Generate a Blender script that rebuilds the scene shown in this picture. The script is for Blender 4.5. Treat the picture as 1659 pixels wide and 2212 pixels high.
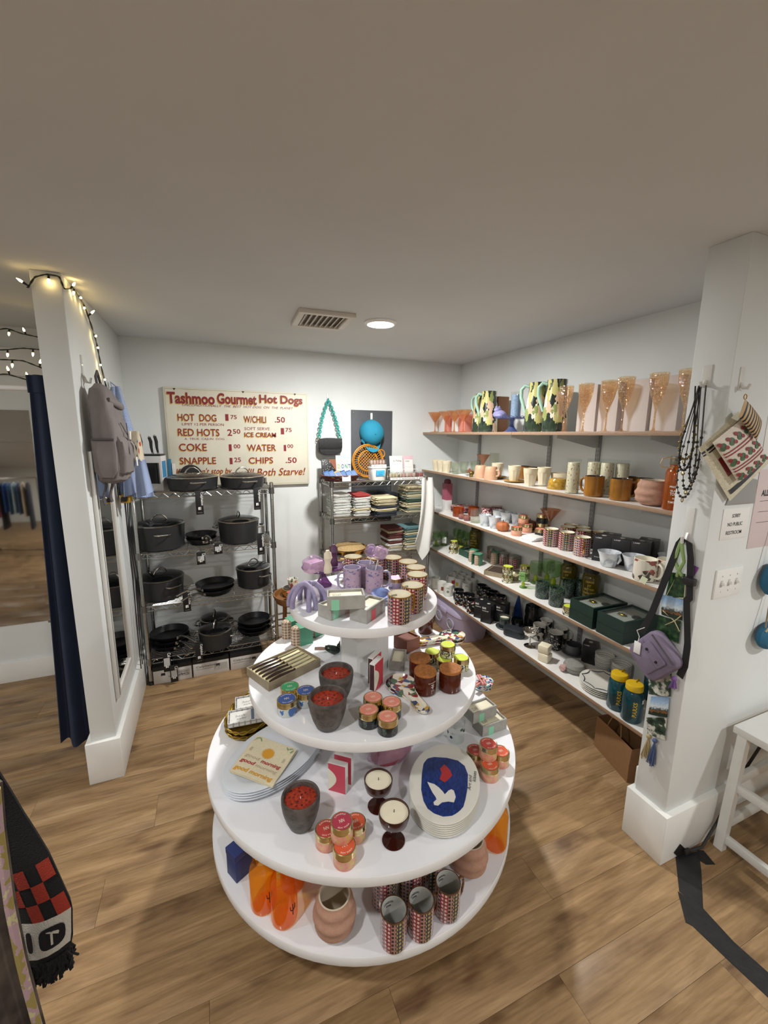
import bpy, math, random
from math import pi, sin, cos, radians, tau, sqrt
from mathutils import Vector, Matrix
for o in list(bpy.data.objects): bpy.data.objects.remove(o, do_unlink=True)
SC = bpy.context.scene
COL = SC.collection
random.seed(7)
# ---------------------------------------------------------------- camera, world, exposure, room lamps
EYE = 1.75
pitch, yaw, roll = radians(10.4195), radians(22.6549), radians(-0.5562)
fw = Vector((sin(yaw)*cos(pitch), cos(yaw)*cos(pitch), -sin(pitch)))
rt = Vector((cos(yaw), -sin(yaw), 0)); dn = fw.cross(rt)
rt, dn = cos(roll)*rt+sin(roll)*dn, -sin(roll)*rt+cos(roll)*dn
cam = bpy.data.cameras.new('camera'); cam.sensor_fit = 'HORIZONTAL'; cam.sensor_width = 36; cam.lens = 36*907.78/1659; cam.clip_start = .02
co = bpy.data.objects.new('camera', cam); COL.objects.link(co)
co.matrix_world = Matrix(((rt.x, -dn.x, -fw.x, 0), (rt.y, -dn.y, -fw.y, 0), (rt.z, -dn.z, -fw.z, EYE), (0, 0, 0, 1)))
SC.camera = co
w = bpy.data.worlds.new('world'); SC.world = w; w.use_nodes = True
w.node_tree.nodes['Background'].inputs[0].default_value = (1, .98, .95, 1); w.node_tree.nodes['Background'].inputs[1].default_value = .05
SC.view_settings.view_transform = 'Standard'; SC.view_settings.look = 'None'; SC.view_settings.gamma = 1; SC.view_settings.use_curve_mapping = False
SC.view_settings.exposure = 0.5
LAMPS = [((.985, 2.44), 31, (1, .992, .97)), ((-.75, .45), 15, (1, .992, .97)), ((2.75, -.7), 27, (1, .992, .97)), ((.6, -1.5), 22, (1, .992, .97)), ((-2.3, 1.3), 18, (1, .98, .95))]
CEIL, YB, XR, XL = 2.4, 3.525, 2.247, -.52
t1, t2, t3, t4 = 1.098, .794, .492, .195
S1, S2, S3, S4, S5 = 1.777, 1.435, 1.075, .727, .343
# ---------------------------------------------------------------- helpers
def lin(h):
    h = h.lstrip('#'); c = [int(h[i:i+2], 16)/255 for i in (0, 2, 4)]
    return tuple((x/12.92 if x <= .04045 else ((x+.055)/1.055)**2.4) for x in c)+(1,)
MATS = {}
def base(name):
    m = bpy.data.materials.new(name); m.use_nodes = True; nt = m.node_tree
    return m, nt, nt.nodes['Principled BSDF']
def M(name, col, rough=.5, metal=0, var=0, vs=20, bump=0, bs=60, coat=0, emit=0, spec=None, stretch=None):
    """plain material; var/vs: colour mottling, bump/bs: fine relief"""
    if name in MATS: return MATS[name]
    m, nt, b = base(name); N = nt.nodes.new; L = nt.links.new
    c = lin(col); b.inputs['Base Color'].default_value = c; b.inputs['Roughness'].default_value = rough; b.inputs['Metallic'].default_value = metal
    if coat: b.inputs['Coat Weight'].default_value = coat; b.inputs['Coat Roughness'].default_value = .05
    if spec is not None: b.inputs['Specular IOR Level'].default_value = spec
    if emit: b.inputs['Emission Color'].default_value = c; b.inputs['Emission Strength'].default_value = emit
    if var or bump:
        tc = N('ShaderNodeTexCoord'); mp = N('ShaderNodeMapping'); L(tc.outputs['Object'], mp.inputs[0])
        if stretch: mp.inputs['Scale'].default_value = stretch
    if var:
        n = N('ShaderNodeTexNoise'); n.inputs['Scale'].default_value = vs; n.inputs['Detail'].default_value = 4; L(mp.outputs[0], n.inputs[0])
        r = N('ShaderNodeValToRGB'); r.color_ramp.elements[0].position = .3; r.color_ramp.elements[1].position = .7
        r.color_ramp.elements[0].color = tuple(x*(1-var) for x in c[:3])+(1,); r.color_ramp.elements[1].color = tuple(min(1, x*(1+var)) for x in c[:3])+(1,)
        L(n.outputs[0], r.inputs[0]); L(r.outputs[0], b.inputs['Base Color'])
    if bump:
        n2 = N('ShaderNodeTexNoise'); n2.inputs['Scale'].default_value = bs; n2.inputs['Detail'].default_value = 3; L(mp.outputs[0], n2.inputs[0])
        bp = N('ShaderNodeBump'); bp.inputs['Strength'].default_value = bump; bp.inputs['Distance'].default_value = .003; L(n2.outputs[0], bp.inputs['Height']); L(bp.outputs[0], b.inputs['Normal'])
    MATS[name] = m; return m
def ramp(nt, fac, stops, const=True):
    r = nt.nodes.new('ShaderNodeValToRGB'); cr = r.color_ramp
    if const: cr.interpolation = 'CONSTANT'
    while len(cr.elements) < len(stops): cr.elements.new(.5)
    for e, (p, c) in zip(cr.elements, stops): e.position = p; e.color = lin(c)
    nt.links.new(fac, r.inputs[0]); return r.outputs[0]
def uvmap(nt, sx=1, sy=1, coord='UV', sz=1):
    tc = nt.nodes.new('ShaderNodeTexCoord'); mp = nt.nodes.new('ShaderNodeMapping'); mp.inputs['Scale'].default_value = (sx, sy, sz)
    nt.links.new(tc.outputs[coord], mp.inputs[0]); return mp.outputs[0]
def MGRID(name, tile, line, nu, nv, lw=.1, rough=.5, tile2=None, freq=.5, off=0, coat=0):
    """printed grid / rows of panels in UV"""
    if name in MATS: return MATS[name]
    m, nt, b = base(name); t = nt.nodes.new('ShaderNodeTexBrick'); t.offset = off; t.squash = 1
    t.inputs['Color1'].default_value = lin(tile); t.inputs['Color2'].default_value = lin(tile2 or tile); t.inputs['Mortar'].default_value = lin(line)
    t.inputs['Scale'].default_value = 1; t.inputs['Brick Width'].default_value = 1; t.inputs['Row Height'].default_value = 1; t.inputs['Mortar Size'].default_value = lw
    t.inputs['Mortar Smooth'].default_value = 0
    nt.links.new(uvmap(nt, nu, nv), t.inputs[0]); nt.links.new(t.outputs[0], b.inputs['Base Color']); b.inputs['Roughness'].default_value = rough
    if coat: b.inputs['Coat Weight'].default_value = coat
    MATS[name] = m; return m
def MSTRIPE(name, c1, c2, n, duty=.5, axis=1, rough=.5):
    if name in MATS: return MATS[name]
    m, nt, b = base(name); sp = nt.nodes.new('ShaderNodeSeparateXYZ'); nt.links.new(uvmap(nt, n, n), sp.inputs[0]); f = nt.nodes.new('ShaderNodeMath'); f.operation = 'FRACT'; nt.links.new(sp.outputs[axis], f.inputs[0])
    nt.links.new(ramp(nt, f.outputs[0], [(0, c1), (duty, c2)]), b.inputs['Base Color']); b.inputs['Roughness'].default_value = rough; MATS[name] = m; return m
def MVOR(name, stops, su, sv, rough=.4, coord='UV', feature='F1', dist=False, coat=0, rnd=1, noise=0):
    """printed blotches: voronoi cells (cell colour, or distance rings)"""
    if name in MATS: return MATS[name]
    m, nt, b = base(name); v = nt.nodes.new('ShaderNodeTexVoronoi'); v.inputs['Scale'].default_value = 1; v.inputs['Randomness'].default_value = rnd
    vec = uvmap(nt, su, sv, coord, su)
    if noise:
        n = nt.nodes.new('ShaderNodeTexNoise'); n.inputs['Scale'].default_value = 2.5; nt.links.new(vec, n.inputs[0])
        a = nt.nodes.new('ShaderNodeMixRGB'); a.blend_type = 'ADD'; a.inputs[0].default_value = noise; nt.links.new(vec, a.inputs[1]); nt.links.new(n.outputs[1], a.inputs[2]); vec = a.outputs[0]
    nt.links.new(vec, v.inputs[0])
    if dist: fac = v.outputs['Distance']
    else:
        s = nt.nodes.new('ShaderNodeSeparateColor'); nt.links.new(v.outputs['Color'], s.inputs[0]); fac = s.outputs[0]
    nt.links.new(ramp(nt, fac, stops), b.inputs['Base Color']); b.inputs['Roughness'].default_value = rough
    if coat: b.inputs['Coat Weight'].default_value = coat
    MATS[name] = m; return m
def MNOI(name, stops, scale, rough=.4, coord='Object', detail=3, const=True, coat=0, metal=0, stretch=None, bump=0):
    if name in MATS: return MATS[name]
    m, nt, b = base(name); n = nt.nodes.new('ShaderNodeTexNoise'); n.inputs['Scale'].default_value = scale; n.inputs['Detail'].default_value = detail
    s = stretch or (1, 1, 1); nt.links.new(uvmap(nt, s[0], s[1], coord, s[2]), n.inputs[0])
    nt.links.new(ramp(nt, n.outputs[0], stops, const), b.inputs['Base Color']); b.inputs['Roughness'].default_value = rough; b.inputs['Metallic'].default_value = metal
    if coat: b.inputs['Coat Weight'].default_value = coat
    if bump:
        bp = nt.nodes.new('ShaderNodeBump'); bp.inputs['Strength'].default_value = bump; bp.inputs['Distance'].default_value = .003; nt.links.new(n.outputs[0], bp.inputs['Height']); nt.links.new(bp.outputs[0], b.inputs['Normal'])
    MATS[name] = m; return m
def MGLASS(name, tint, body=.0, bodycol=None, rough=.03, edge=.35, bump=0):
    """thin tinted glass: see-through, with glints that grow at grazing angles; body adds a milky or coloured film"""
    if name in MATS: return MATS[name]
    m, nt, b = base(name); N = nt.nodes.new; L = nt.links.new
    tr = N('ShaderNodeBsdfTransparent'); tr.inputs[0].default_value = lin(tint)
    gl = N('ShaderNodeBsdfGlossy'); gl.inputs['Roughness'].default_value = rough; gl.inputs['Color'].default_value = (1, 1, 1, 1)
    lw = N('ShaderNodeLayerWeight'); lw.inputs[0].default_value = .5
    pw = N('ShaderNodeMath'); pw.operation = 'POWER'; pw.inputs[1].default_value = 3; L(lw.outputs['Facing'], pw.inputs[0])
    ma = N('ShaderNodeMath'); ma.operation = 'MULTIPLY_ADD'; ma.inputs[1].default_value = edge; ma.inputs[2].default_value = .045; L(pw.outputs[0], ma.inputs[0])
    mx = N('ShaderNodeMixShader'); L(ma.outputs[0], mx.inputs[0]); L(tr.outputs[0], mx.inputs[1]); L(gl.outputs[0], mx.inputs[2])
    if bump:
        n = N('ShaderNodeTexVoronoi'); n.inputs['Scale'].default_value = 110; tc = N('ShaderNodeTexCoord'); L(tc.outputs['Object'], n.inputs[0])
        bp = N('ShaderNodeBump'); bp.inputs['Strength'].default_value = bump; bp.inputs['Distance'].default_value = .004; L(n.outputs['Distance'], bp.inputs['Height']); L(bp.outputs[0], gl.inputs['Normal']); L(bp.outputs[0], b.inputs['Normal']); ma.inputs[2].default_value = .22
    out = mx.outputs[0]
    if body:
        b.inputs['Base Color'].default_value = lin(bodycol or tint); b.inputs['Roughness'].default_value = .2
        m2 = N('ShaderNodeMixShader'); m2.inputs[0].default_value = body; L(out, m2.inputs[1]); L(b.outputs[0], m2.inputs[2]); out = m2.outputs[0]
    L(out, nt.nodes['Material Output'].inputs[0]); MATS[name] = m; return m
class MB:
    """collects geometry for ONE mesh"""
    def __init__(s): s.v = []; s.f = []; s.uv = []; s.mi = []
    def _add(s, vs, fs, uvs, mi=0):
        o = len(s.v); s.v += [tuple(p) for p in vs]
        for q, u in zip(fs, uvs): s.f.append([i+o for i in q]); s.uv.append(u); s.mi.append(mi)
        return s
    def loft(s, rings, cap0=True, cap1=True, closed=True, mi=0, vv=None):
        n = len(rings[0]); vs = [p for r in rings for p in r]; fs = []; us = []; k = len(rings)
        vv = vv or [i/max(1, k-1) for i in range(k)]
        for i in range(k-1):
            for j in range(n if closed else n-1):
                j2 = (j+1) % n
                fs.append([i*n+j, i*n+j2, (i+1)*n+j2, (i+1)*n+j]); a, b2 = j/n, (j+1)/n
                us.append([(a, vv[i]), (b2, vv[i]), (b2, vv[i+1]), (a, vv[i+1])])
        if closed:
            if cap0: fs.append(list(range(n))[::-1]); us.append([(.5+.5*cos(tau*j/n), .5+.5*sin(tau*j/n)) for j in range(n)][::-1])
            if cap1: fs.append([(k-1)*n+j for j in range(n)]); us.append([(.5+.5*cos(tau*j/n), .5+.5*sin(tau*j/n)) for j in range(n)])
        return s._add(vs, fs, us, mi)
    def lathe(s, prof, n=28, mi=0, c=(0, 0), sx=1, sy=1, ph=0, cap0=True, cap1=True):
        tot = sum(math.dist(prof[i], prof[i+1]) for i in range(len(prof)-1)) or 1; acc = 0; vv = [0]
        for i in range(len(prof)-1): acc += math.dist(prof[i], prof[i+1]); vv.append(acc/tot)
        return s.loft([[(c[0]+sx*max(r, 1e-5)*cos(ph+tau*j/n), c[1]+sy*max(r, 1e-5)*sin(ph+tau*j/n), z) for j in range(n)] for r, z in prof], cap0, cap1, True, mi, vv)
    def box(s, x0, x1, y0, y1, z0, z1, mi=0):
        vs = [(x0, y0, z0), (x1, y0, z0), (x1, y1, z0), (x0, y1, z0), (x0, y0, z1), (x1, y0, z1), (x1, y1, z1), (x0, y1, z1)]
        fs = [[0, 3, 2, 1], [4, 5, 6, 7], [0, 1, 5, 4], [1, 2, 6, 5], [2, 3, 7, 6], [3, 0, 4, 7]]
        q = [(0, 0), (1, 0), (1, 1), (0, 1)]
        return s._add(vs, fs, [q]*6, mi)
    def rbox(s, x0, x1, y0, y1, z0, z1, r=.003, rc=None, seg=3, mi=0):
        rc = rc or r
        def ring(i, z):
            pts = []
            for cx, cy, a0 in ((x1-rc, y1-rc, 0), (x0+rc, y1-rc, pi/2), (x0+rc, y0+rc, pi), (x1-rc, y0+rc, 1.5*pi)):
                for k in range(seg+1):
                    a = a0+k*pi/2/seg; pts.append((cx+max(rc-i, 1e-4)*cos(a), cy+max(rc-i, 1e-4)*sin(a), z))
            return pts
        return s.loft([ring(r, z0), ring(r*.3, z0+r*.3), ring(0, z0+r), ring(0, z1-r), ring(r*.3, z1-r*.3), ring(r, z1)], mi=mi)
    def tube(s, pts, r, n=8, closed=False, mi=0):
        pts = [Vector(p) for p in pts]; k = len(pts); rr = r if isinstance(r, (list, tuple)) else [r]*k
        def tan(i):
            a = pts[(i-1) % k] if (closed or i > 0) else pts[i]; b = pts[(i+1) % k] if (closed or i < k-1) else pts[i]
            d = b-a; return d.normalized() if d.length > 1e-9 else Vector((0, 0, 1))
        t = tan(0); u = t.orthogonal().normalized(); rings = []
        for i in range(k):
            t = tan(i); u = (u-t*u.dot(t)); u = u.normalized() if u.length > 1e-6 else t.orthogonal().normalized(); w2 = t.cross(u)
            rings.append([tuple(pts[i]+rr[i]*(cos(tau*j/n)*u+sin(tau*j/n)*w2)) for j in range(n)])
        if closed: rings.append(rings[0]); return s.loft(rings, False, False, True, mi)
        return s.loft(rings, True, True, True, mi)
    def prism(s, poly, z0, z1, mi=0):
        return s.loft([[(x, y, z0) for x, y in poly], [(x, y, z1) for x, y in poly]], mi=mi)
    def grid(s, fn, nu, nv, mi=0, us=1, vs=1):
        P = [fn(i/nu, j/nv) for j in range(nv+1) for i in range(nu+1)]; fs = []; uv = []
        for j in range(nv):
            for i in range(nu):
                a = j*(nu+1)+i; fs.append([a, a+1, a+nu+2, a+nu+1]); uv.append([(us*i/nu, vs*j/nv), (us*(i+1)/nu, vs*j/nv), (us*(i+1)/nu, vs*(j+1)/nv), (us*i/nu, vs*(j+1)/nv)])
        return s._add(P, fs, uv, mi)
    def sheet(s, fn, nu, nv, th=.003, mi=0, us=1, vs=1):
        """cloth / paper with thickness: front and back grids and rim, th along the surface normal"""
        P = [[Vector(fn(i/nu, j/nv)) for i in range(nu+1)] for j in range(nv+1)]
        def nrm(i, j):
            a = P[j][min(i+1, nu)]-P[j][max(i-1, 0)]; b = P[min(j+1, nv)][i]-P[max(j-1, 0)][i]; c = a.cross(b)
            return c.normalized() if c.length > 1e-12 else Vector((0, 0, 1))
        Nn = [[nrm(i, j) for i in range(nu+1)] for j in range(nv+1)]
        s.grid(lambda u, v: tuple(P[round(v*nv)][round(u*nu)]+Nn[round(v*nv)][round(u*nu)]*th/2), nu, nv, mi, us, vs)
        o = len(s.v); s.grid(lambda u, v: tuple(P[round(v*nv)][round(u*nu)]-Nn[round(v*nv)][round(u*nu)]*th/2), nu, nv, mi, us, vs)
        k = (nu+1)*(nv+1); f0 = o-k
        for q in s.f[-nu*nv:]: q.reverse()
        for q in range(len(s.uv)-nu*nv, len(s.uv)): s.uv[q] = s.uv[q][::-1]
        rim = [i for i in range(nu+1)]+[(j+1)*(nu+1)-1 for j in range(1, nv+1)]+[nv*(nu+1)+i for i in range(nu-1, -1, -1)]+[j*(nu+1) for j in range(nv-1, 0, -1)]
        for a, b in zip(rim, rim[1:]+rim[:1]): s.f.append([f0+b, f0+a, o+a, o+b]); s.uv.append([(0, 0)]*4); s.mi.append(mi)
        return s
    def sphere(s, c, r, n=16, k=10, mi=0, sc=(1, 1, 1)):
        rings = []
        for i in range(k+1):
            a = -pi/2+pi*i/k; rr = max(cos(a), 1e-3)*r
            rings.append([(c[0]+sc[0]*rr*cos(tau*j/n), c[1]+sc[1]*rr*sin(tau*j/n), c[2]+sc[2]*r*sin(a)) for j in range(n)])
        return s.loft(rings, mi=mi)
    def xf(s, mat, start=0):
        for i in range(start, len(s.v)): s.v[i] = tuple(mat @ Vector(s.v[i]))
        return s
    def mesh(s, name, mats, sharp=38):
        me = bpy.data.meshes.new(name); me.from_pydata(s.v, [], s.f)
        ul = me.uv_layers.new(name='UVMap'); flat = [c for f in s.uv for p in f for c in p]; ul.data.foreach_set('uv', flat)
        for m in (mats if isinstance(mats, (list, tuple)) else [mats]): me.materials.append(m)
        me.polygons.foreach_set('material_index', s.mi); me.polygons.foreach_set('use_smooth', [True]*len(s.f))
        me.update()
        try: me.set_sharp_from_angle(angle=radians(sharp))
        except Exception: pass
        return me
def link(name, me, parent=None, loc=None, rot=None):
    o = bpy.data.objects.new(name, me); COL.objects.link(o)
    if parent: o.parent = parent
    if loc: o.location = loc
    if rot: o.rotation_euler = rot
    return o
def tag(o, label, cat, group=None):
    o['label'] = label; o['category'] = cat
    if group: o['group'] = group
    return o
def thing(name, label, cat, loc=(0, 0, 0), rz=0, group=None, sc=1):
    o = link(name, None, None, loc, (0, 0, rz)); o.scale = (sc,)*3 if not isinstance(sc, (tuple, list)) else sc
    return tag(o, label, cat, group)
def part(parent, name, mb, mats, label=None, sharp=38, loc=None, rot=None):
    me = mb.mesh(name, mats, sharp) if isinstance(mb, MB) else mb
    o = link(name, me, parent, loc, rot)
    if label: o['label'] = label
    return o
def struct(name, mb, m, parent=None):
    o = link(name, mb.mesh(name, m), parent)
    if not parent: o['kind'] = 'structure'
    return o
KINDS = {}
def put(key, fn, name, label, cat, loc, rz=0, sc=1, group=None, tilt=None):
    """place one individual of a kind; fn() -> [(part name, mesh, parent index or None, part label)] is built once and its meshes shared"""
    if key not in KINDS: KINDS[key] = fn()
    L = KINDS[key]
    if len(L) == 1:
        o = link(name, L[0][1], None, loc, (0, 0, rz)); o.scale = (sc,)*3 if not isinstance(sc, (tuple, list)) else sc; tag(o, label, cat, group)
        if tilt: o.rotation_euler = tilt
        return o
    r = thing(name, label, cat, loc, rz, group, sc); obs = []
    if tilt: r.rotation_euler = tilt
    for t in L:
        o = link(t[0], t[1], r if t[2] is None else obs[t[2]]); obs.append(o)
        if len(t) > 3 and t[3]: o['label'] = t[3]
    return r
TXT = {}
def text_mb(txt, bold=0., shear=0., space=1.0):
    """lettering as flat faces in the unit square"""
    key = (txt, bold, shear, space)
    if key not in TXT:
        cu = bpy.data.curves.new('lettering', 'FONT'); cu.body = txt; cu.offset = bold; cu.shear = shear; cu.space_character = space; cu.resolution_u = 3
        ob = bpy.data.objects.new('lettering', cu); COL.objects.link(ob); dg = bpy.context.evaluated_depsgraph_get()
        me = bpy.data.meshes.new_from_object(ob.evaluated_get(dg)); vs = [tuple(v.co) for v in me.vertices]; fs = [list(p.vertices) for p in me.polygons]
        bpy.data.objects.remove(ob); bpy.data.curves.remove(cu); bpy.data.meshes.remove(me)
        x0, x1 = min(v[0] for v in vs), max(v[0] for v in vs); y0, y1 = min(v[1] for v in vs), max(v[1] for v in vs)
        TXT[key] = ([((v[0]-x0)/(x1-x0), (v[1]-y0)/(y1-y0)) for v in vs], fs)
    return TXT[key]
def letter(mb, txt, o, xd, yd, w, h, bold=0., shear=0., mi=0, wrap=None, space=1.0):
    """adds lettering to mb: origin o (lower left), directions xd, yd, size w x h; wrap(x,y) -> point overrides the flat plane"""
    vs, fs = text_mb(txt, bold, shear, space); o = Vector(o); xd = Vector(xd); yd = Vector(yd)
    P = [wrap(u*w, v*h) if wrap else tuple(o+xd*(u*w)+yd*(v*h)) for u, v in vs]
    mb._add(P, fs, [[(0, 0)]*len(q) for q in fs], mi); return mb
def ordn(i): return ('first', 'second', 'third', 'fourth', 'fifth', 'sixth', 'seventh', 'eighth', 'ninth', 'tenth')[i]
def rotz(a): return Matrix.Rotation(a, 4, 'Z')
def tr(x, y, z): return Matrix.Translation((x, y, z))
# ---------------------------------------------------------------- the room
m_wall = M('wall paint', 'dcdfde', .85, spec=.2, var=.03, vs=3, bump=.06, bs=250)
m_ceil = M('ceiling paint', 'd0d2d2', .9, spec=.15, var=.03, vs=2, bump=.05, bs=200)
m_trim = M('trim paint', 'e6e6e2', .38, var=.03, vs=9)
def wood_floor():
    m, nt, b = base('oak plank'); N = nt.nodes.new; L = nt.links.new
    tc = N('ShaderNodeTexCoord'); oi = N('ShaderNodeObjectInfo'); mul = N('ShaderNodeMath'); mul.operation = 'MULTIPLY'; mul.inputs[1].default_value = 37
    L(oi.outputs['Random'], mul.inputs[0]); add = N('ShaderNodeVectorMath'); add.operation = 'ADD'; L(tc.outputs['Object'], add.inputs[0]); L(mul.outputs[0], add.inputs[1])
    mp = N('ShaderNodeMapping'); mp.inputs['Scale'].default_value = (1.6, 11, 1); L(add.outputs[0], mp.inputs[0])
    n = N('ShaderNodeTexNoise'); n.inputs['Scale'].default_value = 1.5; n.inputs['Detail'].default_value = 7; n.inputs['Roughness'].default_value = .62; n.inputs['Distortion'].default_value = .5; L(mp.outputs[0], n.inputs[0])
    c1 = ramp(nt, n.outputs[0], [(.2, '6c5136'), (.42, '90714b'), (.6, 'a7875d'), (.8, 'b99c74')], False)
    mp2 = N('ShaderNodeMapping'); mp2.inputs['Scale'].default_value = (3, 60, 1); L(add.outputs[0], mp2.inputs[0])
    n2 = N('ShaderNodeTexNoise'); n2.inputs['Scale'].default_value = 2; n2.inputs['Detail'].default_value = 4; L(mp2.outputs[0], n2.inputs[0])
    c2 = ramp(nt, n2.outputs[0], [(.35, '9a8468'), (.6, 'ffffff')], False)
    mx = N('ShaderNodeMixRGB'); mx.blend_type = 'MULTIPLY'; mx.inputs[0].default_value = .28; L(c1, mx.inputs[1]); L(c2, mx.inputs[2])
    n3 = N('ShaderNodeTexNoise'); n3.inputs['Scale'].default_value = 2.2; n3.inputs['Detail'].default_value = 3; mp3 = N('ShaderNodeMapping'); mp3.inputs['Scale'].default_value = (1.5, 4, 1); L(add.outputs[0], mp3.inputs[0]); L(mp3.outputs[0], n3.inputs[0])
    c3 = ramp(nt, n3.outputs[0], [(.28, '8a6f58'), (.42, 'ffffff')], False); mx3 = N('ShaderNodeMixRGB'); mx3.blend_type = 'MULTIPLY'; mx3.inputs[0].default_value = .7; L(mx.outputs[0], mx3.inputs[1]); L(c3, mx3.inputs[2]); mx = mx3
    hv = N('ShaderNodeHueSaturation'); mr = N('ShaderNodeMapRange'); mr.inputs['To Min'].default_value = .86; mr.inputs['To Max'].default_value = 1.04; L(oi.outputs['Random'], mr.inputs[0]); L(mr.outputs[0], hv.inputs['Value']); hv.inputs['Saturation'].default_value = .95
    L(mx.outputs[0], hv.inputs['Color']); L(hv.outputs[0], b.inputs['Base Color']); b.inputs['Roughness'].default_value = .42
    bp = N('ShaderNodeBump'); bp.inputs['Strength'].default_value = .12; bp.inputs['Distance'].default_value = .002; L(n2.outputs[0], bp.inputs['Height']); L(bp.outputs[0], b.inputs['Normal'])
    MATS['oak plank'] = m; return m
m_oak = wood_floor()
X0, X1, Y0 = -3.2, 4.2, -3.2
fl = struct('floor', MB().box(X0, X1, Y0, YB+.1, -.08, -.004), m_oak)
PW, PL = .183, 1.22
pm = MB().rbox(0, PL-.0007, 0, PW-.0007, -.006, 0, .0008, .001, 1).mesh('plank', m_oak)
row = 0; y = YB
while y > -.35:
    y -= PW; x = -2.15+((row*.437) % 1)*PL-PL
    while x < 2.75:
        if x+PL > -2.15: link('plank', pm, fl, (x, y, 0))
        x += PL
    row += 1
struct('ceiling', MB().box(X0, X1, Y0, YB+.1, CEIL, CEIL+.1), m_ceil)
struct('wall_back', MB().box(X0, X1, YB, YB+.1, 0, CEIL), m_wall)
struct('wall_right', MB().box(XR, XR+.1, 1.05, YB, 0, CEIL), m_wall)
struct('wall_front_right', MB().rbox(1.651, X1, .916, 1.05, 0, CEIL, .002), m_wall)
struct('wall_partition', MB().rbox(-.628, XL, 2.275, YB, 0, CEIL, .003), m_wall)
struct('wall_left', MB().box(X0-.1, X0, Y0, YB, 0, CEIL), m_wall)
struct('wall_rear', MB().box(X0, X1, Y0-.1, Y0, 0, CEIL), m_wall)
struct('wall_far_right', MB().box(X1, X1+.1, Y0, .916, 0, CEIL), m_wall)
bh = .225
struct('baseboard_partition', MB().rbox(-.650, XL+.022, 2.252, YB, 0, bh, .003), m_trim)
struct('baseboard_front_right', MB().rbox(1.629, X1, .893, 1.072, 0, bh+.003, .003), m_trim)
struct('baseboard_back', MB().rbox(X0, -.650, YB-.018, YB, 0, .15, .003), m_trim)
struct('baseboard_right', MB().rbox(-.498, XR, YB-.018, YB, 0, .15, .003), m_trim)
struct('baseboard_alcove', MB().rbox(XR-.018, XR, 1.075, YB-.02, 0, .15, .003), m_trim)
struct('trim_shelf_end', MB().rbox(1.668, 1.81, 1.052, 1.068, .23, .32, .003), m_trim)
struct('trim_header', MB().rbox(-2.2, -.64, YB-.03, YB, 2.10, 2.27, .003), m_trim)
# ---------------------------------------------------------------- ceiling fittings
m_lens = M('lamp lens', 'fff6e6', .4, emit=14)
m_white = M('white plastic', 'e8e8e4', .35)
def lampkind():
    h = MB().lathe([(.095, 0), (.095, -.006), (.088, -.014), (.078, -.016), (.076, -.006)], 36, cap0=True, cap1=False)
    l = MB().lathe([(.0765, -.008), (.074, -.0155), (.05, -.017), (0, -.0175)], 36, cap0=False)
    return [('housing', h.mesh('housing', m_white), None), ('lens', l.mesh('lens', m_lens), None)]
def lamp(i, xy, pw, colr):
    lb = ['round flush ceiling light glowing beside the air vent', 'round flush ceiling light over the aisle by the fitting room', 'round flush ceiling light over the floor by the switches', 'round flush ceiling light above the open shop floor', 'round flush ceiling light over the clothes rails'][i]
    o = put('lamp', lampkind, 'ceiling_light', lb, 'light', (xy[0], xy[1], CEIL), group='ceiling lights')
    d = bpy.data.lights.new('lamp_light', 'AREA'); d.shape = 'DISK'; d.size = .15; d.energy = pw; d.color = colr
    lo = bpy.data.objects.new('lamp_light', d); COL.objects.link(lo); lo.parent = o; lo.location = (0, 0, -.022)
for i, (xy, pw, c) in enumerate(LAMPS): lamp(i, xy, pw, c)
def vent():
    t = thing('air_vent', 'white rectangular ceiling air vent with angled louvres', 'vent', (.65, 2.5, CEIL), radians(-3))
    m = M('vent metal', 'd0cac0', .45); fr = MB()
    w, h = .155, .165
    for a, b_, c, d in ((-w, w, -h, -h+.035), (-w, w, h-.035, h), (-w, -w+.035, -h+.035, h-.035), (w-.035, w, -h+.035, h-.035)): fr.rbox(a, b_, c, d, -.022, 0, .003)
    part(t, 'frame', fr, m); part(t, 'duct', MB().box(-w+.03, w-.03, -h+.03, h-.03, -.002, -.0005), M('duct dark', '8a8074', .8))
    sl = MB().box(-.002, .002, -h+.036, h-.036, -.011, .011).xf(tr(0, 0, -.011) @ Matrix.Rotation(radians(50), 4, 'Y')).mesh('louvre', m)
    for k in range(8): part(t, 'louvre', sl, None, loc=(-w+.05+k*.03, 0, -.001))
vent()
# ---------------------------------------------------------------- shelving on the right-hand wall
m_lam = M('shelf laminate', 'e4e2de', .3, var=.02); m_edge = M('shelf edge wood', '9a7d64', .55, var=.15, vs=40, stretch=(1, 1, 8)); m_met = M('shelf metal', '9a9a9a', .4, .6)
YJ = [(S1, (1.850,2.271,1.761)), (S2, (1.850,2.270,1.419)), (S3, (1.850,2.276,1.076)), (S4, (1.850,2.276,0.705)), (S5, (1.850,2.239,0.312))]
lv = ['top', 'second', 'middle', 'fourth', 'lowest']
for k, (z, pj) in enumerate(YJ):
    yj = pj[1]
    for (ya, yb, wh) in ((yj+.001, YB-.008, 'end by the corner'), (1.056, yj-.001, 'end by the pillar')):
        t = thing('wall_shelf', 'white %s shelf board with wooden front edge, %s' % (lv[k], wh), 'shelf', (1.85, ya, z), 0, 'shelf boards on the side wall')
        part(t, 'board', MB().box(.003, XR-1.85-.022, 0, yb-ya, -.019, -.0008), m_lam); part(t, 'edge_strip', MB().rbox(0, .003, 0, yb-ya, -.0192, -.0006, .0006), m_edge, 'brown wooden edge strip')
YS = [(3.172, 'nearest the corner'), (2.33, 'middle one'), (1.922, 'between the others'), (1.35, 'nearest the pillar')]
m_slot = MGRID('slotted metal', '3a3a3a', '8f8f90', 1, 60, .26, .4)
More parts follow.
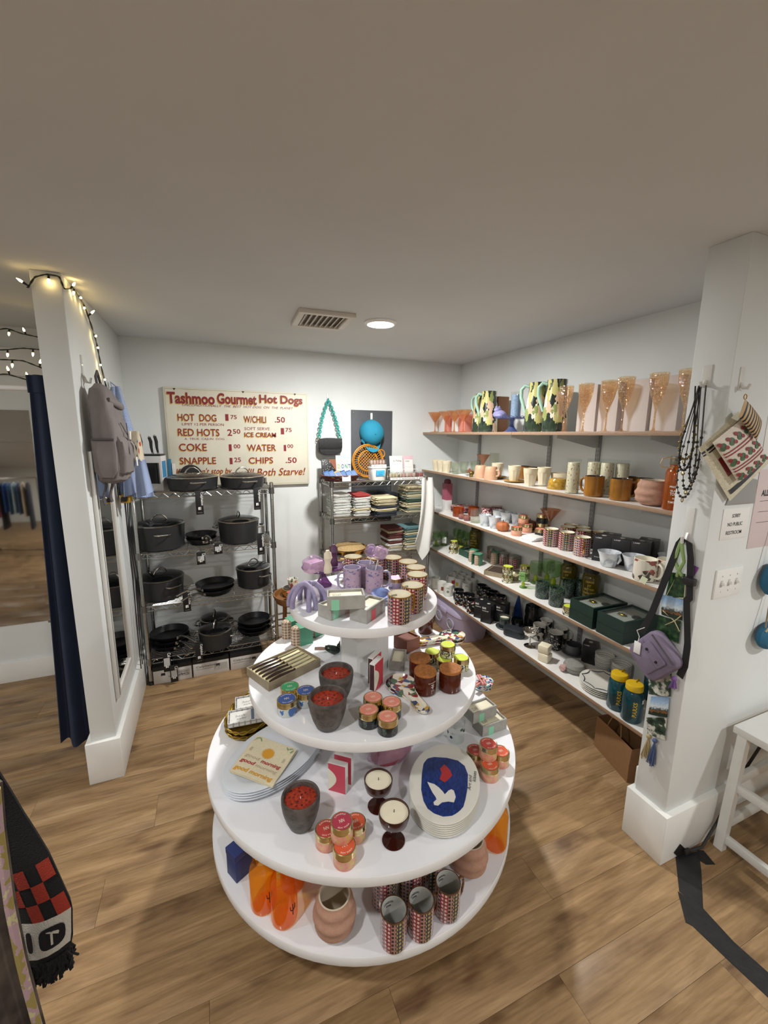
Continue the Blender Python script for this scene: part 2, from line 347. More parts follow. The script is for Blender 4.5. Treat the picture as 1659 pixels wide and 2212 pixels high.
for ys, nm in YS:
    t = thing('shelf_standard', 'grey slotted shelf upright on the side wall, %s' % nm, 'upright', (XR-.001, ys, .2), 0, 'shelf uprights')
    part(t, 'channel', MB().box(-.014, 0, -.014, .014, 0, 1.62), m_met)
    for s in (-.0065, .0065): part(t, 'slot_row', MB().grid(lambda u, v, s=s: (-.0145, s+.003-.006*u, .01+1.6*v), 1, 1), m_slot)
def bracket():
    b = MB().prism([(-.018, 0), (-.018, -.075), (-.05, -.075), (-.33, -.02), (-.35, -.02), (-.35, 0)], -.0016, .0016)
    b.xf(Matrix(((1, 0, 0, 0), (0, 0, 1, 0), (0, 1, 0, 0), (0, 0, 0, 1)))); return [('shelf_bracket', b.mesh('shelf_bracket', M('bracket metal', 'b4b3b0', .45, .3)), None)]
for k, (z, pj) in enumerate(YJ):
    for ys, nm in YS: put('bracket', bracket, 'shelf_bracket', 'grey metal bracket under the %s shelf, %s' % (lv[k], nm), 'bracket', (XR, ys, z-.0195), group='shelf brackets')
# ---------------------------------------------------------------- round tiered display
DC = (.557, 1.54)
m_gloss = M('white laminate gloss', 'e9eaee', .13, coat=.3, var=.015, vs=6); m_band = M('white edge band', 'e4e4e4', .35, var=.03, vs=15); m_col = M('column laminate', 'd9d9d8', .3)
ds = thing('display_stand', 'white round four-tiered display stand in the middle of the shop', 'display', (DC[0], DC[1], 0))
for z, r in ((t1, .2992), (t2, .4658), (t3, .6348), (t4, .6316)):
    tp = part(ds, 'tier', MB().lathe([(0, z-.034), (r-.003, z-.034), (r-.003, z-.0008), (0, z-.0008)], 96), m_gloss)
    part(tp, 'edge_band', MB().lathe([(r-.0031, z-.0355), (r-.001, z-.0355), (r, z-.033), (r, z-.0028), (r-.0015, z-.0006), (r-.0035, z-.0006)], 96, cap0=False, cap1=False), m_band)
for za, zb, rc in ((t2-.001, t1-.034, .105), (t3-.001, t2-.034, .13), (t4-.001, t3-.034, .13)):
    part(ds, 'column', MB().lathe([(rc, za), (rc, zb)], 8, ph=radians(10)), m_col, sharp=20)
for a in range(4):
    cs = part(ds, 'caster', MB().lathe([(0, .155), (.012, .155), (.012, .085), (.02, .08), (.02, .07), (0, .07)], 12, c=(.42*cos(a*pi/2+.5), .42*sin(a*pi/2+.5))), M('steel', '9c9c9c', .3, 1))
    part(cs, 'wheel', MB().lathe([(0, -.012), (.03, -.012), (.038, -.006), (.038, .006), (.03, .012), (0, .012)], 20).xf(tr(.42*cos(a*pi/2+.5), .42*sin(a*pi/2+.5), .038) @ Matrix.Rotation(pi/2, 4, 'X')), M('black rubber', '1a1a1a', .6))
# -- materials shared by the goods
m_gold = M('polished gold', 'c79a52', .18, 1); m_brass = M('brass', 'dcc998', .2, 1); m_cream = M('cream glaze', 'ece6d2', .25, coat=.3); m_black = M('matt black', '141416', .45)
m_conc = M('concrete', 'a3a19b', .8, var=.12, vs=30, bump=.15, bs=120); m_wax = M('cream wax', 'e9e2c8', .45, var=.04, vs=30); m_mint = M('mint paper', '8fcfae', .6); m_coralp = M('coral paper', 'e0616a', .6)
m_wick = M('wick', '3a342c', .8); m_paperw = M('white card', 'e6e5e2', .6); m_ink = M('black ink', '1d1b1e', .6); m_inkw = M('white ink', 'eceae6', .6)
def house_mat():
    m, nt, b = base('printed town houses'); N = nt.nodes.new; L = nt.links.new
    uv = uvmap(nt, 1, 1); sp = N('ShaderNodeSeparateXYZ'); L(uv, sp.inputs[0])
    def mth(op, a, bb=None):
        n = N('ShaderNodeMath'); n.operation = op
        for i, x in enumerate((a, bb)):
            if x is None: continue
            if isinstance(x, (int, float)): n.inputs[i].default_value = x
            else: L(x, n.inputs[i])
        return n.outputs[0]
    fr = mth('FRACT', mth('MULTIPLY', sp.outputs[0], 2.5))
    wall = ramp(nt, fr, [(0, 'c79d94'), (.34, '8a2c36'), (.6, 'a87f78'), (.76, '2c3a4a')])
    t = N('ShaderNodeTexBrick'); t.offset = 0; t.inputs['Scale'].default_value = 1; t.inputs['Brick Width'].default_value = 1; t.inputs['Row Height'].default_value = 1; t.inputs['Mortar Size'].default_value = .2; t.inputs['Mortar Smooth'].default_value = 0
    L(uvmap(nt, 22, 11), t.inputs[0])
    win = ramp(nt, fr, [(0, '1f4058'), (.34, 'd9bcb8'), (.6, '2a1f28'), (.76, 'b9a06a')])
    mx = N('ShaderNodeMixRGB'); L(t.outputs['Fac'], mx.inputs[0]); L(win, mx.inputs[1]); L(wall, mx.inputs[2])
    band = N('ShaderNodeMixRGB'); low = mth('LESS_THAN', sp.outputs[1], .2); L(low, band.inputs[0]); L(mx.outputs[0], band.inputs[1])
    v = N('ShaderNodeTexVoronoi'); v.inputs['Scale'].default_value = 1; L(uvmap(nt, 30, 30), v.inputs[0]); sc = N('ShaderNodeSeparateColor'); L(v.outputs['Color'], sc.inputs[0])
    L(ramp(nt, sc.outputs[0], [(0, '26242c'), (.35, '8f2028'), (.55, '2a2a33'), (.7, 'd7b35f'), (.85, 'd8d0c6')]), band.inputs[2])
    L(band.outputs[0], b.inputs['Base Color']); b.inputs['Roughness'].default_value = .15; b.inputs['Coat Weight'].default_value = .4
    MATS['printed town houses'] = m; return m
m_house = house_mat()
def mugk(r, h, mo, mi_, mh, inner=None, hw=.028, ht=.0045, rim=None):
    def fn():
        o = MB().lathe([(0, 0), (r*.9, 0), (r*.97, .003), (r, .008), (r, h*.5), (r, h)], 36, cap1=False)
        o.lathe([(r, h), (r-.001, h+.0012), (r-.0035, h+.001), (r-.0045, h-.001), (r-.0048, h*.5), (r-.006, .009), (0, .007)], 36, mi=1, cap0=False)
        hd = MB().tube([(r-.002, 0, h*.84), (r+hw*.55, 0, h*.86), (r+hw*.92, 0, h*.76), (r+hw, 0, h*.55), (r+hw*.85, 0, h*.33), (r+hw*.45, 0, h*.21), (r-.002, 0, h*.2)], [ht*.9]+[ht]*5+[ht*.9], 8)
        L = [('body', o.mesh('body', [mo, mi_]), None), ('handle', hd.mesh('handle', mh), None)]
        if inner:
            rr = r-.0055; lt = MB()
            for k, (tx, wd) in enumerate(inner):
                a0 = pi+pi/2+wd/rr/2
                letter(lt, tx, (0, 0, 0), (1, 0, 0), (0, 1, 0), wd, .008, .02, wrap=lambda x, y, k=k, a0=a0: (rr*cos(a0-x/rr+pi), rr*sin(a0-x/rr+pi), h-.022-.013*k+y))
            L.append(('lettering', lt.mesh('lettering', m_ink), None))
        if rim: L.append(('rim', MB().lathe([(r+.0002, h-.002), (r+.0003, h), (r-.001, h+.0016), (r-.0036, h+.0014)], 36, cap0=False, cap1=False).mesh('rim', rim), None))
        return L
    return fn
lmug = mugk(.0425, .1, m_house, m_cream, m_gold, [('LONDON', .032), ('TOWN', .018)], rim=m_gold)
def mug_at(p, ang, label, group, sc=1, key='london', fn=lmug, z=None, h=.1):
    """p: world position of the middle of the mug's rim"""
    return put(key, fn, 'mug', label, 'mug', (p[0], p[1], p[2]-h*sc if z is None else z), radians(ang), sc, group)
g = 'mugs with printed town houses on the top tier'
for a, ang, lb in (((0.595,1.275,1.198), 15, 'town-house print mug at the very front of the top tier'), ((0.678,1.340,1.198), 25, 'town-house print mug, second from the front on the top tier'), ((0.751,1.444,1.198), 60, 'town-house print mug, third from the front on the top tier'),
        ((0.787,1.529,1.198), 70, 'town-house print mug, fourth from the front on the top tier'), ((0.791,1.613,1.198), 60, 'town-house print mug, fifth from the front on the top tier'), ((0.753,1.698,1.198), 100, 'town-house print mug behind the wrapped lilac lollipops'),
        ((0.681,1.725,1.198), 120, 'town-house print mug mostly hidden behind the lilac mugs'), ((0.588,1.773,1.198), 150, 'town-house print mug at the back beside the purple figure')):
    mug_at(a, ang, lb, g)
# lilac mugs
m_lil = M('lilac glaze', 'a39bb4', .35); m_lilp = MVOR('lilac floral', [(0, 'b79fb2'), (.62, 'b399ae'), (.76, '6f6a98'), (.84, '8f80a2'), (.9, 'b79fb2')], 26, 24, .4, noise=.4)
lil = mugk(.037, .105, m_lilp, m_lil, m_lil, hw=.03, ht=.005)
g = 'tall lilac floral mugs'
put('lilmug', lil, 'mug', 'tall lilac floral mug with its handle towards the purple cake stand', 'mug', (0.529,1.609,1.203)[:2]+(t1,), radians(190), 1, g)
put('lilmug', lil, 'mug', 'tall lilac floral mug in front of the others, a stick standing in it', 'mug', (0.613,1.567,1.203)[:2]+(t1,), radians(-15), 1, g)
put('lilmug', lil, 'mug', 'tall lilac floral mug behind the other two lilac mugs', 'mug', (0.605,1.650,1.203)[:2]+(t1,), radians(95), 1, g)
# wrapped lollipops standing in the mugs
m_cello = MGLASS('cellophane', 'f2e6f4', .18, 'e9dcec', .08, .5); m_lav = M('lavender candy', '9a7aa8', .5, var=.25, vs=60); m_lav2 = M('pale lavender candy', 'c7aebf', .5, var=.2, vs=90)
def crumple(mb, c, r, sc, seed, n=14, k=9):
    rnd = random.Random(seed); o = len(mb.v); mb.sphere(c, r, n, k, sc=sc)
    for i in range(o, len(mb.v)):
        f = 1+rnd.uniform(-.16, .16); mb.v[i] = tuple(Vector(c)+(Vector(mb.v[i])-Vector(c))*f)
    return mb
def lolly(label, base_, top, m, seed, sq):
    t = thing('lollipop', label, 'lollipop', base_, 0, 'cellophane wrapped lollipops'); d = Vector(top)-Vector(base_)
    part(t, 'stick', MB().tube([(0, 0, 0), tuple(d)], .0022, 8), m_paperw)
    cd = MB().sphere(tuple(d+Vector((0, 0, .01))), .019, 16, 10) if not sq else MB().rbox(-.026, .026, -.016, .016, -.02, .02, .006).xf(tr(d.x+.008, d.y, d.z+.012) @ Matrix.Rotation(radians(25), 4, 'Y'))
    part(t, 'candy', cd, m); part(t, 'wrapper', crumple(MB(), tuple(d+Vector((.004 if sq else 0, 0, .012))), .03, (1.15 if sq else .9, .85, .95), seed), m_cello, 'clear cellophane wrapper', sharp=12)
pa = (0.605,1.650,1.203); pb = (0.613,1.567,1.203)
lolly('purple round lollipop in cellophane, standing in the rear lilac mug', (pa[0]+.008, pa[1]-.008, t1+.012), (pa[0]+.02, pa[1]-.014, t1+.15), m_lav, 3, False)
lolly('pale square lollipop in cellophane, leaning from the front lilac mug', (pb[0]-.012, pb[1]+.01, t1+.012), (pb[0]+.026, pb[1]+.015, t1+.152), m_lav2, 5, True)
# purple cake stand with figures and a wrapped gift
m_pgl = MGLASS('purple glass', 'b48ab8', .35, '96689f', .06, .4)
cs0 = (0.433,1.722,1.098); CSZ = t1+.085
t = thing('cake_stand', 'purple glass footed cake stand on the top tier', 'cake stand', (cs0[0], cs0[1], t1), 0)
part(t, 'foot', MB().lathe([(0, 0), (.036, 0), (.038, .004), (.03, .014), (.014, .04), (.01, .06), (.018, .078), (0, .078)], 32), m_pgl)
part(t, 'plate', MB().lathe([(0, .076), (.03, .077), (.088, .08), (.092, .086), (.09, .09), (.084, .085), (0, .083)], 48), m_pgl)
def torso(m):
    def fn():
        R = [(.0, 0, .017, .012), (.004, 0, .018, .013), (.018, 0, .0185, .0145), (.028, 0, .0165, .0125), (.042, .001, .0125, .0095), (.056, 0, .0155, .012), (.064, -.002, .0185, .0145), (.074, -.001, .0175, .012), (.084, 0, .0165, .0095), (.09, 0, .0095, .0075), (.096, 0, .0075, .007)]
        b = MB().loft([[(rx*cos(tau*j/20), dy+ry*sin(tau*j/20)*(1+(.25*abs(cos(tau*j/20))*(sin(tau*j/20) < 0) if .055 < z < .072 else 0)), z) for j in range(20)] for z, dy, rx, ry in R])
        return [('torso_candle', b.mesh('torso_candle', m), None)]
    return fn
p = (0.429,1.624,1.183); put('torsoA', torso(M('ivory wax', 'e6d8bf', .5)), 'torso_candle', 'ivory wax candle shaped as a torso on the purple stand', 'candle', (p[0], p[1], CSZ+.0035), radians(15), 1.0, 'torso candles')
p = (0.472,1.715,1.183); put('torsoB', torso(M('plum wax', '54304f', .5)), 'torso_candle', 'plum purple wax candle shaped as a torso', 'candle', (p[0]+.005, p[1]-.012, CSZ+.0035), radians(-20), 1.0, 'torso candles')
p = (0.365,1.656,1.183); t = thing('wrapped_gift', 'pale pink gift box wrapped in crinkled clear film on purple stand', 'gift', (p[0]+.012, p[1]+.004, CSZ+.004), radians(25))
part(t, 'box', MB().rbox(-.034, .034, -.024, .024, 0, .045, .003), M('pale pink box', 'd8b6cb', .5, var=.1, vs=50)); part(t, 'wrapper', crumple(MB(), (0, 0, .034), .041, (1.12, .92, .8), 11, 18, 10), m_cello, sharp=12)
for i, (e0, e1) in enumerate((((.004, .016, .012), (.1, .05, .02)), ((.012, -.006, .008), (.1, .006, .012)))):
    o = link('incense_stick', MB().tube([e0, e1], .0016, 6).mesh('incense_stick', M('bamboo', 'cbb189', .6)), None, (cs0[0]+.03, cs0[1]-.02, CSZ)); tag(o, ['thin bamboo stick resting on the purple stand, the farther one', 'thin bamboo stick resting on the purple stand, the nearer one'][i], 'stick', 'bamboo sticks')
# rainbow candle: crossed bundles of bent rods
p = (0.324,1.510,1.098); m_rb = M('lavender wax', '978eae', .6, var=.12, vs=50)
t = thing('arch_candle', 'lavender candle of bent rods crossing in arches like a spider', 'candle', (p[0], p[1]+.028, t1), radians(15))
for k in range(8):
    a = tau*k/8+.2; off = .012; r0 = .064+.006*(k % 2); hh = .078-.004*(k % 3)
    pts = []
    for i in range(9):
        q = i/8; pts.append(((r0*cos(q*pi/2*.97))*cos(a)-off*sin(a)*(k % 2-.5)*2, (r0*cos(q*pi/2*.97))*sin(a)+off*cos(a)*(k % 2-.5)*2, .0095+hh*sin(q*pi/2)))
    pts = [(pts[0][0], pts[0][1], .0005)]+pts
    part(t, 'rod', MB().tube(pts, .0098, 10), m_rb)
# concrete soap boxes
def concbox(band, bx, fill=m_wax, txt=True, mc=m_conc):
    def fn():
        l, w, h, th = .066, .036, .05, .006
        o = MB()
        def ring(a, b_, z): return [(a, b_, z), (-a, b_, z), (-a, -b_, z), (a, -b_, z)]
        o.loft([ring(l-.001, w-.001, 0), ring(l, w, .001), ring(l, w, h-.001), ring(l-.001, w-.001, h), ring(l-th, w-th, h), ring(l-th-.001, w-th-.001, h-.02)])
        L = [('box', o.mesh('box', mc, 20), None), ('filling', MB().rbox(-l+th+.0015, l-th-.0015, -w+th+.0015, w-th-.0015, h-.0195, h-.008, .002).mesh('filling', fill), None)]
        if band:
            b = MB()
            b.box(bx-.014, bx+.014, -w-.0008, w+.0008, -.0, h-.012)
            L.append(('paper_band', b.mesh('paper_band', band), None))
        if txt:
            lt = MB(); letter(lt, 'SOAP', (-.02-l*.4, -.012, h-.0076), (1, 0, 0), (0, 1, 0), .03, .02, 0); L.append(('lettering', lt.mesh('lettering', M('grey ink', '8a877e', .7)), 1))
        return L
    return fn
def quad_rot(pa, pb): return math.atan2(pb[1]-pa[1], pb[0]-pa[0])
e0, e1 = (0.405,1.314,1.148), (0.439,1.277,1.098)
p = (0.503,1.324,1.098); put('concL', concbox(m_coralp, -.02), 'soap_box', 'concrete candle box with a coral paper band, under the stacked one', 'box', (p[0]+.004, p[1]+.035, t1), radians(38), 1, 'concrete boxes on the top tier')
p = (0.377,1.378,1.098); put('concM', concbox(m_mint, -.04), 'soap_box', 'concrete candle box with mint band, lowest beside the lavender arches', 'box', (p[0]+.03, p[1]+.042, t1), radians(28), .95, 'concrete boxes on the top tier')
p = (0.420,1.349,1.183); put('concT', concbox(m_mint, -.038), 'soap_box', 'concrete candle box with mint band stacked across two others', 'box', (p[0]+.002, p[1]+.008, t1+.0505), radians(-14), 1.0, 'concrete boxes on the top tier')
# lilac tin, planet candle
def tink(r, h, mb_, ml, ms, ring=True):
    def fn():
        b = MB().lathe([(0, 0), (r*.93, 0), (r*.97, .002), (r*.97, h*.66)], 28, cap1=False)
        l = MB().lathe([(r*.975, h*.6), (r, h*.61), (r, h*.7), (r*.985, h*.72), (r*.985, h*.93), (r*.96, h*.98), (r*.9, h), (r*.86, h*.985), (0, h*.985)], 28, cap0=False)
        s = MB().lathe([(0, h*.986), (r*.85, h*.986), (r*.85, h*.995), (0, h*.995)], 28)
        L = [('tin', b.mesh('tin', mb_), None), ('lid', l.mesh('lid', ml), None), ('sticker', s.mesh('sticker', ms), 1)]
        if ring:
            lt = MB(); zt = h*.997
            for tx, a0, up in (('CANDLE', 2.2, 1), ('SOY WAX', -2.5, -1)):
                wd = r*1.0; rr = r*.62
                letter(lt, tx, (0, 0, 0), (1, 0, 0), (0, 1, 0), wd, r*.13, .01, wrap=(lambda x, y: ((rr+y)*cos(2.36-x/rr), (rr+y)*sin(2.36-x/rr), zt)) if up > 0 else (lambda x, y: ((rr+r*.13-y)*cos(-2.36+x/rr), (rr+r*.13-y)*sin(-2.36+x/rr), zt)))
            for k in range(4): letter(lt, 'NN', (-r*.22+.0, -r*.16, zt), (1, 0, 0), (0, 1, 0), r*.44, r*.34, 0) if k == 0 else None
            L.append(('lettering', lt.mesh('lettering', M('pale print', 'e9d9c9', .6)), 2))
        return L
    return fn
put('tinLil', tink(.033, .042, m_lil, m_brass, M('pink wax top', 'dcb2cf', .5), False), 'candle_tin', 'lilac candle tin with pink top behind the blue planet candle', 'candle', (0.724,1.594,1.098)[:2]+(t1,), 0, 1, 'candle tins')
p = (0.605,1.457,1.098); m_bw = M('periwinkle wax', '8397d2', .55, var=.08, vs=60)
t = thing('planet_candle', 'periwinkle blue candle shaped like a ringed planet', 'candle', (p[0], p[1]+.012, t1), 0)
part(t, 'planet', MB().lathe([(0, 0), (.016, 0), (.022, .006), (.027, .02), (.026, .034), (.02, .046), (.01, .054), (0, .056)], 24), m_bw)
part(t, 'ring', MB().lathe([(.024, .028), (.04, .026), (.041, .029), (.039, .033), (.024, .034)], 28, cap0=False, cap1=False).xf(tr(0, 0, .03) @ Matrix.Rotation(radians(12), 4, 'X') @ tr(0, 0, -.03)), m_bw); part(t, 'wick', MB().tube([(0, 0, .054), (.002, 0, .066)], .001, 6), M('white wick', 'e4e0d6', .8))
# ---------------------------------------------------------------- second tier
def rotframe(o, x_to): return math.atan2(x_to[1]-o[1], x_to[0]-o[0])
m_card = M('kraft wood box', '8d8069', .6, var=.1, vs=40); m_fab = M('cream lining', 'd9cfa4', .7); m_horn = M('dark horn', '3a2620', .25, var=.4, vs=90, stretch=(1, 8, 8)); m_steel = M('knife steel', 'a9a58c', .25, .9)
def knifeset(label, loc, rz, sc, group):
    t = thing('knife_set', label, 'knife set', loc, rz, group, sc); L_, W_, H_ = .1235, .08, .034
    o = MB()
    def ring(a, b_, z): return [(a, b_, z), (-a, b_, z), (-a, -b_, z), (a, -b_, z)]
    o.loft([ring(L_, W_, 0), ring(L_, W_, H_), ring(L_-.004, W_-.004, H_), ring(L_-.004, W_-.004, H_-.012)])
    part(t, 'box', o, m_card, sharp=20); part(t, 'lining', MB().box(-L_+.005, L_-.005, -W_+.005, W_-.005, H_-.0125, H_-.010), m_fab)
    for k in range(6):
        y = -.062+k*.025
        kn = part(t, 'knife', MB().loft([[(x, y+w_*s, H_-.0085+.0025*q) for s, q in ((1, 0), (.5, 1), (-.5, 1), (-1, 0))] for x, w_ in ((.0, .0012), (.006, .005), (.05, .0055), (.09, .003), (.112, .0006))]), m_steel, 'thin steel blade')
        part(kn, 'handle', MB().tube([(-.11, y-.002, H_-.006), (-.095, y, H_-.005), (-.06, y+.002, H_-.004), (-.02, y+.001, H_-.005), (.0, y, H_-.006), (.008, y, H_-.006)], [.0035, .005, .0062, .005, .004, .0062], 8), m_horn)
c4 = [(0.094,1.629,0.828), (0.313,1.742,0.828), (0.383,1.589,0.828), (0.158,1.485,0.828)]
cx = sum(c[0] for c in c4)/4; cy = sum(c[1] for c in c4)/4
knifeset('wooden box of six slim steak knives on the second tier', (cx, cy, t2+.0), math.atan2(c4[2][1]-c4[3][1], c4[2][0]-c4[3][0]), 1.0, 'boxed steak knives')
def pot():
    h = .105
    o = MB().lathe([(0, 0), (.028, 0), (.034, .004), (.044, .03), (.0515, .06), (.0545, .085), (.0545, .1), (.053, .1045), (.0505, h), (.0475, .103), (.0465, .095), (.0455, .086), (0, .086)], 40)
    return [('bowl', o.mesh('bowl', M('embossed grey stone', '514b47', .5, var=.45, vs=45, bump=1.0, bs=110)), None), ('wax', MB().lathe([(0, .0862), (.0452, .0862), (.0452, .0895), (0, .0905)], 36).mesh('wax', MVOR('red petal wax', [(0, '1f0b08'), (.22, '2a0d0a'), (.25, '8f2a18'), (.6, 'a83a1e'), (.8, '842214')], 105, 105, .35, 'Object', dist=True, noise=.8)), None),
            ('wick', MB().tube([(0, 0, .0885), (.001, 0, .097)], .0012, 6).mesh('wick', M('white wick', 'e4e0d6', .8)), None)]
p1 = (0.383,1.355,0.906); p2 = (0.316,1.223,0.906); p3 = (0.210,1.180,0.604)
put('pot', pot, 'candle_pot', 'grey stone pot of red wax, farther of two on the second tier', 'candle', (p1[0], p1[1], t2), 0, (1.15, 1.15, 1.07), 'red wax candle pots')
put('pot', pot, 'candle_pot', 'grey stone pot of red wax, nearer of two on the second tier', 'candle', (p2[0], p2[1], t2), 1, (1.16, 1.16, 1.07), 'red wax candle pots')
put('pot', pot, 'candle_pot', 'grey stone pot of red wax on the third tier by the platters', 'candle', (p3[0], p3[1], t3), 2, (1.14, 1.14, 1.07), 'red wax candle pots')
def cowtin(c): return MNOI('blotched tin '+c, [(0, 'cfd3cf'), (.52, c), (.6, c), (.75, 'dfe2de')], 38, .3)
m_blulab = M('blue sticker', '31539a', .45); m_grnlab = M('green sticker', '2f9a63', .45); m_cor = M('coral sticker', 'dc8a76', .45); m_red = M('red sticker', 'b6443c', .45); m_rasp = M('raspberry sticker', 'a8384a', .45); m_ora = M('orange sticker', 'cf5a3a', .45); m_lime = M('lime wax', 'c9d64a', .5)
m_blkfl = MNOI('black floral tin', [(0, '16181a'), (.55, '2c3436'), (.62, '52604f'), (.68, '1b1d1f')], 70, .3); m_peach = MNOI('peach print tin', [(0, 'e0967c'), (.45, 'e3a58e'), (.58, 'd9c06a'), (.68, 'd0705c')], 45, .3); m_limt = MNOI('lime striped tin', [(0, 'e2dfc9'), (.46, '3b3a2f'), (.54, 'd5cf8a'), (.64, '4a4650')], 42, .3)
tin = dict(green=('tinGreen', tink(.0345, .05, M('brass tin', 'b9a777', .3, .9), m_brass, m_grnlab)), blue=('tinBlue', tink(.0345, .053, cowtin('3d6db3'), m_brass, m_blulab)), coral=('tinCoral', tink(.0345, .055, m_blkfl, m_brass, m_cor)),
    red=('tinRed', tink(.0345, .055, m_peach, m_brass, m_red)), rasp=('tinRasp', tink(.0345, .055, m_peach, m_brass, m_rasp)), orange=('tinOra', tink(.0345, .055, m_peach, m_brass, m_ora)), lime=('tinLime', tink(.0345, .053, m_limt, m_brass, m_lime, False)), black=('tinBlack', tink(.0345, .053, m_blkfl, m_brass, m_cor, False)))
def tin_at(k, p, label, group, z=None, sc=1, rz=0.):
    key, fn = tin[k]; return put(key, fn, 'candle_tin', label, 'candle', (p[0], p[1], p[2]-.054*sc if z is None else z), rz, sc, group)
g = 'candle tins beside the knife box'
tin_at('green', (0.225,1.417,0.844), 'candle tin with a green sticker beside the knife box', g, t2)
tin_at('blue', (0.273,1.367,0.847), 'blue-stickered candle tin tucked against the grey pot', g, t2)
tin_at('blue', (0.201,1.343,0.847), 'blue-stickered candle tin nearest the edge of the second tier', g, t2)
g = 'coral-topped candle tins'
for i, (p, w_) in enumerate((((0.482,1.239,0.849), 'at the back of the four'), ((0.532,1.190,0.849), 'beside the spoon rest'), ((0.444,1.181,0.849), 'nearest the grey pot'), ((0.490,1.125,0.849), 'at the front of the four'))):
    tin_at('coral', p, 'black floral candle tin with coral top, %s' % w_, g, t2)
g = 'lime candle tins on the second tier'
tin_at('lime', (0.835,1.448,0.847), 'lime candle tin on the second tier, behind the cork-lidded jars', g, t2, .95)
tin_at('lime', (0.850,1.374,0.847), 'lime candle tin under the stacked one on the second tier', g, t2, .95)
tin_at('lime', (0.922,1.359,0.847), 'lime candle tin nearest the edge of the second tier', g, t2, .95)
q = (0.873,1.389,0.898); tin_at('lime', q, 'lime candle tin stacked on top of the other lime tins', g, t2+.0535, .95)
# heart match boxes
def hearthalf(w, h, n=14):
    """outline of half a heart filling the left part of a w x h face"""
    P = [(0, h*.02)]
    for i in range(n+1):
        a = i/n; P.append((w*(.02+.6*sin(pi*min(1, a*1.02))**.8*(.55+.45*a)), h*(.05+.75*a)))
    P.append((0, h*.8)); return P
m_hred = M('heart red', 'c23a46', .5); m_hdark = M('match strike', '4a2a2c', .8)
def matchbox(facecol, side):
    def fn():
        w, d, h = .064, .022, .106
        b = MB().rbox(-w/2, w/2, -d/2, d/2, 0, h, .0012)
        L = [('box', b.mesh('box', m_paperw), None), ('front_print', MB().box(-w/2+.001, w/2-.001, -d/2-.0004, -d/2, .001, h-.001).mesh('front_print', facecol), None)]
        ht = MB().prism([(x, y) for x, y in hearthalf(w*.95, h)], -.0004, 0).xf(tr(-w/2+.001, -d/2-.0004, 0) @ Matrix.Rotation(pi/2, 4, 'X')); ht.xf(tr(0, -.0006, 0))
        L.append(('heart', ht.mesh('heart', m_cream), None, 'cream half heart'))
        L.append(('striker', MB().box(-w/2-.0004, -w/2, -d/2+.002, d/2-.002, .004, h-.004).mesh('striker', side), None)); return L
    return fn
def mbox(p, ang, label, key='mbr', fc=None, side=None, sc=1): put(key, matchbox(fc or m_hred, side or m_hdark), 'matchbox', label, 'matchbox', p, radians(ang), sc*1.06, 'large heart matchboxes')
p = (0.521,1.349,0.794); mbox((p[0]+.024, p[1]+.018, t2), 40, 'large red matchbox with a cream half heart, nearer one')
mbox((p[0]+.034, p[1]+.062, t2), 40, 'large red matchbox with a cream half heart, tucked behind')
m_hp = M('heart pink red', 'c94a5c', .5); m_bar = MGRID('bar code', '3a3a3a', 'e9e9e6', 30, 1, .25, .6)
p = (0.380,1.231,0.492); mbox((p[0]-.02, p[1]+.034, t3), -40, 'large pink matchbox with a white half heart on the third tier', 'mbp', m_hp, m_bar, 1.0)
mbox((p[0]+.012, p[1]+.066, t3), -40, 'large pink matchbox behind the other on the third tier', 'mbp', m_hp, m_bar, 1.0)
# spoon rests
m_flor = MVOR('folk floral glaze', [(0, 'e6dfcf'), (.3, '8c2f35'), (.42, 'e6dfcf'), (.55, '3c4f78'), (.66, 'c7a043'), (.74, 'e6dfcf'), (.86, '4d6a4a'), (.93, '2b2f44')], 62, 62, .2, 'Object', coat=.4)
def srest():
    P = []
    for i in range(25):
        a = radians(28)+(tau-radians(56))*i/24; P.append((-.01+.052*cos(a), .045*sin(a)))
    P = P+[(.07, -.017), (.125, -.019), (.135, -.012), (.138, 0), (.135, .012), (.125, .019), (.07, .017)]
    n = len(P); cxm = .03
    def ring(s, z): return [((x-cxm)*s+cxm, y*s, z) for x, y in P]
    o = MB().loft([ring(.9, 0), ring(.97, .004), ring(1, .012), ring(.985, .013), ring(.93, .006), ring(.85, .004)])
    return [('spoon_rest', o.mesh('spoon_rest', m_flor), None)]
def sr(p, ang, label, z): put('srest', srest, 'spoon_rest', label, 'spoon rest', (p[0], p[1], z), radians(ang), (1.24, 1.16, 1), 'floral ceramic spoon rests')
pa, pb = (0.621,1.315,0.804), (0.639,1.143,0.804); aa = math.degrees(rotframe(pa, pb))
sr((pa[0]+.008, pa[1], 0), aa, 'floral ceramic spoon rest lying by the coral tins', t2+.0005); sr((pa[0]+.014, pa[1]-.008, 0), aa-6, 'floral ceramic spoon rest on top of the one by the coral tins', t2+.0135)
pa, pb = (1.003,1.582,0.814), (0.850,1.602,0.814); aa = math.degrees(rotframe(pa, pb))
sr((pa[0], pa[1], 0), aa, 'floral spoon rest at the bottom of the rear stack', t2+.0005); sr((pa[0]+.004, pa[1]+.006, 0), aa+4, 'floral spoon rest at the top of the rear stack', t2+.0135)
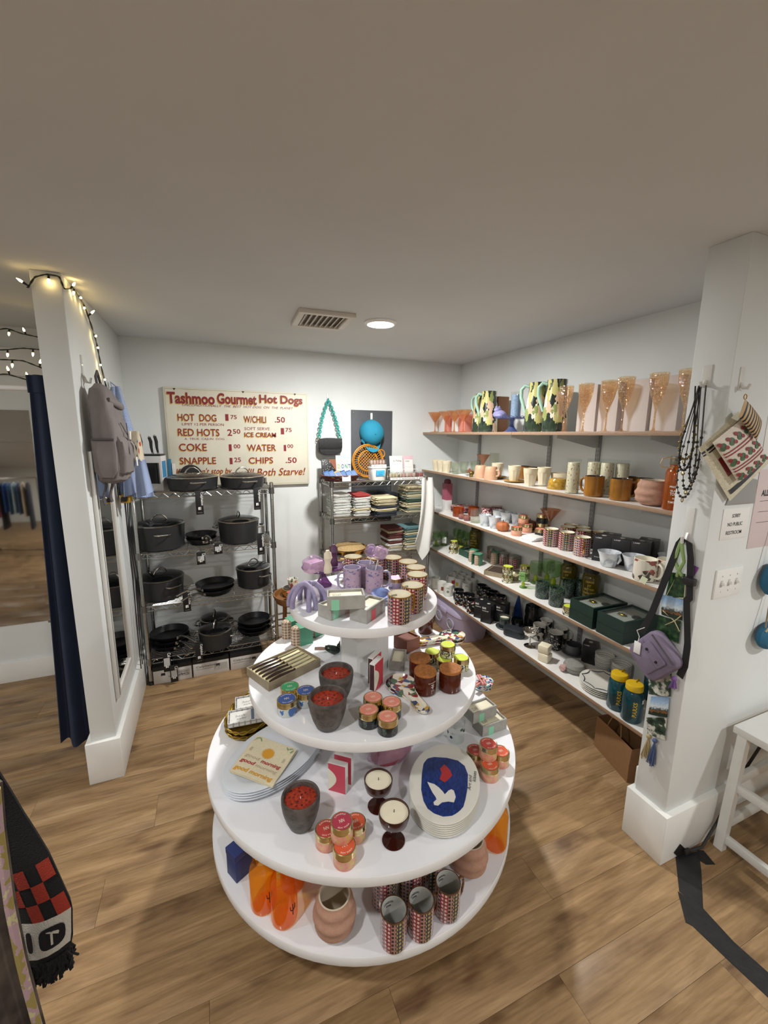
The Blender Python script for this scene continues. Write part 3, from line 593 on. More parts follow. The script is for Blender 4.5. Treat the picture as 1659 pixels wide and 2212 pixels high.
# cork lidded amber jars
m_amb = MGLASS('amber glass', 'b0562a', .4, '6a2c14', .04, .4); m_cork = M('woven lid', 'a0632c', .7, var=.3, vs=120, bump=.6, bs=300)
def amberjar():
    h = .088; r = .0415
    b = MB().lathe([(0, 0), (r*.9, 0), (r, .004), (r, h-.012), (r*.97, h-.01)], 32, cap1=False)
    l = MB().lathe([(r*.9, h-.013), (r*1.02, h-.0095), (r*1.02, h-.003), (r*.98, h), (0, h+.001)], 32)
    wx = MB().lathe([(0, .0065), (r*.9, .0065), (r*.9, h*.72), (0, h*.72)], 28)
    lt = MB(); 
    for tx, wd, hh, z in (('BAY & ROSEMARY', .036, .0042, .053), ('10 OZ', .012, .004, .022)):
        letter(lt, tx, (0, 0, 0), (1, 0, 0), (0, 1, 0), wd, hh, 0, wrap=lambda x, y, wd=wd, z=z: ((r+.0004)*cos(-pi/2-wd/r/2+x/r), (r+.0004)*sin(-pi/2-wd/r/2+x/r), z+y))
    for k in (-1, 0, 1):
        for zz in ((.035, .043) if k else (.03,)):
            lt.grid(lambda u, v, k=k, zz=zz: ((r+.0004)*cos(-pi/2+(k*(.001+.007*v)+(.0018 if k == 0 else .003)*(u-.5)*sin(pi*v if k else 1.5))/r), (r+.0004)*sin(-pi/2+(k*(.001+.007*v)+(.0018 if k == 0 else .003)*(u-.5)*sin(pi*v if k else 1.5))/r), zz+(.006 if k else .02)*v), 2, 5)
    return [('jar', b.mesh('jar', m_amb), None), ('lid', l.mesh('lid', m_cork), None), ('wax', wx.mesh('wax', M('amber wax', '7c3b1c', .6)), None), ('lettering', lt.mesh('lettering', m_inkw), 0)]
g = 'amber jars with woven lids'
for p, lb, a in (((0.731,1.366,0.882), 'amber glass jar with woven lid, at the back of three', 0), ((0.706,1.273,0.882), 'amber glass jar with woven lid and white leaf print, in front', 15), ((0.803,1.253,0.882), 'amber glass jar with woven lid nearest the tier edge', 60)): put('ajar', amberjar, 'candle_jar', lb, 'candle', (p[0], p[1], t2), radians(a), 1, g)
# boxes, plaid canisters, rear items
p = (0.776,1.569,0.794); t = thing('wax_box', 'square rust-brown box filled with brown wax on second tier', 'box', (p[0]+.01, p[1]+.03, t2), radians(20))
mr_ = M('rust ceramic', '7a4632', .6, var=.1); o = MB()
def ring4(a, b_, z): return [(a, b_, z), (-a, b_, z), (-a, -b_, z), (a, -b_, z)]
o.loft([ring4(.042, .042, 0), ring4(.042, .042, .058), ring4(.037, .037, .058), ring4(.037, .037, .046)]); part(t, 'box', o, mr_, sharp=20); part(t, 'wax', MB().box(-.0365, .0365, -.0365, .0365, .0462, .05), M('brown wax', '6b3523', .5))
p = (0.691,1.455,0.794); put('concP', concbox(None, 0, txt=False), 'soap_box', 'plain concrete candle box beside the white column', 'box', (p[0]+.0, p[1]+.03, t2), radians(58), .82, 'concrete boxes on the second tier')
p = (0.940,1.707,0.794); put('ajar2', lambda: [('jar', MB().lathe([(0, 0), (.034, 0), (.036, .004), (.036, .09), (.033, .092), (.033, .006), (0, .006)], 28).mesh('jar', m_amb), None), ('wax', MB().lathe([(0, .0065), (.032, .0065), (.032, .06), (0, .06)], 24).mesh('wax', M('amber wax', '7c3b1c', .6)), None)], 'candle_jar', 'open amber glass jar at the back of the second tier', 'candle', (p[0], p[1]+.0, t2), 0, 1, None)
p = (0.858,1.698,0.794); tag(link('pillar_candle', MB().lathe([(0, 0), (.036, 0), (.038, .003), (.038, .075), (.035, .079), (.01, .076), (0, .076)], 28).mesh('pillar_candle', M('ochre wax', 'b9974a', .6, var=.1, vs=40)), None, (p[0], p[1]+.045, t2)), 'ochre yellow pillar candle at the back of the second tier', 'candle')
m_plaid = MGRID('brown plaid print', '8f745e', 'e3d3bd', 14, 12, .09, .6); m_sleeve = M('green paper sleeve', '4f8f72', .6, var=.05)
def canister():
    r = .044; h = .088
    b = MB().lathe([(0, 0), (r*.95, 0), (r, .004), (r, h-.012), (r*.9, h-.004), (r*.6, h), (0, h)], 32, sx=1, sy=.62)
    o = MB()
    for s in (-1, 1): pass
    x0, x1 = -.012, .05
    sl = MB().loft([[(x, y, z) for y, z in ((-.032, .0008), (-.032, h+.001), (0, h+.004), (.032, h+.001), (.032, .0008))] for x in (x0, x1)], False, False)
    sl2 = MB().sheet(lambda u, v: [(x0+(x1-x0)*v, *q) for q in [((-.031+.0*u), .001)]][0] if False else (x0+(x1-x0)*v, (-.031 if u < .34 else (-.031+.062*(u-.34)/.32 if u < .66 else .031)), (.001+(h)*min(1, u/.34) if u < .34 else (h+.001 if u < .66 else h+.001-(h)*(u-.66)/.34))), 12, 1, .0012)
    return [('canister', b.mesh('canister', m_plaid), None), ('sleeve', sl2.mesh('sleeve', m_sleeve), None, 'green paper sleeve')]
g = 'plaid canisters with green sleeves on the second tier'
p = (0.319,1.787,0.794); put('plaid', canister, 'gift_canister', 'brown plaid canister with a folded green sleeve behind the knife box', 'canister', (p[0]+.025, p[1]+.03, t2), radians(8), 1, g)
put('plaid', canister, 'gift_canister', 'brown plaid canister at the very back, behind the sleeved one', 'canister', (p[0]-.005, p[1]+.115, t2), radians(20), 1, g)
put('plaid', canister, 'gift_canister', 'brown plaid canister in shade beneath the top tier', 'canister', (p[0]+.1, p[1]+.085, t2), radians(20), .95, g)
p = (0.462,1.602,0.794); t = thing('bird_ornament', 'small dark green glazed bird ornament with pinkish tail behind the pots', 'ornament', (p[0]-.01, p[1]+.06, t2), radians(160))
part(t, 'body', MB().loft([[(x, .02*r*cos(tau*j/14), .022+dz+.02*r*sin(tau*j/14)) for j in range(14)] for x, r, dz in ((-.04, .2, .004), (-.03, .7, .0), (-.01, 1, 0), (.015, .8, .008), (.03, .45, .012))]), M('bottle green glaze', '27322a', .15))
part(t, 'tail', MB().loft([[(x, w_*cos(tau*j/10), .03+.006*sin(tau*j/10)) for j in range(10)] for x, w_ in ((.025, .006), (.05, .012), (.075, .009))]), M('pinkish glaze', '9c7c70', .35)); part(t, 'head', MB().sphere((-.034, 0, .042), .013, 12, 8), M('bottle green glaze', '27322a', .15)); part(t, 'beak', MB().lathe([(.005, .052), (.003, .06), (0, .066)], 8, c=(-.034, 0)), M('bottle green glaze', '27322a', .15))
# ---------------------------------------------------------------- third tier
m_plat = M('pale grey glaze', 'd2d7de', .2, coat=.3, var=.02, vs=20)
def platter(a, b_, prof, m, n=56): return MB().loft([[((a+d)*cos(tau*j/n), (b_+d)*sin(tau*j/n), z) for j in range(n)] for d, z in prof])
PLA = radians(35); PLC = (.176, 1.491)
def platk(): return [('platter', platter(.222, .138, [(-.06, 0), (-.055, .001), (-.04, .003), (.0, .012), (.002, .0145), (-.002, .0165), (-.035, .0115), (-.042, .0125), (-.05, .0095), (-.09, .0085)], m_plat).mesh('platter', m_plat), None)]
for k in range(4): put('platter', platk, 'oval_platter', 'pale grey oval platter, %s of the stack of four' % ['lowest', 'second from the bottom', 'third from the bottom', 'topmost'][k], 'platter', (PLC[0], PLC[1], t3+.0005+.0098*k), PLA, 1, 'stacked oval platters')
# printed tea towel folded on the platters
tq = [(0.002,1.438,0.552), (0.136,1.311,0.552), (0.248,1.449,0.552), (0.116,1.593,0.552)]
TL = [Vector((q[0], q[1], 0)) for q in tq]
def bil(u, v): return (TL[0]*(1-u)+TL[1]*u)*(1-v)+(TL[3]*(1-u)+TL[2]*u)*v
tz = t3+.0098*3+.0185
def towel_top(u, v):
    p_ = bil(u, v); return (p_.x, p_.y, tz+.006+.0022*sin(u*5+v*3)+.002*sin(v*9)*(u)-.003*(u < .03 or u > .97))
t = thing('tea_towel', 'cream tea towel printed good morning with an orange sun', 'towel')
m_lin = M('natural linen', 'd8cdae', .85, var=.05, vs=120, bump=.2, bs=500)
part(t, 'folded_cloth', MB().sheet(lambda u, v: towel_top(u, v), 16, 16, .003), m_lin); part(t, 'under_fold', MB().sheet(lambda u, v: (bil(u*.99+.015, v*.98).x, bil(u*.99+.015, v*.98).y, tz+.0012+.0016*sin(u*6+v*4)), 12, 12, .003), m_lin)
def tw(x, y): q = towel_top(x, y); return (q[0], q[1], q[2]+.0022)
for tx, u0, u1, v0, hh, m_, b_ in (('good morning', .04, .93, .045, .13, M('mustard ink', 'd0962a', .7), .03), ('good', .06, .4, .24, .12, M('red ink', 'a8323a', .7), .03), ('morning', .43, .93, .24, .1, M('faded ink', 'b3a083', .7), .0), ('morning', .47, .93, .37, .12, M('red ink', 'a8323a', .7), .03), ('good', .08, .42, .39, .11, M('faded ink', 'b3a083', .7), 0)):
    lt = MB(); letter(lt, tx, (0, 0, 0), (1, 0, 0), (0, 1, 0), u1-u0, hh, b_, .15, wrap=lambda x, y, u0=u0, v0=v0: tw(u0+x, v0+y)); part(t, 'lettering', lt, m_)
sun = []
for k in range(48): a = tau*k/48; r_ = (.19 if k % 2 else .135); sun.append((.5+r_*cos(a)*.82, .66+r_*sin(a)*.78))
s_ = MB(); s_._add([tw(x, y) for x, y in sun]+[tw(.5, .66)], [[k, (k+1) % 48, 48] for k in range(48)], [[(0, 0)]*3]*48); part(t, 'sun_print', s_, M('mustard ink', 'd0962a', .7))
for cx_, sg in ((.1, 1), (.9, -1)):
    lf = MB()
    for dx, dy, a in ((0, .26, .5), (.07*sg, .235, 2.3), (-.05*sg, .2, 1.2)):
        lf._add([tw(cx_+dx+.055*cos(a)*cos(b2)-.016*sin(a)*sin(b2), .68+dy+.055*sin(a)*cos(b2)+.016*cos(a)*sin(b2)) for b2 in [tau*k/10 for k in range(10)]], [list(range(10))], [[(0, 0)]*10])
    part(t, 'leaf_print', lf, M('sage ink', '7f9a72', .7))
    br = MB()
    for k in range(3): br.grid(lambda u, v, k=k: tw(cx_+sg*(.02*k)-sg*.02*cos((u-.5)*2)+sg*.004*v, .62+.05*(u-.5)*2), 8, 1)
    part(t, 'curl_print', br, M('brown ink', '5f4332', .7))
# goblet candles
m_brg = MGLASS('brown glass', '8a3c20', .45, '4a1c10', .04, .5)
def goblet():
    b = MB().lathe([(0, 0), (.03, 0), (.0305, .002), (.02, .006), (.006, .012), (.0045, .03), (.0055, .042), (.022, .05), (.036, .068), (.0405, .088), (.0405, .101), (.0385, .101), (.038, .088), (0, .086)], 36)
    return [('goblet', b.mesh('goblet', m_brg), None), ('wax', MB().lathe([(0, .06), (.03, .066), (.0378, .086), (.0378, .095), (0, .096)], 32).mesh('wax', m_wax), None), ('wick', MB().tube([(0, 0, .095), (.001, .001, .104)], .001, 6).mesh('wick', m_wick), None)]
pg = (0.468,1.148,0.600); put('goblet', goblet, 'goblet_candle', 'brown glass goblet candle, farther of the pair', 'candle', (pg[0], pg[1], t3), 0, (1.19, 1.19, 1.08), 'goblet candles')
pg = (0.467,1.015,0.600); put('goblet', goblet, 'goblet_candle', 'brown glass goblet candle, nearer of the pair', 'candle', (pg[0], pg[1], t3), 0, (1.19, 1.19, 1.08), 'goblet candles')
# stack of oval dove plates
m_plw = M('off-white glaze', 'dcdad0', .15, coat=.4)
d1 = (0.812,1.246,0.547); d0 = (0.594,0.964,0.547); dc = ((d0[0]+d1[0])/2, (d0[1]+d1[1])/2); DA = math.atan2(d1[1]-dc[1], d1[0]-dc[0])
def dplate(): return [('plate', platter(.178, .121, [(-.07, 0), (-.035, .001), (-.01, .007), (0, .0105), (.001, .0125), (-.003, .0135), (-.035, .0085), (-.06, .0075)], m_plw).mesh('plate', m_plw), None)]
for k in range(6): put('dplate', dplate, 'oval_plate', 'off-white oval plate, %s from the bottom of the stack under the dove plate' % ordn(k), 'plate', (dc[0], dc[1], t3+.0005+.0078*k), DA, 1, 'stacked oval plates')
zt = t3+.0005+.0078*6; t = thing('dove_plate', 'oval plate painted with white dove and red lips on dark blue', 'plate', (dc[0], dc[1], zt), DA)
part(t, 'plate', platter(.178, .121, [(-.07, 0), (-.035, .001), (-.01, .007), (0, .0105), (.001, .0125), (-.003, .0135), (-.035, .0085), (-.06, .0078)], m_plw), m_plw)
def loc2(P): return [(cos(DA)*(q[0]-dc[0])+sin(DA)*(q[1]-dc[1]), -sin(DA)*(q[0]-dc[0])+cos(DA)*(q[1]-dc[1])) for q in P][::-1]
part(t, 'blue_paint', MB().prism(loc2([(0.678,1.213,0.548), (0.701,1.219,0.548), (0.724,1.216,0.548), (0.766,1.195,0.548), (0.798,1.167,0.548), (0.807,1.136,0.548), (0.796,1.098,0.548), (0.762,1.049,0.548), (0.729,1.012,0.548), (0.704,0.987,0.548), (0.680,0.976,0.548), (0.655,0.974,0.548), (0.626,0.983,0.548), (0.605,1.004,0.548), (0.594,1.028,0.548), (0.595,1.058,0.548), (0.609,1.102,0.548), (0.642,1.160,0.548)]), .0079, .0094), M('cobalt brushwork', '18306e', .2, var=.5, vs=60, stretch=(1, 3, 1)))
part(t, 'dove_print', MB().prism(loc2([(0.644,1.123,0.548), (0.650,1.116,0.548), (0.662,1.105,0.548), (0.670,1.086,0.548), (0.674,1.065,0.548), (0.674,1.054,0.548), (0.694,1.063,0.548), (0.706,1.064,0.548), (0.711,1.056,0.548), (0.703,1.031,0.548), (0.686,1.015,0.548), (0.671,1.025,0.548), (0.649,1.030,0.548), (0.631,1.024,0.548), (0.620,1.031,0.548), (0.623,1.041,0.548), (0.638,1.047,0.548), (0.640,1.056,0.548), (0.639,1.077,0.548), (0.641,1.098,0.548)]), .0095, .0099), m_plw, 'white dove shape'); part(t, 'lips_print', MB().prism(loc2([(0.712,1.139,0.548), (0.715,1.158,0.548), (0.741,1.170,0.548), (0.744,1.156,0.548), (0.746,1.139,0.548), (0.741,1.115,0.548), (0.720,1.105,0.548), (0.700,1.098,0.548), (0.690,1.117,0.548)]), .0095, .0099), M('lip red', 'ac2e30', .3))
lt = MB(); letter(lt, 'Art and', (-.02, -.092, .0118), (1, 0, .0), (0, 1, -.1), .07, .011, 0, .3); letter(lt, 'kisses', (.02, -.107, .0138), (1, 0, .0), (0, 1, -.1), .05, .012, 0, .3); part(t, 'lettering', lt, m_ink)
# peach tins
g = 'peach candle tins by the goblets'
tin_at('red', (0.269,1.085,0.547), 'red-topped peach tin on the goblet tier, beside the grey pot', g, t3, 1.02); tin_at('orange', (0.361,1.075,0.547), 'orange-topped peach tin half hidden behind the stacked tin', g, t3, 1.0)
tin_at('orange', (0.305,1.011,0.547), 'orange-topped peach tin nearest the front edge', g, t3, 1.02); q = (0.306,1.041,0.602); tin_at('rasp', q, 'raspberry-topped peach tin stacked on the three others', g, t3+.0565, 1.0)
g = 'peach candle tins by the dove plate'
tin_at('red', (0.893,1.192,0.547), 'red-topped peach tin touching the dove plate', g, t3); tin_at('orange', (0.981,1.150,0.547), 'orange-topped peach tin at the outer rim near the concrete boxes', g, t3)
tin_at('orange', (0.901,1.110,0.547), 'orange-topped peach tin in front of its cluster by the dove plate', g, t3); tin_at('red', (0.917,1.145,0.602), 'red-topped peach tin stacked on its cluster by the dove plate', g, t3+.0555)
# concrete boxes at the rim
p = (1.002,1.293,0.492); pe = (1.121,1.298,0.492); ca = math.atan2(pe[1]-p[1], pe[0]-p[0]); put('concR', concbox(m_mint, -.02), 'soap_box', 'concrete candle box with mint band, lower of two at the rim', 'box', (p[0]+.065*cos(ca)-.036*sin(ca), p[1]+.065*sin(ca)+.036*cos(ca), t3), ca, .98, 'concrete boxes at the third tier rim')
put('concR', concbox(m_mint, -.02), 'soap_box', 'concrete candle box with mint band, upper of two at the rim', 'box', (p[0]+.035*cos(ca)-.07*sin(ca), p[1]+.035*sin(ca)+.07*cos(ca), t3+.0492), ca+.05, .98, 'concrete boxes at the third tier rim')
# glass with flowers, pink pouch, clips
m_clear = MGLASS('clear glass', 'f4f7f6', 0, None, .02, .3)
def fglass():
    r = .036; h = .105; L = [('tumbler', MB().lathe([(0, 0), (r*.92, 0), (r, .004), (r, h)], 36, cap1=False).mesh('tumbler', m_clear), None)]
    for k in range(7):
        a = k*tau/7+.3*(k % 2); z = .03+.05*((k*3) % 4)/4; c = [m_ink, M('navy ink', '2b3350', .5), M('green ink', '3f6a4c', .5)][k % 3]; b = MB()
        for j in range(5): b.grid(lambda u, v, j=j: ((r+.0005)*cos(a+(.0035*cos(j*tau/5)+.003*(u-.5)*2*cos(0))/r), (r+.0005)*sin(a+(.0035*cos(j*tau/5)+.003*(u-.5)*2)/r), z+.0035*sin(j*tau/5)+.003*(v-.5)*2), 2, 2)
        L.append(('flower_print', b.mesh('flower_print', c), 0))
    return L
p = (0.891,1.308,0.492); put('fglass', fglass, 'tumbler', 'clear tumbler dotted with little dark flowers, nearest the dove plate', 'glass', (p[0], p[1]+.02, t3), 0, 1, 'flower tumblers'); put('fglass', fglass, 'tumbler', 'clear tumbler dotted with little dark flowers, farther under the tier', 'glass', (p[0]-.055, p[1]+.09, t3), 1, 1, 'flower tumblers')
p = (0.591,1.296,0.492); t = thing('pouch', 'plump raspberry pink pouch in clear wrap under the second tier', 'pouch', (p[0]+.0, p[1]+.025, t3), radians(8))
part(t, 'bag', MB().sphere((0, 0, .045), .06, 24, 14, sc=(1.45, .9, .75)), M('raspberry cloth', '8f3346', .6, var=.15, vs=25)); part(t, 'zip', MB().tube([(.075*cos(a), .048*sin(a), .07+.004*sin(a*2)) for a in [pi*.1+pi*.8*k/10 for k in range(11)]], .0025, 6), M('dark pink zip', '6a2030', .5)); part(t, 'wrapper', crumple(MB(), (0, 0, .058), .066, (1.42, .92, .72), 21, 20, 10), m_cello, sharp=12)
p = (1.201,1.576,0.492); m_bfl = MVOR('blue folk glaze', [(0, 'e8e6de'), (.3, '3d4f93'), (.45, 'e8e6de'), (.6, '7fc0bb'), (.78, 'c95f5f'), (.86, 'e8e6de')], 120, 120, .2, 'Object')
for k in range(3): put('bcoast', lambda: [('coaster', MB().lathe([(0, 0), (.05, 0), (.052, .003), (.052, .009), (.05, .01), (0, .009)], 32).mesh('coaster', m_bfl), None)], 'coaster', 'round blue folk-print coaster, %s of its stack' % ['bottom', 'middle', 'top'][k], 'coaster', (p[0]+.02+.003*k, p[1]+.03, t3+.0005+.0103*k), k, 1, 'folk-print coasters')
for k, (a, lb) in enumerate(((20, 'pink wooden clothes peg lying flat on the blue coasters'), (75, 'pink wooden clothes peg crossed over the other peg'))):
    t = thing('clothes_peg', lb, 'peg', (p[0]-.012+.012*k, p[1]+.008, t3+.033+.0125*k), radians(a), 'pink pegs')
    for s in (-1, 1): part(t, 'arm', MB().rbox(-.042, .042, s*.006-.0045, s*.006+.0045, 0, .012, .002), M('pink paint', 'd68f8a', .5))
    part(t, 'spring', MB().lathe([(.0035, .0122), (.006, .0122), (.006, .0135), (.0035, .0135)], 14, cap0=False, cap1=False), m_black)
# gold trays with white soap boxes
gt = (0.075,1.725,0.522); m_gt = M('gilt', 'a98c3a', .35, .85, var=.2, vs=50); GC = (gt[0]+.04, gt[1]+.06); GA = radians(62)
def gtray():
    n = 60; L = [('tray', platter(.15, .1, [(-.02, 0), (-.01, .001), (0, .012), (.001, .014), (-.004, .0135), (-.02, .004)], m_gt).mesh('tray', m_gt), None)]
    for ph in (0, pi): L.append(('twig_rim', MB().tube([((.153+.004*cos(11*a+ph))*cos(a), (.103+.004*cos(9*a+ph))*sin(a), .016+.004*sin(9*a+ph)) for a in [tau*k/90 for k in range(90)]], .0032, 6, True).mesh('twig_rim', m_gt), None))
    return L
for k in range(2): put('gtray', gtray, 'gilt_tray', 'gilt oval tray with twisted twig rim, %s of two' % ['lower', 'upper'][k], 'tray', (GC[0], GC[1], t3+.0005+.0225*k), GA, 1, 'gilt trays')
m_lace = MGRID('lace print card', 'd9d8d6', '9c9a98', 26, 4, .12, .6)
def sbox():
    o = MB().loft([ring4(.075, .045, 0), ring4(.075, .045, .02), ring4(.072, .042, .02), ring4(.072, .042, .006)]); lt = MB()
    letter(lt, 'bath', (-.045, 0, .0142), (1, 0, 0), (0, 1, 0), .04, .014, 0, .3); letter(lt, 'salts', (-.04, -.018, .0142), (1, 0, 0), (0, 1, 0), .04, .012, 0, .3)
    return [('box', o.mesh('box', m_lace, 20), None), ('soap', MB().rbox(-.068, .068, -.039, .039, .0065, .014, .002).mesh('soap', M('speckled soap', 'd5d3ce', .6, var=.08, vs=90)), None), ('ribbon', MB().box(.02, .032, -.036, .036, .0141, .0152).mesh('ribbon', M('slate ribbon', '5d6a80', .5)), None), ('lettering', lt.mesh('lettering', M('grey print', '77746f', .6)), 1)]
p = (0.075,1.697,0.552); put('sbox', sbox, 'soap_tray', 'white lace-print soap box with slate ribbon, nearer on the gilt trays', 'box', (p[0]+.01, p[1]+.03, t3+.045), radians(-4), 1, 'lace-print soap boxes'); put('sbox', sbox, 'soap_tray', 'white lace-print soap box farther on the gilt trays', 'box', (p[0]+.045, p[1]+.122, t3+.045), radians(-4), 1, 'lace-print soap boxes')
# ---------------------------------------------------------------- lowest tier
m_org = MGLASS('orange glass', 'ffca66', .13, 'f09c14', .03, .35)
def obottle():
    r = .043; h = .19
    b = MB().lathe([(0, 0), (r*.7, 0), (r*.95, .006), (r, .02), (r, h*.74), (r*.9, h*.84), (r*.68, h*.9), (r*.66, h*.97), (r*.7, h)], 32, cap1=False)
    lt = MB().tube([(0, -r-.0006, .05), (0, -r-.0006, .09)], .0014, 5)
    for s in (-1, 1): lt.tube([(0, -r-.0006, .065), (s*.008, -r-.0004, .072), (s*.009, -r-.0002, .085)], .0013, 5)
    lp = MB().tube([(.02*cos(a), .004*sin(a*2), h+.005+.012*sin(a)) for a in [pi*k/10 for k in range(11)]], .003, 6)
    return [('bottle', b.mesh('bottle', m_org), None), ('cactus_print', lt.mesh('cactus_print', m_ink), 0), ('loop', lp.mesh('loop', M('yellow cord', 'e0a52a', .5)), None)]
g = 'orange glass bottles on the lowest tier'
p = (0.073,1.200,0.195); put('obot', obottle, 'glass_bottle', 'translucent orange bottle nearest the dark blue box', 'bottle', (p[0]+.01, p[1]+.012, t4), radians(20), 1, g)
p = (0.140,1.131,0.195); put('obot', obottle, 'glass_bottle', 'translucent orange bottle in front on the lowest tier', 'bottle', (p[0], p[1]+.014, t4), radians(30), 1, g)
put('obot', obottle, 'glass_bottle', 'translucent orange bottle behind the front pair', 'bottle', (p[0]+.045, p[1]+.11, t4), radians(90), 1, g)
p = (0.934,1.076,0.195); put('obot', obottle, 'glass_bottle', 'translucent orange bottle alone at the far rim of the lowest tier', 'bottle', (p[0], p[1]+.014, t4), radians(200), .98, g)
m_tc = M('pink terracotta', 'b08873', .85, var=.1, vs=70, bump=.3, bs=250)
def bubble(k=3, r=.068, h=.115, ro=.045):
    P = [(0, 0), (r*.5, 0), (r*.6, .003)]; n = 24
    for i in range(n+1):
        q = i/n; env = .62+.38*sin(pi*min(1, q*1.15+.05))**.8 if q < .45 else 1-(1-(ro+.01)/r)*((q-.45)/.55)**1.2
        P.append((r*env*(.965+.035*cos(tau*(q*k-.5))), .004+(h-.004)*q))
    P += [(ro+.006, h+.003), (ro+.001, h+.003), (ro-.001, h-.002), (ro+.004, h*.85), (ro+.006, h*.5), (ro*.8, .014), (0, .01)]
    b = MB().lathe(P[:-6], 40, cap1=False); b.lathe(P[-7:], 40, cap0=False, mi=1)
    return [('vase', b.mesh('vase', [m_tc, M('pale clay inside', 'c9bba6', .8)], 60), None)]
p = (0.285,1.029,0.195); put('bubbleA', lambda: bubble(3, .07, .125, .044), 'bubble_vase', 'pink terracotta bubble vase at the front of the lowest tier', 'vase', (p[0], p[1]+.03, t4), 0, 1, 'bubble vases')
p = (0.795,1.029,0.195); put('bubbleA', lambda: bubble(3, .07, .125, .044), 'bubble_vase', 'pink terracotta bubble vase in shade beside the mugs', 'vase', (p[0]-.005, p[1]+.03, t4), 1, 1, 'bubble vases')
m_dk = M('grey glaze', 'b9b9b4', .2, coat=.3); dmug = mugk(.0415, .118, m_house, m_dk, M('bronze lustre', '8a6a52', .15, .9), [('LONDON', .032), ('TOWN', .018)], rim=M('bronze lustre', '8a6a52', .15, .9))
g = 'town-house mugs on the lowest tier'
for q, a, lb in (((0.444,0.954,0.313), 5, 'town-house mug at the front of the lowest tier'), ((0.535,0.947,0.313), 10, 'town-house mug in the middle of the lowest tier group'), ((0.641,0.961,0.313), 10, 'town-house mug at the outer end of the lowest tier group'), ((0.448,1.025,0.313), 30, 'town-house mug behind the front one, under the rim'), ((0.542,1.017,0.313), 60, 'town-house mug half hidden under the rim'), ((0.623,1.020,0.313), 120, 'town-house mug almost hidden behind the outer one')):
    k_ = lb.split()[2] in ('behind', 'half', 'almost'); mug_at((q[0]+.012*k_, q[1]+.045*k_), a, lb, g, 1, 'dmug', dmug, t4)
p = (0.023,1.329,0.195); t = thing('blue_box', 'dark blue gift box standing at the edge of the lowest tier', 'box', (p[0], p[1]+.03, t4), radians(28)); mbb = M('navy card', '27346b', .55)
part(t, 'box', MB().rbox(-.04, .04, -.03, .03, 0, .085, .002), mbb); part(t, 'lid', MB().rbox(-.0412, .0412, -.0312, .0312, .085, .11, .002), mbb)
# ---------------------------------------------------------------- goods on the wall shelves
m_rose = MGLASS('rose gold glass', 'efc39c', .2, 'dba478', .06, .5); m_rose2 = MGLASS('smoky rose glass', 'd8a581', .22, 'bd8763', .06, .45)
def martini():
    b = MB().lathe([(0, 0), (.033, 0), (.034, .0015), (.006, .006), (.0032, .02), (.0035, .062), (.05, .13)], 32, cap1=False)
    return [('martini_glass', b.mesh('martini_glass', m_rose), None)]
def flute():
    b = MB().lathe([(0, 0), (.033, 0), (.034, .0015), (.008, .006), (.004, .02), (.0045, .1), (.012, .125), (.027, .165), (.037, .215), (.04, .262)], 36, cap1=False)
    m = MGLASS('hammered gold glass', 'f9e2bd', .1, 'd9a048', .05, .7, bump=1)
    return [('flute', b.mesh('flute', m), None)]
def cbox(w, d, h, m, lid=.8, m2=None):
    def fn():
        L = [('carton', MB().rbox(-w/2, w/2, -d/2, d/2, 0, h, .0015).mesh('carton', m), None)]
        L.append(('flap', MB().box(-w/2+.001, w/2-.001, -d/2+.001, -d/2+.0135, h, h+.0006).mesh('flap', m2 or m), None)); return L
    return fn
m_pinkc = M('salmon card', 'd88d7f', .6); m_whc = M('white box card', 'dedddb', .6); m_pk2 = M('blush card', 'c6b8b1', .6)
# top shelf
def off(p, d): return (p[0]+d*.62, p[1]+d*.7) if d <= .07 else (p[0]+d, p[1])
for i, y in enumerate(((1.900,3.419,1.915)[1], (1.930,3.243,1.909)[1], (1.930,3.107,1.905)[1], (1.930,2.964,1.900)[1])): put('martini', martini, 'martini_glass', 'rose gold martini glass on the top shelf, %s from the corner' % ordn(i), 'glass', ([1.9, 1.93, 1.93, 1.93][i], y, S1), 0, 1.36, 'martini glasses on the top shelf')
for i, (u, m_, w_) in enumerate((((2.060,3.549,1.837)[1]-.02, m_whc, .1), ((2.060,3.390,1.835)[1], m_pinkc, .1), ((2.060,3.227,1.833)[1], m_whc, .1), ((2.060,3.118,1.831)[1], m_pinkc, .09))): put('gc%d' % i, cbox(.12, w_, .15, m_, .8, M('box flap grey', 'c9c2bd', .6)), 'glass_carton', '%s gift carton behind the martini glasses, %s from the corner' % (['white', 'salmon'][i % 2], ordn(i)), 'box', (2.07, u, S1), 0, 1, 'martini cartons')
m_lily = MVOR('white flowers on dark leaves', [(0, '1f2a22'), (.28, 'c9c27c'), (.46, 'e9dfc6'), (.6, '2c3b2a'), (.7, 'd9b79a'), (.82, '8f9a58'), (.9, 'efe8d6')], 12, 11, .2, noise=.8, coat=.4); m_mint2 = M('mint handle', 'a9cdb9', .25, coat=.3)
def pitcher():
    r = .058; h = .24
    b = MB().lathe([(0, 0), (r, 0), (r*1.02, .004), (r*.98, .08), (r*.86, .16), (r*.76, .21), (r*.78, h), (r*.72, h), (r*.7, .2), (r*.9, .03), (0, .02)], 32)
    hd = MB().tube([(-r*.75, 0, h*.93), (-r*1.15, 0, h*.96), (-r*1.45, 0, h*.88), (-r*1.45, 0, h*.72), (-r*1.2, 0, h*.55), (-r*.98, 0, h*.4)], [.008, .009, .0095, .0095, .009, .007], 10)
    return [('jug', b.mesh('jug', m_lily), None), ('handle', hd.mesh('handle', m_mint2), None, 'mint green handle')]
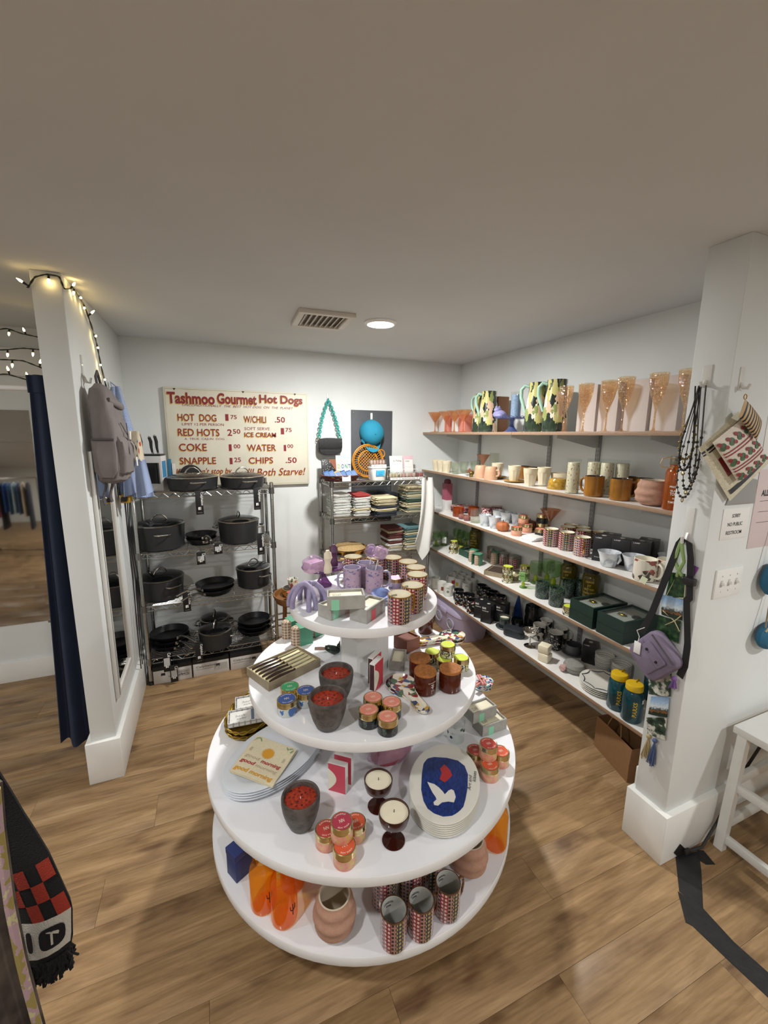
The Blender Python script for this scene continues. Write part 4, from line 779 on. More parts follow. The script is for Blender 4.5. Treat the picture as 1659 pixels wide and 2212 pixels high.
for i, (u, sc) in enumerate((((2.000,2.895,1.899)[1], .95), ((2.000,2.708,1.893)[1], .97), ((2.020,2.219,1.876)[1], 1.0), ((2.020,2.058,1.871)[1], 1.0))): put('pitcher', pitcher, 'pitcher', 'tall flower-print jug with mint handle, %s from the corner on the top shelf' % ordn(i), 'jug', (2.0, u, S1), radians(-60), sc*1.3, 'flower-print jugs')
put('striped', lambda: [('carton', MB().rbox(-.05, .05, -.035, .035, 0, .27, .002).mesh('carton', M('tan card', '9a6b4a', .6)), None), ('stripe', MB().box(-.0503, .0503, -.012, .036, .0005, .2705).mesh('stripe', m_pk2), None)], 'tall_carton', 'tall tan carton with a pale stripe between the jugs', 'box', (2.12, (2.120,2.759,1.968)[1], S1), 0, 1)
m_pgl2 = MGLASS('periwinkle glass', '8c98c8', .35, '7583b8', .05, .4); by = (1.980,2.436,1.819)[1]
t = thing('cake_stand', 'periwinkle glass cake stand with a scalloped rim on the top shelf', 'cake stand', (1.98, by, S1))
part(t, 'foot', MB().lathe([(0, 0), (.05, 0), (.052, .003), (.03, .02), (.014, .045), (.012, .07), (.02, .088), (0, .088)], 28), m_pgl2); part(t, 'plate', MB().lathe([(0, .088), (.03, .089), (.112, .091), (.118, .098), (.112, .096), (0, .0925)], 48), m_pgl2)
for k in range(30): part(t, 'scallop', MB().tube([((.116+.006*sin(a))*cos(tau*k/30+.1*cos(a)), (.116+.006*sin(a))*sin(tau*k/30+.1*cos(a)), .098+.008*sin(a)) for a in [pi*j/6 for j in range(7)]], .002, 5), m_pgl2)
zc = S1+.0965; t = thing('frog_candle', 'lilac wax candle shaped as a frog on the periwinkle stand', 'candle', (1.95, (1.950,2.492,1.900)[1]+.012, zc), radians(200), None, 1.35); m_fr = M('lilac wax', '9a97c4', .55)
part(t, 'body', MB().sphere((0, 0, .024), .03, 18, 12, sc=(.9, 1.25, .78)), m_fr); part(t, 'head', MB().sphere((0, -.012, .048), .02, 16, 10, sc=(1.2, 1, .8)), m_fr)
for s in (-1, 1): part(t, 'eye', MB().sphere((s*.013, -.012, .062), .0075, 12, 8), m_fr); part(t, 'leg', MB().sphere((s*.026, .012, .016), .018, 12, 8, sc=(.7, 1.3, .85)), m_fr)
yc = (2.030,2.465,1.949)[1]; t = thing('tall_candle', 'tall pale blue speckled candle standing on the periwinkle stand', 'candle', (2.03, yc, zc), 0, None, 1.3); part(t, 'wax', MB().lathe([(0, .002), (.026, .002), (.026, .125), (0, .125)], 28), M('speckled blue wax', '93a8c6', .5, var=.25, vs=120)); part(t, 'glass', MB().lathe([(0, 0), (.0275, 0), (.028, .14)], 28, cap1=False), m_clear)
for i, (u, v, sc) in enumerate(((1219, 834, 1.0), (1261, 828, 1.04), (1310, 823, 1.06), (1348, 816, 1.1), (1415, 806, 1.1), (1477, 799, 1.12))):
    y = [(1.960,1.942,1.865)[1], (1.960,1.801,1.860)[1], (1.960,1.653,1.855)[1], (1.930,1.526,1.850)[1], (1.930,1.365,1.845)[1], (1.930,1.235,1.840)[1]][i]
    put('flute', flute, 'champagne_flute', 'hammered gold champagne flute on the top shelf, %s from the jugs' % ordn(i), 'glass', ([1.96, 1.96, 1.96, 1.93, 1.93, 1.93][i], y, S1), 0, 1.0, 'hammered gold flutes')
for i, (y, w_) in enumerate((((2.110,1.865,1.866)[1], .13), ((2.110,1.722,1.861)[1], .12), ((2.110,1.555,1.856)[1], .13), ((2.110,1.405,1.851)[1], .13))): put('fc%d' % (w_*100), cbox(.13, w_, .262, m_pk2, .8, m_pinkc), 'glass_carton', 'tall blush carton behind the gold flutes, %s from the jugs' % ordn(i), 'box', (2.11, y, S1), 0, 1, 'flute cartons')
# second shelf
m_crm = M('cream stoneware', 'd8ccb0', .4, var=.04); m_och = M('ochre stoneware', 'a8813f', .35, var=.15, vs=40); m_amg = M('amber brown glaze', '8a5a22', .2, var=.25, vs=30)
def facup(m, r=.036, h=.085):
    def fn():
        n = 10
        def ring(rr, z, k=n): return [(rr*cos(tau*j/k), rr*sin(tau*j/k), z) for j in range(k)]
        b = MB().loft([ring(r*.68, 0), ring(r*.7, .003), ring(r*.95, h*.72)], cap1=False); b.lathe([(r*.93, h*.7), (r*.97, h*.8), (r, h), (r*.95, h+.001), (r*.92, h*.95), (r*.62, .006), (0, .005)], 30, cap0=False)
        return [('faceted_cup', b.mesh('faceted_cup', m, 25), None)]
    return fn
m_gls = MGLASS('clear faceted glass', 'eef1ea', .06, 'd8dcd0', .03, .45)
for i, (p, lb) in enumerate((((1.830,3.298,1.435), 'nearest the corner'), ((1.848,3.232,1.435), 'second from the corner'), ((1.860,3.131,1.435), 'third from the corner'))): put('cupS', facup(m_crm), 'faceted_cup', 'cream faceted cup on the second shelf, %s' % lb, 'cup', (*off(p, .02), S2), 0, 1.15, 'cream faceted cups by the corner')
for i, p in enumerate(((1.844,3.007,1.435), (1.954,3.066,1.435), (2.061,3.110,1.435))): put('glsS', facup(m_gls), 'faceted_glass', 'clear faceted tumbler on the second shelf, %s from the corner' % ordn(i), 'glass', (p[0]+.03+.03*i, p[1], S2), 0, 1.12, 'clear faceted tumblers')
p = (1.889,2.865,1.435); t = thing('gift_card', 'folded black and white card lying on the second shelf', 'card', (*off(p, .03), S2), radians(20)); part(t, 'cover', MB().box(-.03, .03, -.04, .04, .0005, .004), m_paperw); part(t, 'stripe', MB().box(-.031, .031, -.041, -.02, .0042, .005), m_ink)
p = (2.048,3.038,1.435); t = thing('pink_soap', 'small coral pink soap beside the gold skull', 'soap', (*off(p, .07), S2)); part(t, 'bar', MB().rbox(-.03, .03, -.02, .02, 0, .022, .006), M('coral soap', 'c98a72', .5)); part(t, 'knob', MB().sphere((0, 0, .028), .01, 12, 8), M('coral soap', 'c98a72', .5))
p = (1.869,2.735,1.435); t = thing('skull', 'small gold skull ornament on the second shelf', 'ornament', (*off(p, .01), S2), radians(-60)); mg_ = M('old gold', '8a7434', .3, .8)
part(t, 'cranium', MB().sphere((0, 0, .028), .02, 16, 12, sc=(.9, 1.1, .95)), mg_); part(t, 'jaw', MB().rbox(-.011, .011, -.02, .004, 0, .016, .003), mg_)
for s in (-1, 1): part(t, 'eye_socket', MB().sphere((s*.007, -.018, .026), .005, 8, 6), m_black)
m_pch = M('peach stoneware', 'cfa283', .5, var=.05)
def upcup():
    b = MB().lathe([(0, 0), (.042, 0), (.043, .004), (.039, .05), (.036, .078), (.033, .082), (0, .082)], 28); hd = MB().tube([(.038, 0, .06), (.058, 0, .062), (.062, 0, .045), (.055, 0, .028), (.041, 0, .024)], .0055, 8)
    return [('body', b.mesh('body', m_pch), None), ('handle', hd.mesh('handle', m_pch), None)]
for p, lb, a in (((1.856,2.605,1.435), 'upturned peach mug on the second shelf, in front', -75), ((1.887,2.526,1.435), 'upturned peach mug on the second shelf, behind', -70)): put('upcup', upcup, 'mug', lb, 'mug', (*off(p, .03), S2), radians(a), 1.15, 'upturned peach mugs')
p = (2.100,2.912,1.490); put('martini2', lambda: [('martini_glass', MB().lathe([(0, 0), (.033, 0), (.034, .0015), (.006, .006), (.0032, .02), (.0035, .062), (.045, .13)], 32, cap1=False).mesh('martini_glass', m_rose2), None)], 'martini_glass', 'smoky rose martini glass behind the upturned mugs', 'glass', (2.1, p[1], S2), 0, 1.25)
p = (2.150,2.837,1.495); put('tallg', lambda: [('tall_glass', MB().lathe([(0, 0), (.035, 0), (.037, .17)], 28, cap1=False).mesh('tall_glass', m_gls), None)], 'tall_glass', 'tall clear glass behind the upturned mugs', 'glass', (2.15, p[1], S2), 0, 1.05)
def saucer(): return [('saucer', MB().lathe([(0, 0), (.04, 0), (.066, .006), (.074, .012), (.072, .014), (.04, .004), (0, .0035)], 36).mesh('saucer', m_och), None)]
pc = [(1.937,2.476,1.435), (1.939,2.327,1.435)]
for i, p in enumerate(pc): put('saucer', saucer, 'saucer', 'ochre saucer under a cream cup, %s from the corner' % ordn(i), 'saucer', (*off(p, .03), S2), 0, 1, 'ochre saucers'); put('cupB', facup(m_crm, .04, .1), 'faceted_cup', 'cream faceted cup on an ochre saucer, %s from the corner' % ordn(i), 'cup', (*off(p, .03), S2+.0048), 0, 1.08, 'cream faceted cups on saucers')
for i, (p, lb) in enumerate((((1.887,2.132,1.435), 'large cream faceted cup on the shelf board beside the yellow dome'), ((2.038,2.165,1.435), 'large cream faceted cup half behind the yellow dome'))): put('cupB', facup(m_crm, .04, .1), 'faceted_cup', lb, 'cup', (p[0]+.02+.03*i, p[1], S2), 0, 1.12, 'large cream faceted cups')
bmug = mugk(.042, .085, m_amg, M('dark glaze', '3a2616', .2), m_amg)
for p, lb in (((2.117,2.524,1.435), 'brown glazed mug behind the second cream cup'), ((2.168,2.403,1.435), 'brown glazed mug behind the third cream cup')): put('bmug', bmug, 'mug', lb, 'mug', (p[0]+.1, p[1]-.01, S2), radians(60), 1.1, 'brown glazed mugs')
p = (1.918,1.945,1.435); t = thing('butter_dome', 'low mustard yellow glass dome with flower relief', 'jar', (p[0]+.055, p[1]+.01, S2)); part(t, 'dome', MB().lathe([(0, 0), (.062, 0), (.064, .004), (.06, .045), (.05, .062), (.03, .066), (0, .066)], 36), M('mustard glass', 'a9832a', .12, var=.35, vs=60, coat=.4, bump=.5, bs=90)); part(t, 'base_ring', MB().lathe([(.06, 0), (.068, 0), (.068, .005), (.06, .006)], 36, cap0=False, cap1=False), M('mustard glass', 'a9832a', .12))
p = (2.189,2.175,1.435); put('crbowl', lambda: [('bowl', MB().lathe([(0, 0), (.04, 0), (.06, .03), (.064, .07), (.061, .07), (.055, .03), (0, .008)], 32).mesh('bowl', m_crm), None)], 'bowl', 'deep cream bowl behind the yellow dome', 'bowl', (p[0]+.1, p[1]-.03, S2), 0, 1.1)
m_pf = MVOR('pressed flowers on wax', [(0, '8f7048'), (.2, '9a7a52'), (.24, 'd9cfb2'), (.6, 'd5cab0'), (.8, 'c4b48c')], 16, 9, .35, dist=True, noise=1.2)
def pillar():
    return [('wax', MB().lathe([(0, .003), (.0295, .003), (.0295, .15), (.026, .155), (0, .153)], 28).mesh('wax', m_pf), None), ('glass', MB().lathe([(0, 0), (.032, 0), (.033, .004), (.033, .172)], 28, cap1=False).mesh('glass', m_clear), None)]
for i, (p, dx) in enumerate((((1.874,1.765,1.435), 0.02), ((1.971,1.757,1.435), .06), ((1.970,1.662,1.435), .1), ((2.063,1.654,1.435), .11))): put('pillar', pillar, 'glass_candle', 'tall flower-pressed candle in glass, %s from the yellow dome' % ordn(i), 'candle', (p[0]+dx, p[1]+[.01, 0, .02, .02][i], S2), i, 1.12, 'tall pressed-flower candles')
for p, lb, a, k in (((1.891,1.622,1.435), 'amber brown cup without visible handle before the tall candles', 100, 0), ((1.904,1.474,1.435), 'amber brown mug with angular handle beside the bubble vase', -40, 1)): put('amug', mugk(.045, .1, M('amber ombre glaze', '94621f', .2, var=.3, vs=14), M('dark glaze', '3a2616', .2), m_amg, ht=.006), 'mug', lb, 'mug', (*off(p, .03), S2), radians(a), 1.08, 'amber brown mugs')
for i, p in enumerate(((2.084,1.647,1.435), (2.088,1.555,1.435), (2.091,1.430,1.435))): put('bmug', bmug, 'mug', 'dark brown mug in the back row, %s from the tall candles' % ordn(i), 'mug', (p[0]+.13, p[1]+[.03, .0, -.02][i], S2), radians([170, 30, 30][i]), 1.12, 'dark brown mugs in the back row')
p = (1.849,1.316,1.435); put('bubbleS', lambda: bubble(3, .08, .115, .055), 'bubble_vase', 'squat pink terracotta bubble vase on the second shelf', 'vase', (p[0]+.045, p[1]+.005, S2), 0, 1)
p = (1.850,1.192,1.435); t = thing('water_bottle', 'orange water bottle with white lettering and loop cap, second shelf', 'bottle', (*off(p, .03), S2), 0, None, 1.0)
part(t, 'bottle', MB().lathe([(0, 0), (.044, 0), (.047, .005), (.047, .16), (.042, .178), (.034, .188), (.033, .2), (0, .2)], 36), MGLASS('amber plastic', 'e0821a', .4, 'b9600e', .06, .35)); cp = part(t, 'cap', MB().lathe([(.0335, .197), (.036, .198), (.036, .232), (.034, .235), (0, .235)], 28), M('olive plastic', '4f4a35', .5)); part(cp, 'loop', MB().tube([(-.034, 0, .222), (-.06, .01, .232), (-.085, .02, .225), (-.092, .022, .205), (-.08, .02, .188), (-.05, .008, .186), (-.034, 0, .19)], .003, 6), M('clear loop', 'b59a72', .4))
lt = MB()
for k, (tx, wd, hh) in enumerate((('PRESERVE', .05, .008), ('ISLANDS', .04, .008), ('TODAY', .042, .013), ('FOR', .018, .008), ('TOMORROW', .052, .009))): letter(lt, tx, (0, 0, 0), (1, 0, 0), (0, 1, 0), wd, hh, .01, wrap=lambda x, y, k=k, wd=wd: (.0474*cos(radians(212)-wd/2/.047+x/.047), .0474*sin(radians(212)-wd/2/.047+x/.047), .1-.017*k+y))
part(t, 'lettering', lt, m_inkw)
# middle shelf
p = (2.020,3.318,1.184); t = thing('pink_carton', 'tall white and pink carton at the corner of the middle shelf', 'box', (2.03, p[1], S3)); part(t, 'carton', MB().rbox(-.03, .03, -.04, .04, 0, .24, .002), m_paperw); part(t, 'pink_panel', MB().box(-.0304, .0304, -.0404, .0404, .09, .24), M('rose card', 'a5596a', .6)); part(t, 'lid', MB().lathe([(0, .24), (.034, .24), (.03, .27), (.02, .28), (0, .28)], 20), M('maroon plastic', '6a2637', .4))
m_fpl = MVOR('bright flower glaze', [(0, 'e2d3c0'), (.2, 'b5485c'), (.4, '2f3a3a'), (.55, 'd9868c'), (.7, '4e6a50'), (.85, 'e6dccb')], 60, 60, .2, 'Object')
p = (1.994,3.229,1.075)
for k in range(5): put('fpl', lambda: [('plate', MB().lathe([(0, 0), (.06, 0), (.1, .008), (.112, .012), (.111, .0145), (.06, .006), (0, .005)], 40).mesh('plate', m_fpl), None)], 'plate', 'bright flower-print plate, %s from the bottom of its stack' % ordn(k), 'plate', (p[0]+.06, p[1]+.02, S3+.0005+.0078*k), k*.7, 1.05, 'flower-print plates')
m_orj = MGLASS('burnt orange glass', 'c4622a', .5, 'a04a1c', .08, .35)
for i, (p, dx) in enumerate((((1.921,2.983,1.075), .02), ((1.994,2.975,1.075), .08))): put('orj', lambda: [('jar', MB().lathe([(0, 0), (.044, 0), (.046, .004), (.046, .075)], 32, cap1=False).mesh('jar', m_orj), None), ('wax', MB().lathe([(0, .0065), (.0435, .0065), (.0435, .05), (0, .05)], 28).mesh('wax', M('orange wax', 'a3562a', .6)), None)], 'candle_jar', 'burnt orange glass jar beside the flower plates, %s' % ['in front', 'behind'][i], 'candle', (*off(p, dx), S3), 0, 1.0, 'burnt orange jars')
m_ter = M('terracotta wax', 'b0663c', .6, var=.1, vs=40); m_dter = M('mauve wax', '84524a', .6)
def pumpkin(m, ms):
    def fn():
        n = 40
        b = MB().loft([[(r*(1-.1*abs(sin(4*tau*j/n/1)))*cos(tau*j/n), r*(1-.1*abs(sin(4*tau*j/n)))*sin(tau*j/n), z) for j in range(n)] for r, z in ((.02, 0), (.034, .004), (.042, .018), (.042, .034), (.034, .05), (.018, .056), (.006, .051))])
        return [('pumpkin', b.mesh('pumpkin', m, 80), None), ('stalk', MB().tube([(0, 0, .05), (.001, 0, .06), (.005, 0, .068)], [.006, .004, .003], 8).mesh('stalk', ms), None)]
    return fn
for i, p in enumerate(((1.887,2.875,1.075), (1.888,2.801,1.075))): put('pmk2', pumpkin(m_dter, m_dter), 'pumpkin_candle', 'little mauve pumpkin candle, %s of two' % ['nearer the plates', 'nearer the clear glass'][i], 'candle', (*off(p, .02), S3), 0, .72, 'mauve pumpkin candles')
m_ptg = MGLASS('flower-print glass', 'e6dcd8', .15, 'c9a09a', .05, .4)
for i, (p, m_, dx) in enumerate((((1.902,2.728,1.075), m_gls, .02), ((2.057,2.813,1.075), m_ptg, .09), ((2.221,2.797,1.075), m_ptg, .15))): put('pg%d' % (m_ is m_gls), lambda m_=m_: [('tumbler', MB().lathe([(0, 0), (.036, 0), (.039, .004), (.04, .1)], 32, cap1=False).mesh('tumbler', m_), None), ('print_band', MB().lathe([(.0396, .03), (.0404, .085)], 32, cap0=False, cap1=False).mesh('print_band', MVOR('wine dots', [(0, '7a3040'), (.35, 'd9c9c2'), (.7, '8a4048')], 30, 6, .3)) if m_ is m_ptg else MB().lathe([(.0392, .008), (.0396, .02)], 32, cap0=False, cap1=False).mesh('print_band', m_gls), None)], 'tumbler', ['plain clear tumbler beside the mauve pumpkins', 'wine-dotted tumbler behind the marbled cups, nearer the corner', 'wine-dotted tumbler behind the marbled cups, farther along'][i], 'glass', (p[0]+dx, p[1]+[0, .0, -.04][i], S3), 0, 1.05, 'tumblers on the middle shelf')
m_mrb = MNOI('marbled grey glaze', [(.3, 'dfe2e4'), (.5, 'cfd4d8'), (.56, '9aa3ad'), (.62, 'd7dbde')], 14, .2, detail=6, const=False, coat=.3)
def hcup():
    n = 12
    b = MB().lathe([(0, 0), (.026, 0), (.028, .003), (.036, .05), (.041, .074), (.039, .0745), (.033, .05), (.024, .006), (0, .005)], 32); hd = MB().tube([(.034, 0, .06), (.052, 0, .06), (.054, 0, .03), (.031, 0, .022)], .005, 8)
    return [('body', b.mesh('body', m_mrb), None), ('handle', hd.mesh('handle', m_mrb), None)]
for i, (p, dx, lb) in enumerate((((1.893,2.608,1.075), .02, 'nearest the tumbler'), ((1.910,2.496,1.075), .02, 'beside the orange pumpkin'), ((2.060,2.691,1.075), .11, 'behind, nearer the corner'), ((2.099,2.599,1.075), .1, 'behind the orange pumpkin'), ((2.211,2.636,1.075), .16, 'at the back by the wall'))): put('hcup', hcup, 'cup', 'white marbled cup on the middle shelf, %s' % lb, 'cup', (*off(p, dx), S3), radians(-70), 1.15, 'white marbled cups by the pumpkins')
p = (1.918,2.394,1.075); put('pmk', pumpkin(m_ter, M('stalk', '8a4f2c', .7)), 'pumpkin_candle', 'orange terracotta pumpkin in front on the middle shelf', 'candle', (*off(p, .03), S3), 0, 1.15, 'orange pumpkins'); p = (2.092,2.458,1.075); put('pmk', pumpkin(m_ter, M('stalk', '8a4f2c', .7)), 'pumpkin_candle', 'orange terracotta pumpkin farther back behind the tins', 'candle', (p[0]+.12, p[1]+.02, S3), 1, 1.1, 'orange pumpkins')
p = (2.170,2.394,1.075); put('pmk3', pumpkin(M('brown wax pumpkin', '6a3a28', .6), m_dter), 'pumpkin_candle', 'dark brown pumpkin candle by the wall', 'candle', (*off(p, .15), S3), 1, 1.2)
g = 'candle tins on the middle shelf'
p = (1.916,2.265,1.075); tin_at('orange', (p[0]+.025, p[1]), 'orange-topped tin on the middle shelf, front', g, S3, 1.1); q = (2.018,2.320,1.075); tin_at('red', (q[0]+.06, q[1]-.01), 'red-topped tin on the middle shelf, behind the front one', g, S3, 1.1); tin_at('orange', (q[0]+.045, q[1]+.015), 'orange-topped tin stacked on the middle shelf tins', g, S3+.061, 1.05)
p = (1.977,2.156,1.075); tin_at('black', (p[0]+.05, p[1]), 'black floral tin behind the white booklets', g, S3, 1.15); p = (2.154,2.269,1.075); tin_at('black', (p[0]+.12, p[1]), 'black floral tin at the back of the middle shelf', g, S3, 1.2); tin_at('black', (p[0]+.12, p[1], 0), 'black floral tin stacked at the back of the middle shelf', g, S3+.0645, 1.2)
p = (1.907,2.127,1.075)
for k in range(3): put('bklt', lambda: [('booklet', MB().rbox(-.05, .05, -.055, .055, 0, .007, .001).mesh('booklet', m_paperw), None)], 'booklet', 'white boxed card set, %s of the three in the pile' % ['bottom', 'middle', 'top'][k], 'card', (p[0]+.05+.006*k, p[1]+.0, S3+.0004+.0074*k), .1*k, 1, 'white card sets')
p = (2.324,2.271,1.075); put('martiniB', lambda: [('martini_glass', MB().lathe([(0, 0), (.036, 0), (.037, .0015), (.006, .006), (.0035, .02), (.0038, .085), (.062, .165)], 36, cap1=False).mesh('martini_glass', m_rose2), None)], 'martini_glass', 'smoky rose martini glass rising behind the town-house mugs', 'glass', (p[0]+.1, p[1]-.01, S3), 0, 1.1)
g = 'town-house mugs on the middle shelf'
for i, (p, a, dx, lb) in enumerate((((1.911,1.965,1.075), -50, .045, 'in front, nearest the card sets'), ((1.931,1.858,1.075), -50, .045, 'in front, second along'), ((1.919,1.731,1.075), -130, .045, 'in front, touching the black boxes'), ((1.995,1.969,1.075), 40, .14, 'second row, nearest the card sets'), ((2.016,1.859,1.075), 40, .14, 'second row, behind the front pair'), ((2.095,1.979,1.075), 40, .23, 'back row, beside the martini glass'), ((2.130,1.918,1.075), 40, .27, 'back row, near the wall'), ((2.079,1.803,1.075), 40, .2, 'back row, behind the black boxes'))): mug_at((p[0]+dx, p[1], 0), a, 'town-house mug on the middle shelf, %s' % lb, g, 1.08, z=S3)
m_bcard = M('black card', '17171b', .4)
def bbox(w, d, h, txt=None, dot=True):
    def fn():
        L = [('carton', MB().rbox(-w/2, w/2, -d/2, d/2, 0, h, .0012).mesh('carton', m_bcard), None), ('seal', MB().lathe([(0, h+.0002), (.012, h+.0002), (.012, h+.0006), (0, h+.0006)], 20).mesh('seal', M('grey seal', 'b9b5a8', .5)), None)]
        if txt:
            lt = MB()
            for s, wd, hh, z in txt: letter(lt, s, (-w/2+.012, -d/2-.0004, h*z), (1, 0, 0), (0, 0, 1), wd, hh, .01)
            L.append(('lettering', lt.mesh('lettering', m_inkw), 0))
        return L
    return fn
p = (1.917,1.611,1.075)
for k in range(5): put('rb', bbox(.09, .075, .14, [('LAMP', .03, .006, .92), ('first light', .045, .006, .14)]), 'lamp_carton', 'black lamp carton, %s from the mugs in the row' % ordn(k), 'box', (p[0]+.055+.058*k, p[1]-.01-.024*k, S3), radians(-62), 1, 'black lamp cartons')
g = 'white marbled bowls by the pillar'
def mbowl(): return [('bowl', MB().lathe([(0, 0), (.03, 0), (.034, .004), (.043, .05), (.052, .072), (.05, .0725), (.04, .05), (.028, .008), (0, .006)], 36).mesh('bowl', m_mrb), None), ('spout', MB().tube([(.046, 0, .066), (.052, 0, .04), (.042, 0, .02)], [.003, .007, .004], 8).mesh('spout', m_mrb), None)]
for p, dx, lb in (((1.914,1.494,1.075), .045, 'in front, nearest the cartons'), ((1.938,1.400,1.075), .045, 'in front, beside the figure mugs'), ((2.093,1.527,1.075), .14, 'second row, nearest the cartons'), ((2.093,1.426,1.075), .14, 'second row, beside the figure mugs'), ((2.203,1.503,1.075), .22, 'back row by the wall')): put('mbowl', mbowl, 'bowl', 'white marbled bowl on the middle shelf, %s' % lb, 'bowl', (*off(p, dx), S3), radians(-75), 1.1, g)
m_fig = MVOR('folk figure print', [(0, 'd9d2c2'), (.5, '8a4a40'), (.62, 'd9d2c2'), (.78, '4f4438'), (.86, 'd9d2c2'), (.93, 'b5655a')], 12, 7, .25, noise=.5)
for i, p in enumerate(((1.882,1.267,1.075), (1.944,1.224,1.075))): put('fmug', mugk(.05, .105, m_fig, m_cream, m_cream, ht=.006), 'mug', 'cream mug printed with folk figures, %s' % ['price tag hanging on it', 'beside the pillar'][i], 'mug', (*off(p, .05), S3), radians(-85), 1.0, 'folk figure mugs')
p = (1.853,1.272,1.075); t = thing('price_tag', 'small pale price tag hanging from a folk figure mug', 'tag', (p[0]-.005, p[1]+.0, S3), radians(-80)); part(t, 'card', MB().box(-.014, .014, -.0006, .0006, .001, .034).xf(Matrix.Rotation(radians(20), 4, 'Y')), M('pale green paper', 'd3d8b9', .7)); part(t, 'string', MB().tube([(.008, 0, .032), (.02, -.002, .05), (.028, -.004, .07)], .0006, 5), m_paperw)
# ---------------------------------------------------------------- fourth shelf
m_ggl = MGLASS('green glass', 'd3e4c8', .1, '8fb078', .04, .5); m_lstem = MGLASS('lime glass stem', 'dbe86a', .4, 'b3c833', .06, .4)
def ggob():
    return [('bowl', MB().lathe([(.006, .05), (.03, .062), (.04, .085), (.04, .11), (.036, .135)], 28, cap0=False, cap1=False).mesh('bowl', m_ggl), None), ('stem', MB().lathe([(0, .012), (.012, .014), (.015, .03), (.01, .046), (.007, .052), (0, .052)], 18).mesh('stem', m_lstem), None), ('foot', MB().lathe([(0, 0), (.03, 0), (.033, .004), (.028, .012), (0, .013)], 24).mesh('foot', m_ggl), None)]
g = 'green glass goblets on the fourth shelf'
for i, (p, dx, lb) in enumerate((((1.915,3.318,0.727), .03, 'nearest the corner'), ((1.986,3.292,0.727), .05, 'with a white price card in front'), ((2.074,3.370,0.727), .14, 'behind the corner pair'), ((2.101,3.303,0.727), .12, 'behind the lime tins'), ((2.187,3.290,0.727), .1, 'beside the olive bottle'), ((1.925,2.144,0.727), .03, 'in front of the knife set end'), ((2.039,2.199,0.727), .08, 'behind the white price card'), ((2.062,2.160,0.727), .14, 'among the speckled jars'), ((2.168,2.149,0.727), .16, 'tallest, behind the speckled jars'))): put('ggob', ggob, 'goblet', 'green glass goblet on the fourth shelf, %s' % lb, 'glass', (*off(p, dx), S4), 0, [1, 1, 1, 1, 1, .8, 1.15, 1.2, 1.3][i], g)
for p, lb, col, a in (((1.998,3.303,0.787), 'small white price card clipped to a green goblet by the corner', 'dfe3dd', -50), ((1.980,2.218,0.777), 'pale green price card standing by the green goblets', 'b9d9a0', -50)):
    t = thing('price_card', lb, 'card', (p[0]-.006, p[1], S4+.03), radians(a)); part(t, 'card', MB().box(-.02, .02, -.0008, .0008, 0, .06), M('card '+col, col, .6)); part(t, 'print', MB().box(-.014, .014, -.0012, -.0008, .03, .034), m_ink); part(t, 'clip', MB().box(-.004, .004, -.003, .003, -.03, .004), m_clear)
m_oliv = MGLASS('olive plastic bottle', '8a7a10', .6, '5e520c', .1, .4); m_ginkl = M('gold ink', 'b99a35', .5)
def olive():
    b = MB().lathe([(0, 0), (.044, 0), (.047, .005), (.047, .15), (.042, .165), (.034, .172), (.033, .182), (0, .182)], 32); c = MB().lathe([(.0335, .178), (.036, .179), (.036, .205), (0, .207)], 24); lt = MB()
    for k, tx in enumerate(('LEAVE', 'IT', 'BETTER', 'THAN YOU', 'FOUND', 'IT')): letter(lt, tx, (0, 0, 0), (1, 0, 0), (0, 1, 0), .0085*len(tx), .011, .02, wrap=lambda x, y, k=k, tx=tx: (.0474*cos(-pi/2-.00425*len(tx)/.047+x/.047), .0474*sin(-pi/2-.00425*len(tx)/.047+x/.047), .128-.021*k+y))
    return [('bottle', b.mesh('bottle', m_oliv), None), ('cap', c.mesh('cap', M('black cap', '20201c', .5)), None), ('lettering', lt.mesh('lettering', m_ginkl), 0)]
for p, dx, lb in (((2.215,3.083,0.727), .1, 'nearest the corner behind the green box'), ((2.198,2.014,0.727), .15, 'behind the speckled jars'), ((2.234,1.863,0.727), .13, 'nearest the green display boxes')): put('olive', olive, 'water_bottle', 'olive bottle with gold lettering, %s' % lb, 'bottle', (p[0]+dx, p[1]-.01, S4), radians(-58), 1.12, 'olive lettered bottles')
g = 'lime candle tins on the fourth shelf'
p = (1.918,3.079,0.727); tin_at('lime', (p[0]+.03, p[1]), 'lime tin near the corner of the fourth shelf, lower', g, S4, 1.05); tin_at('lime', (p[0]+.035, p[1]-.005, 0), 'lime tin near the corner of the fourth shelf, upper', g, S4+.0565, 1.05); tin_at('lime', (p[0]+.1, p[1]-.0, 0), 'lime tin near the corner, standing behind the pair', g, S4, 1.05)
p = (1.907,2.312,0.727); tin_at('lime', (p[0]+.03, p[1]), 'lime tin below another at the knife set end', g, S4, 1.1); tin_at('lime', (p[0]+.03, p[1], 0), 'lime tin on top at the knife set end', g, S4+.059, 1.1); q = (1.988,2.303,0.727); tin_at('lime', (q[0]+.05, q[1]), 'lime tin behind the knife set end pair, lower', g, S4, 1.05); tin_at('lime', (q[0]+.05, q[1], 0), 'lime tin behind the knife set end pair, upper', g, S4+.0565, 1.05)
p = (1.862,1.715,0.727); tin_at('lime', (p[0]+.03, p[1]), 'lone lime tin beside the green display boxes', g, S4, 1.0)
m_gbox = M('bottle green leatherette', '1f4536', .5, var=.1, vs=60); m_gboxd = M('dark green leatherette', '17302a', .45, var=.1, vs=60); m_velv = M('grey satin', 'b9b7b0', .6)
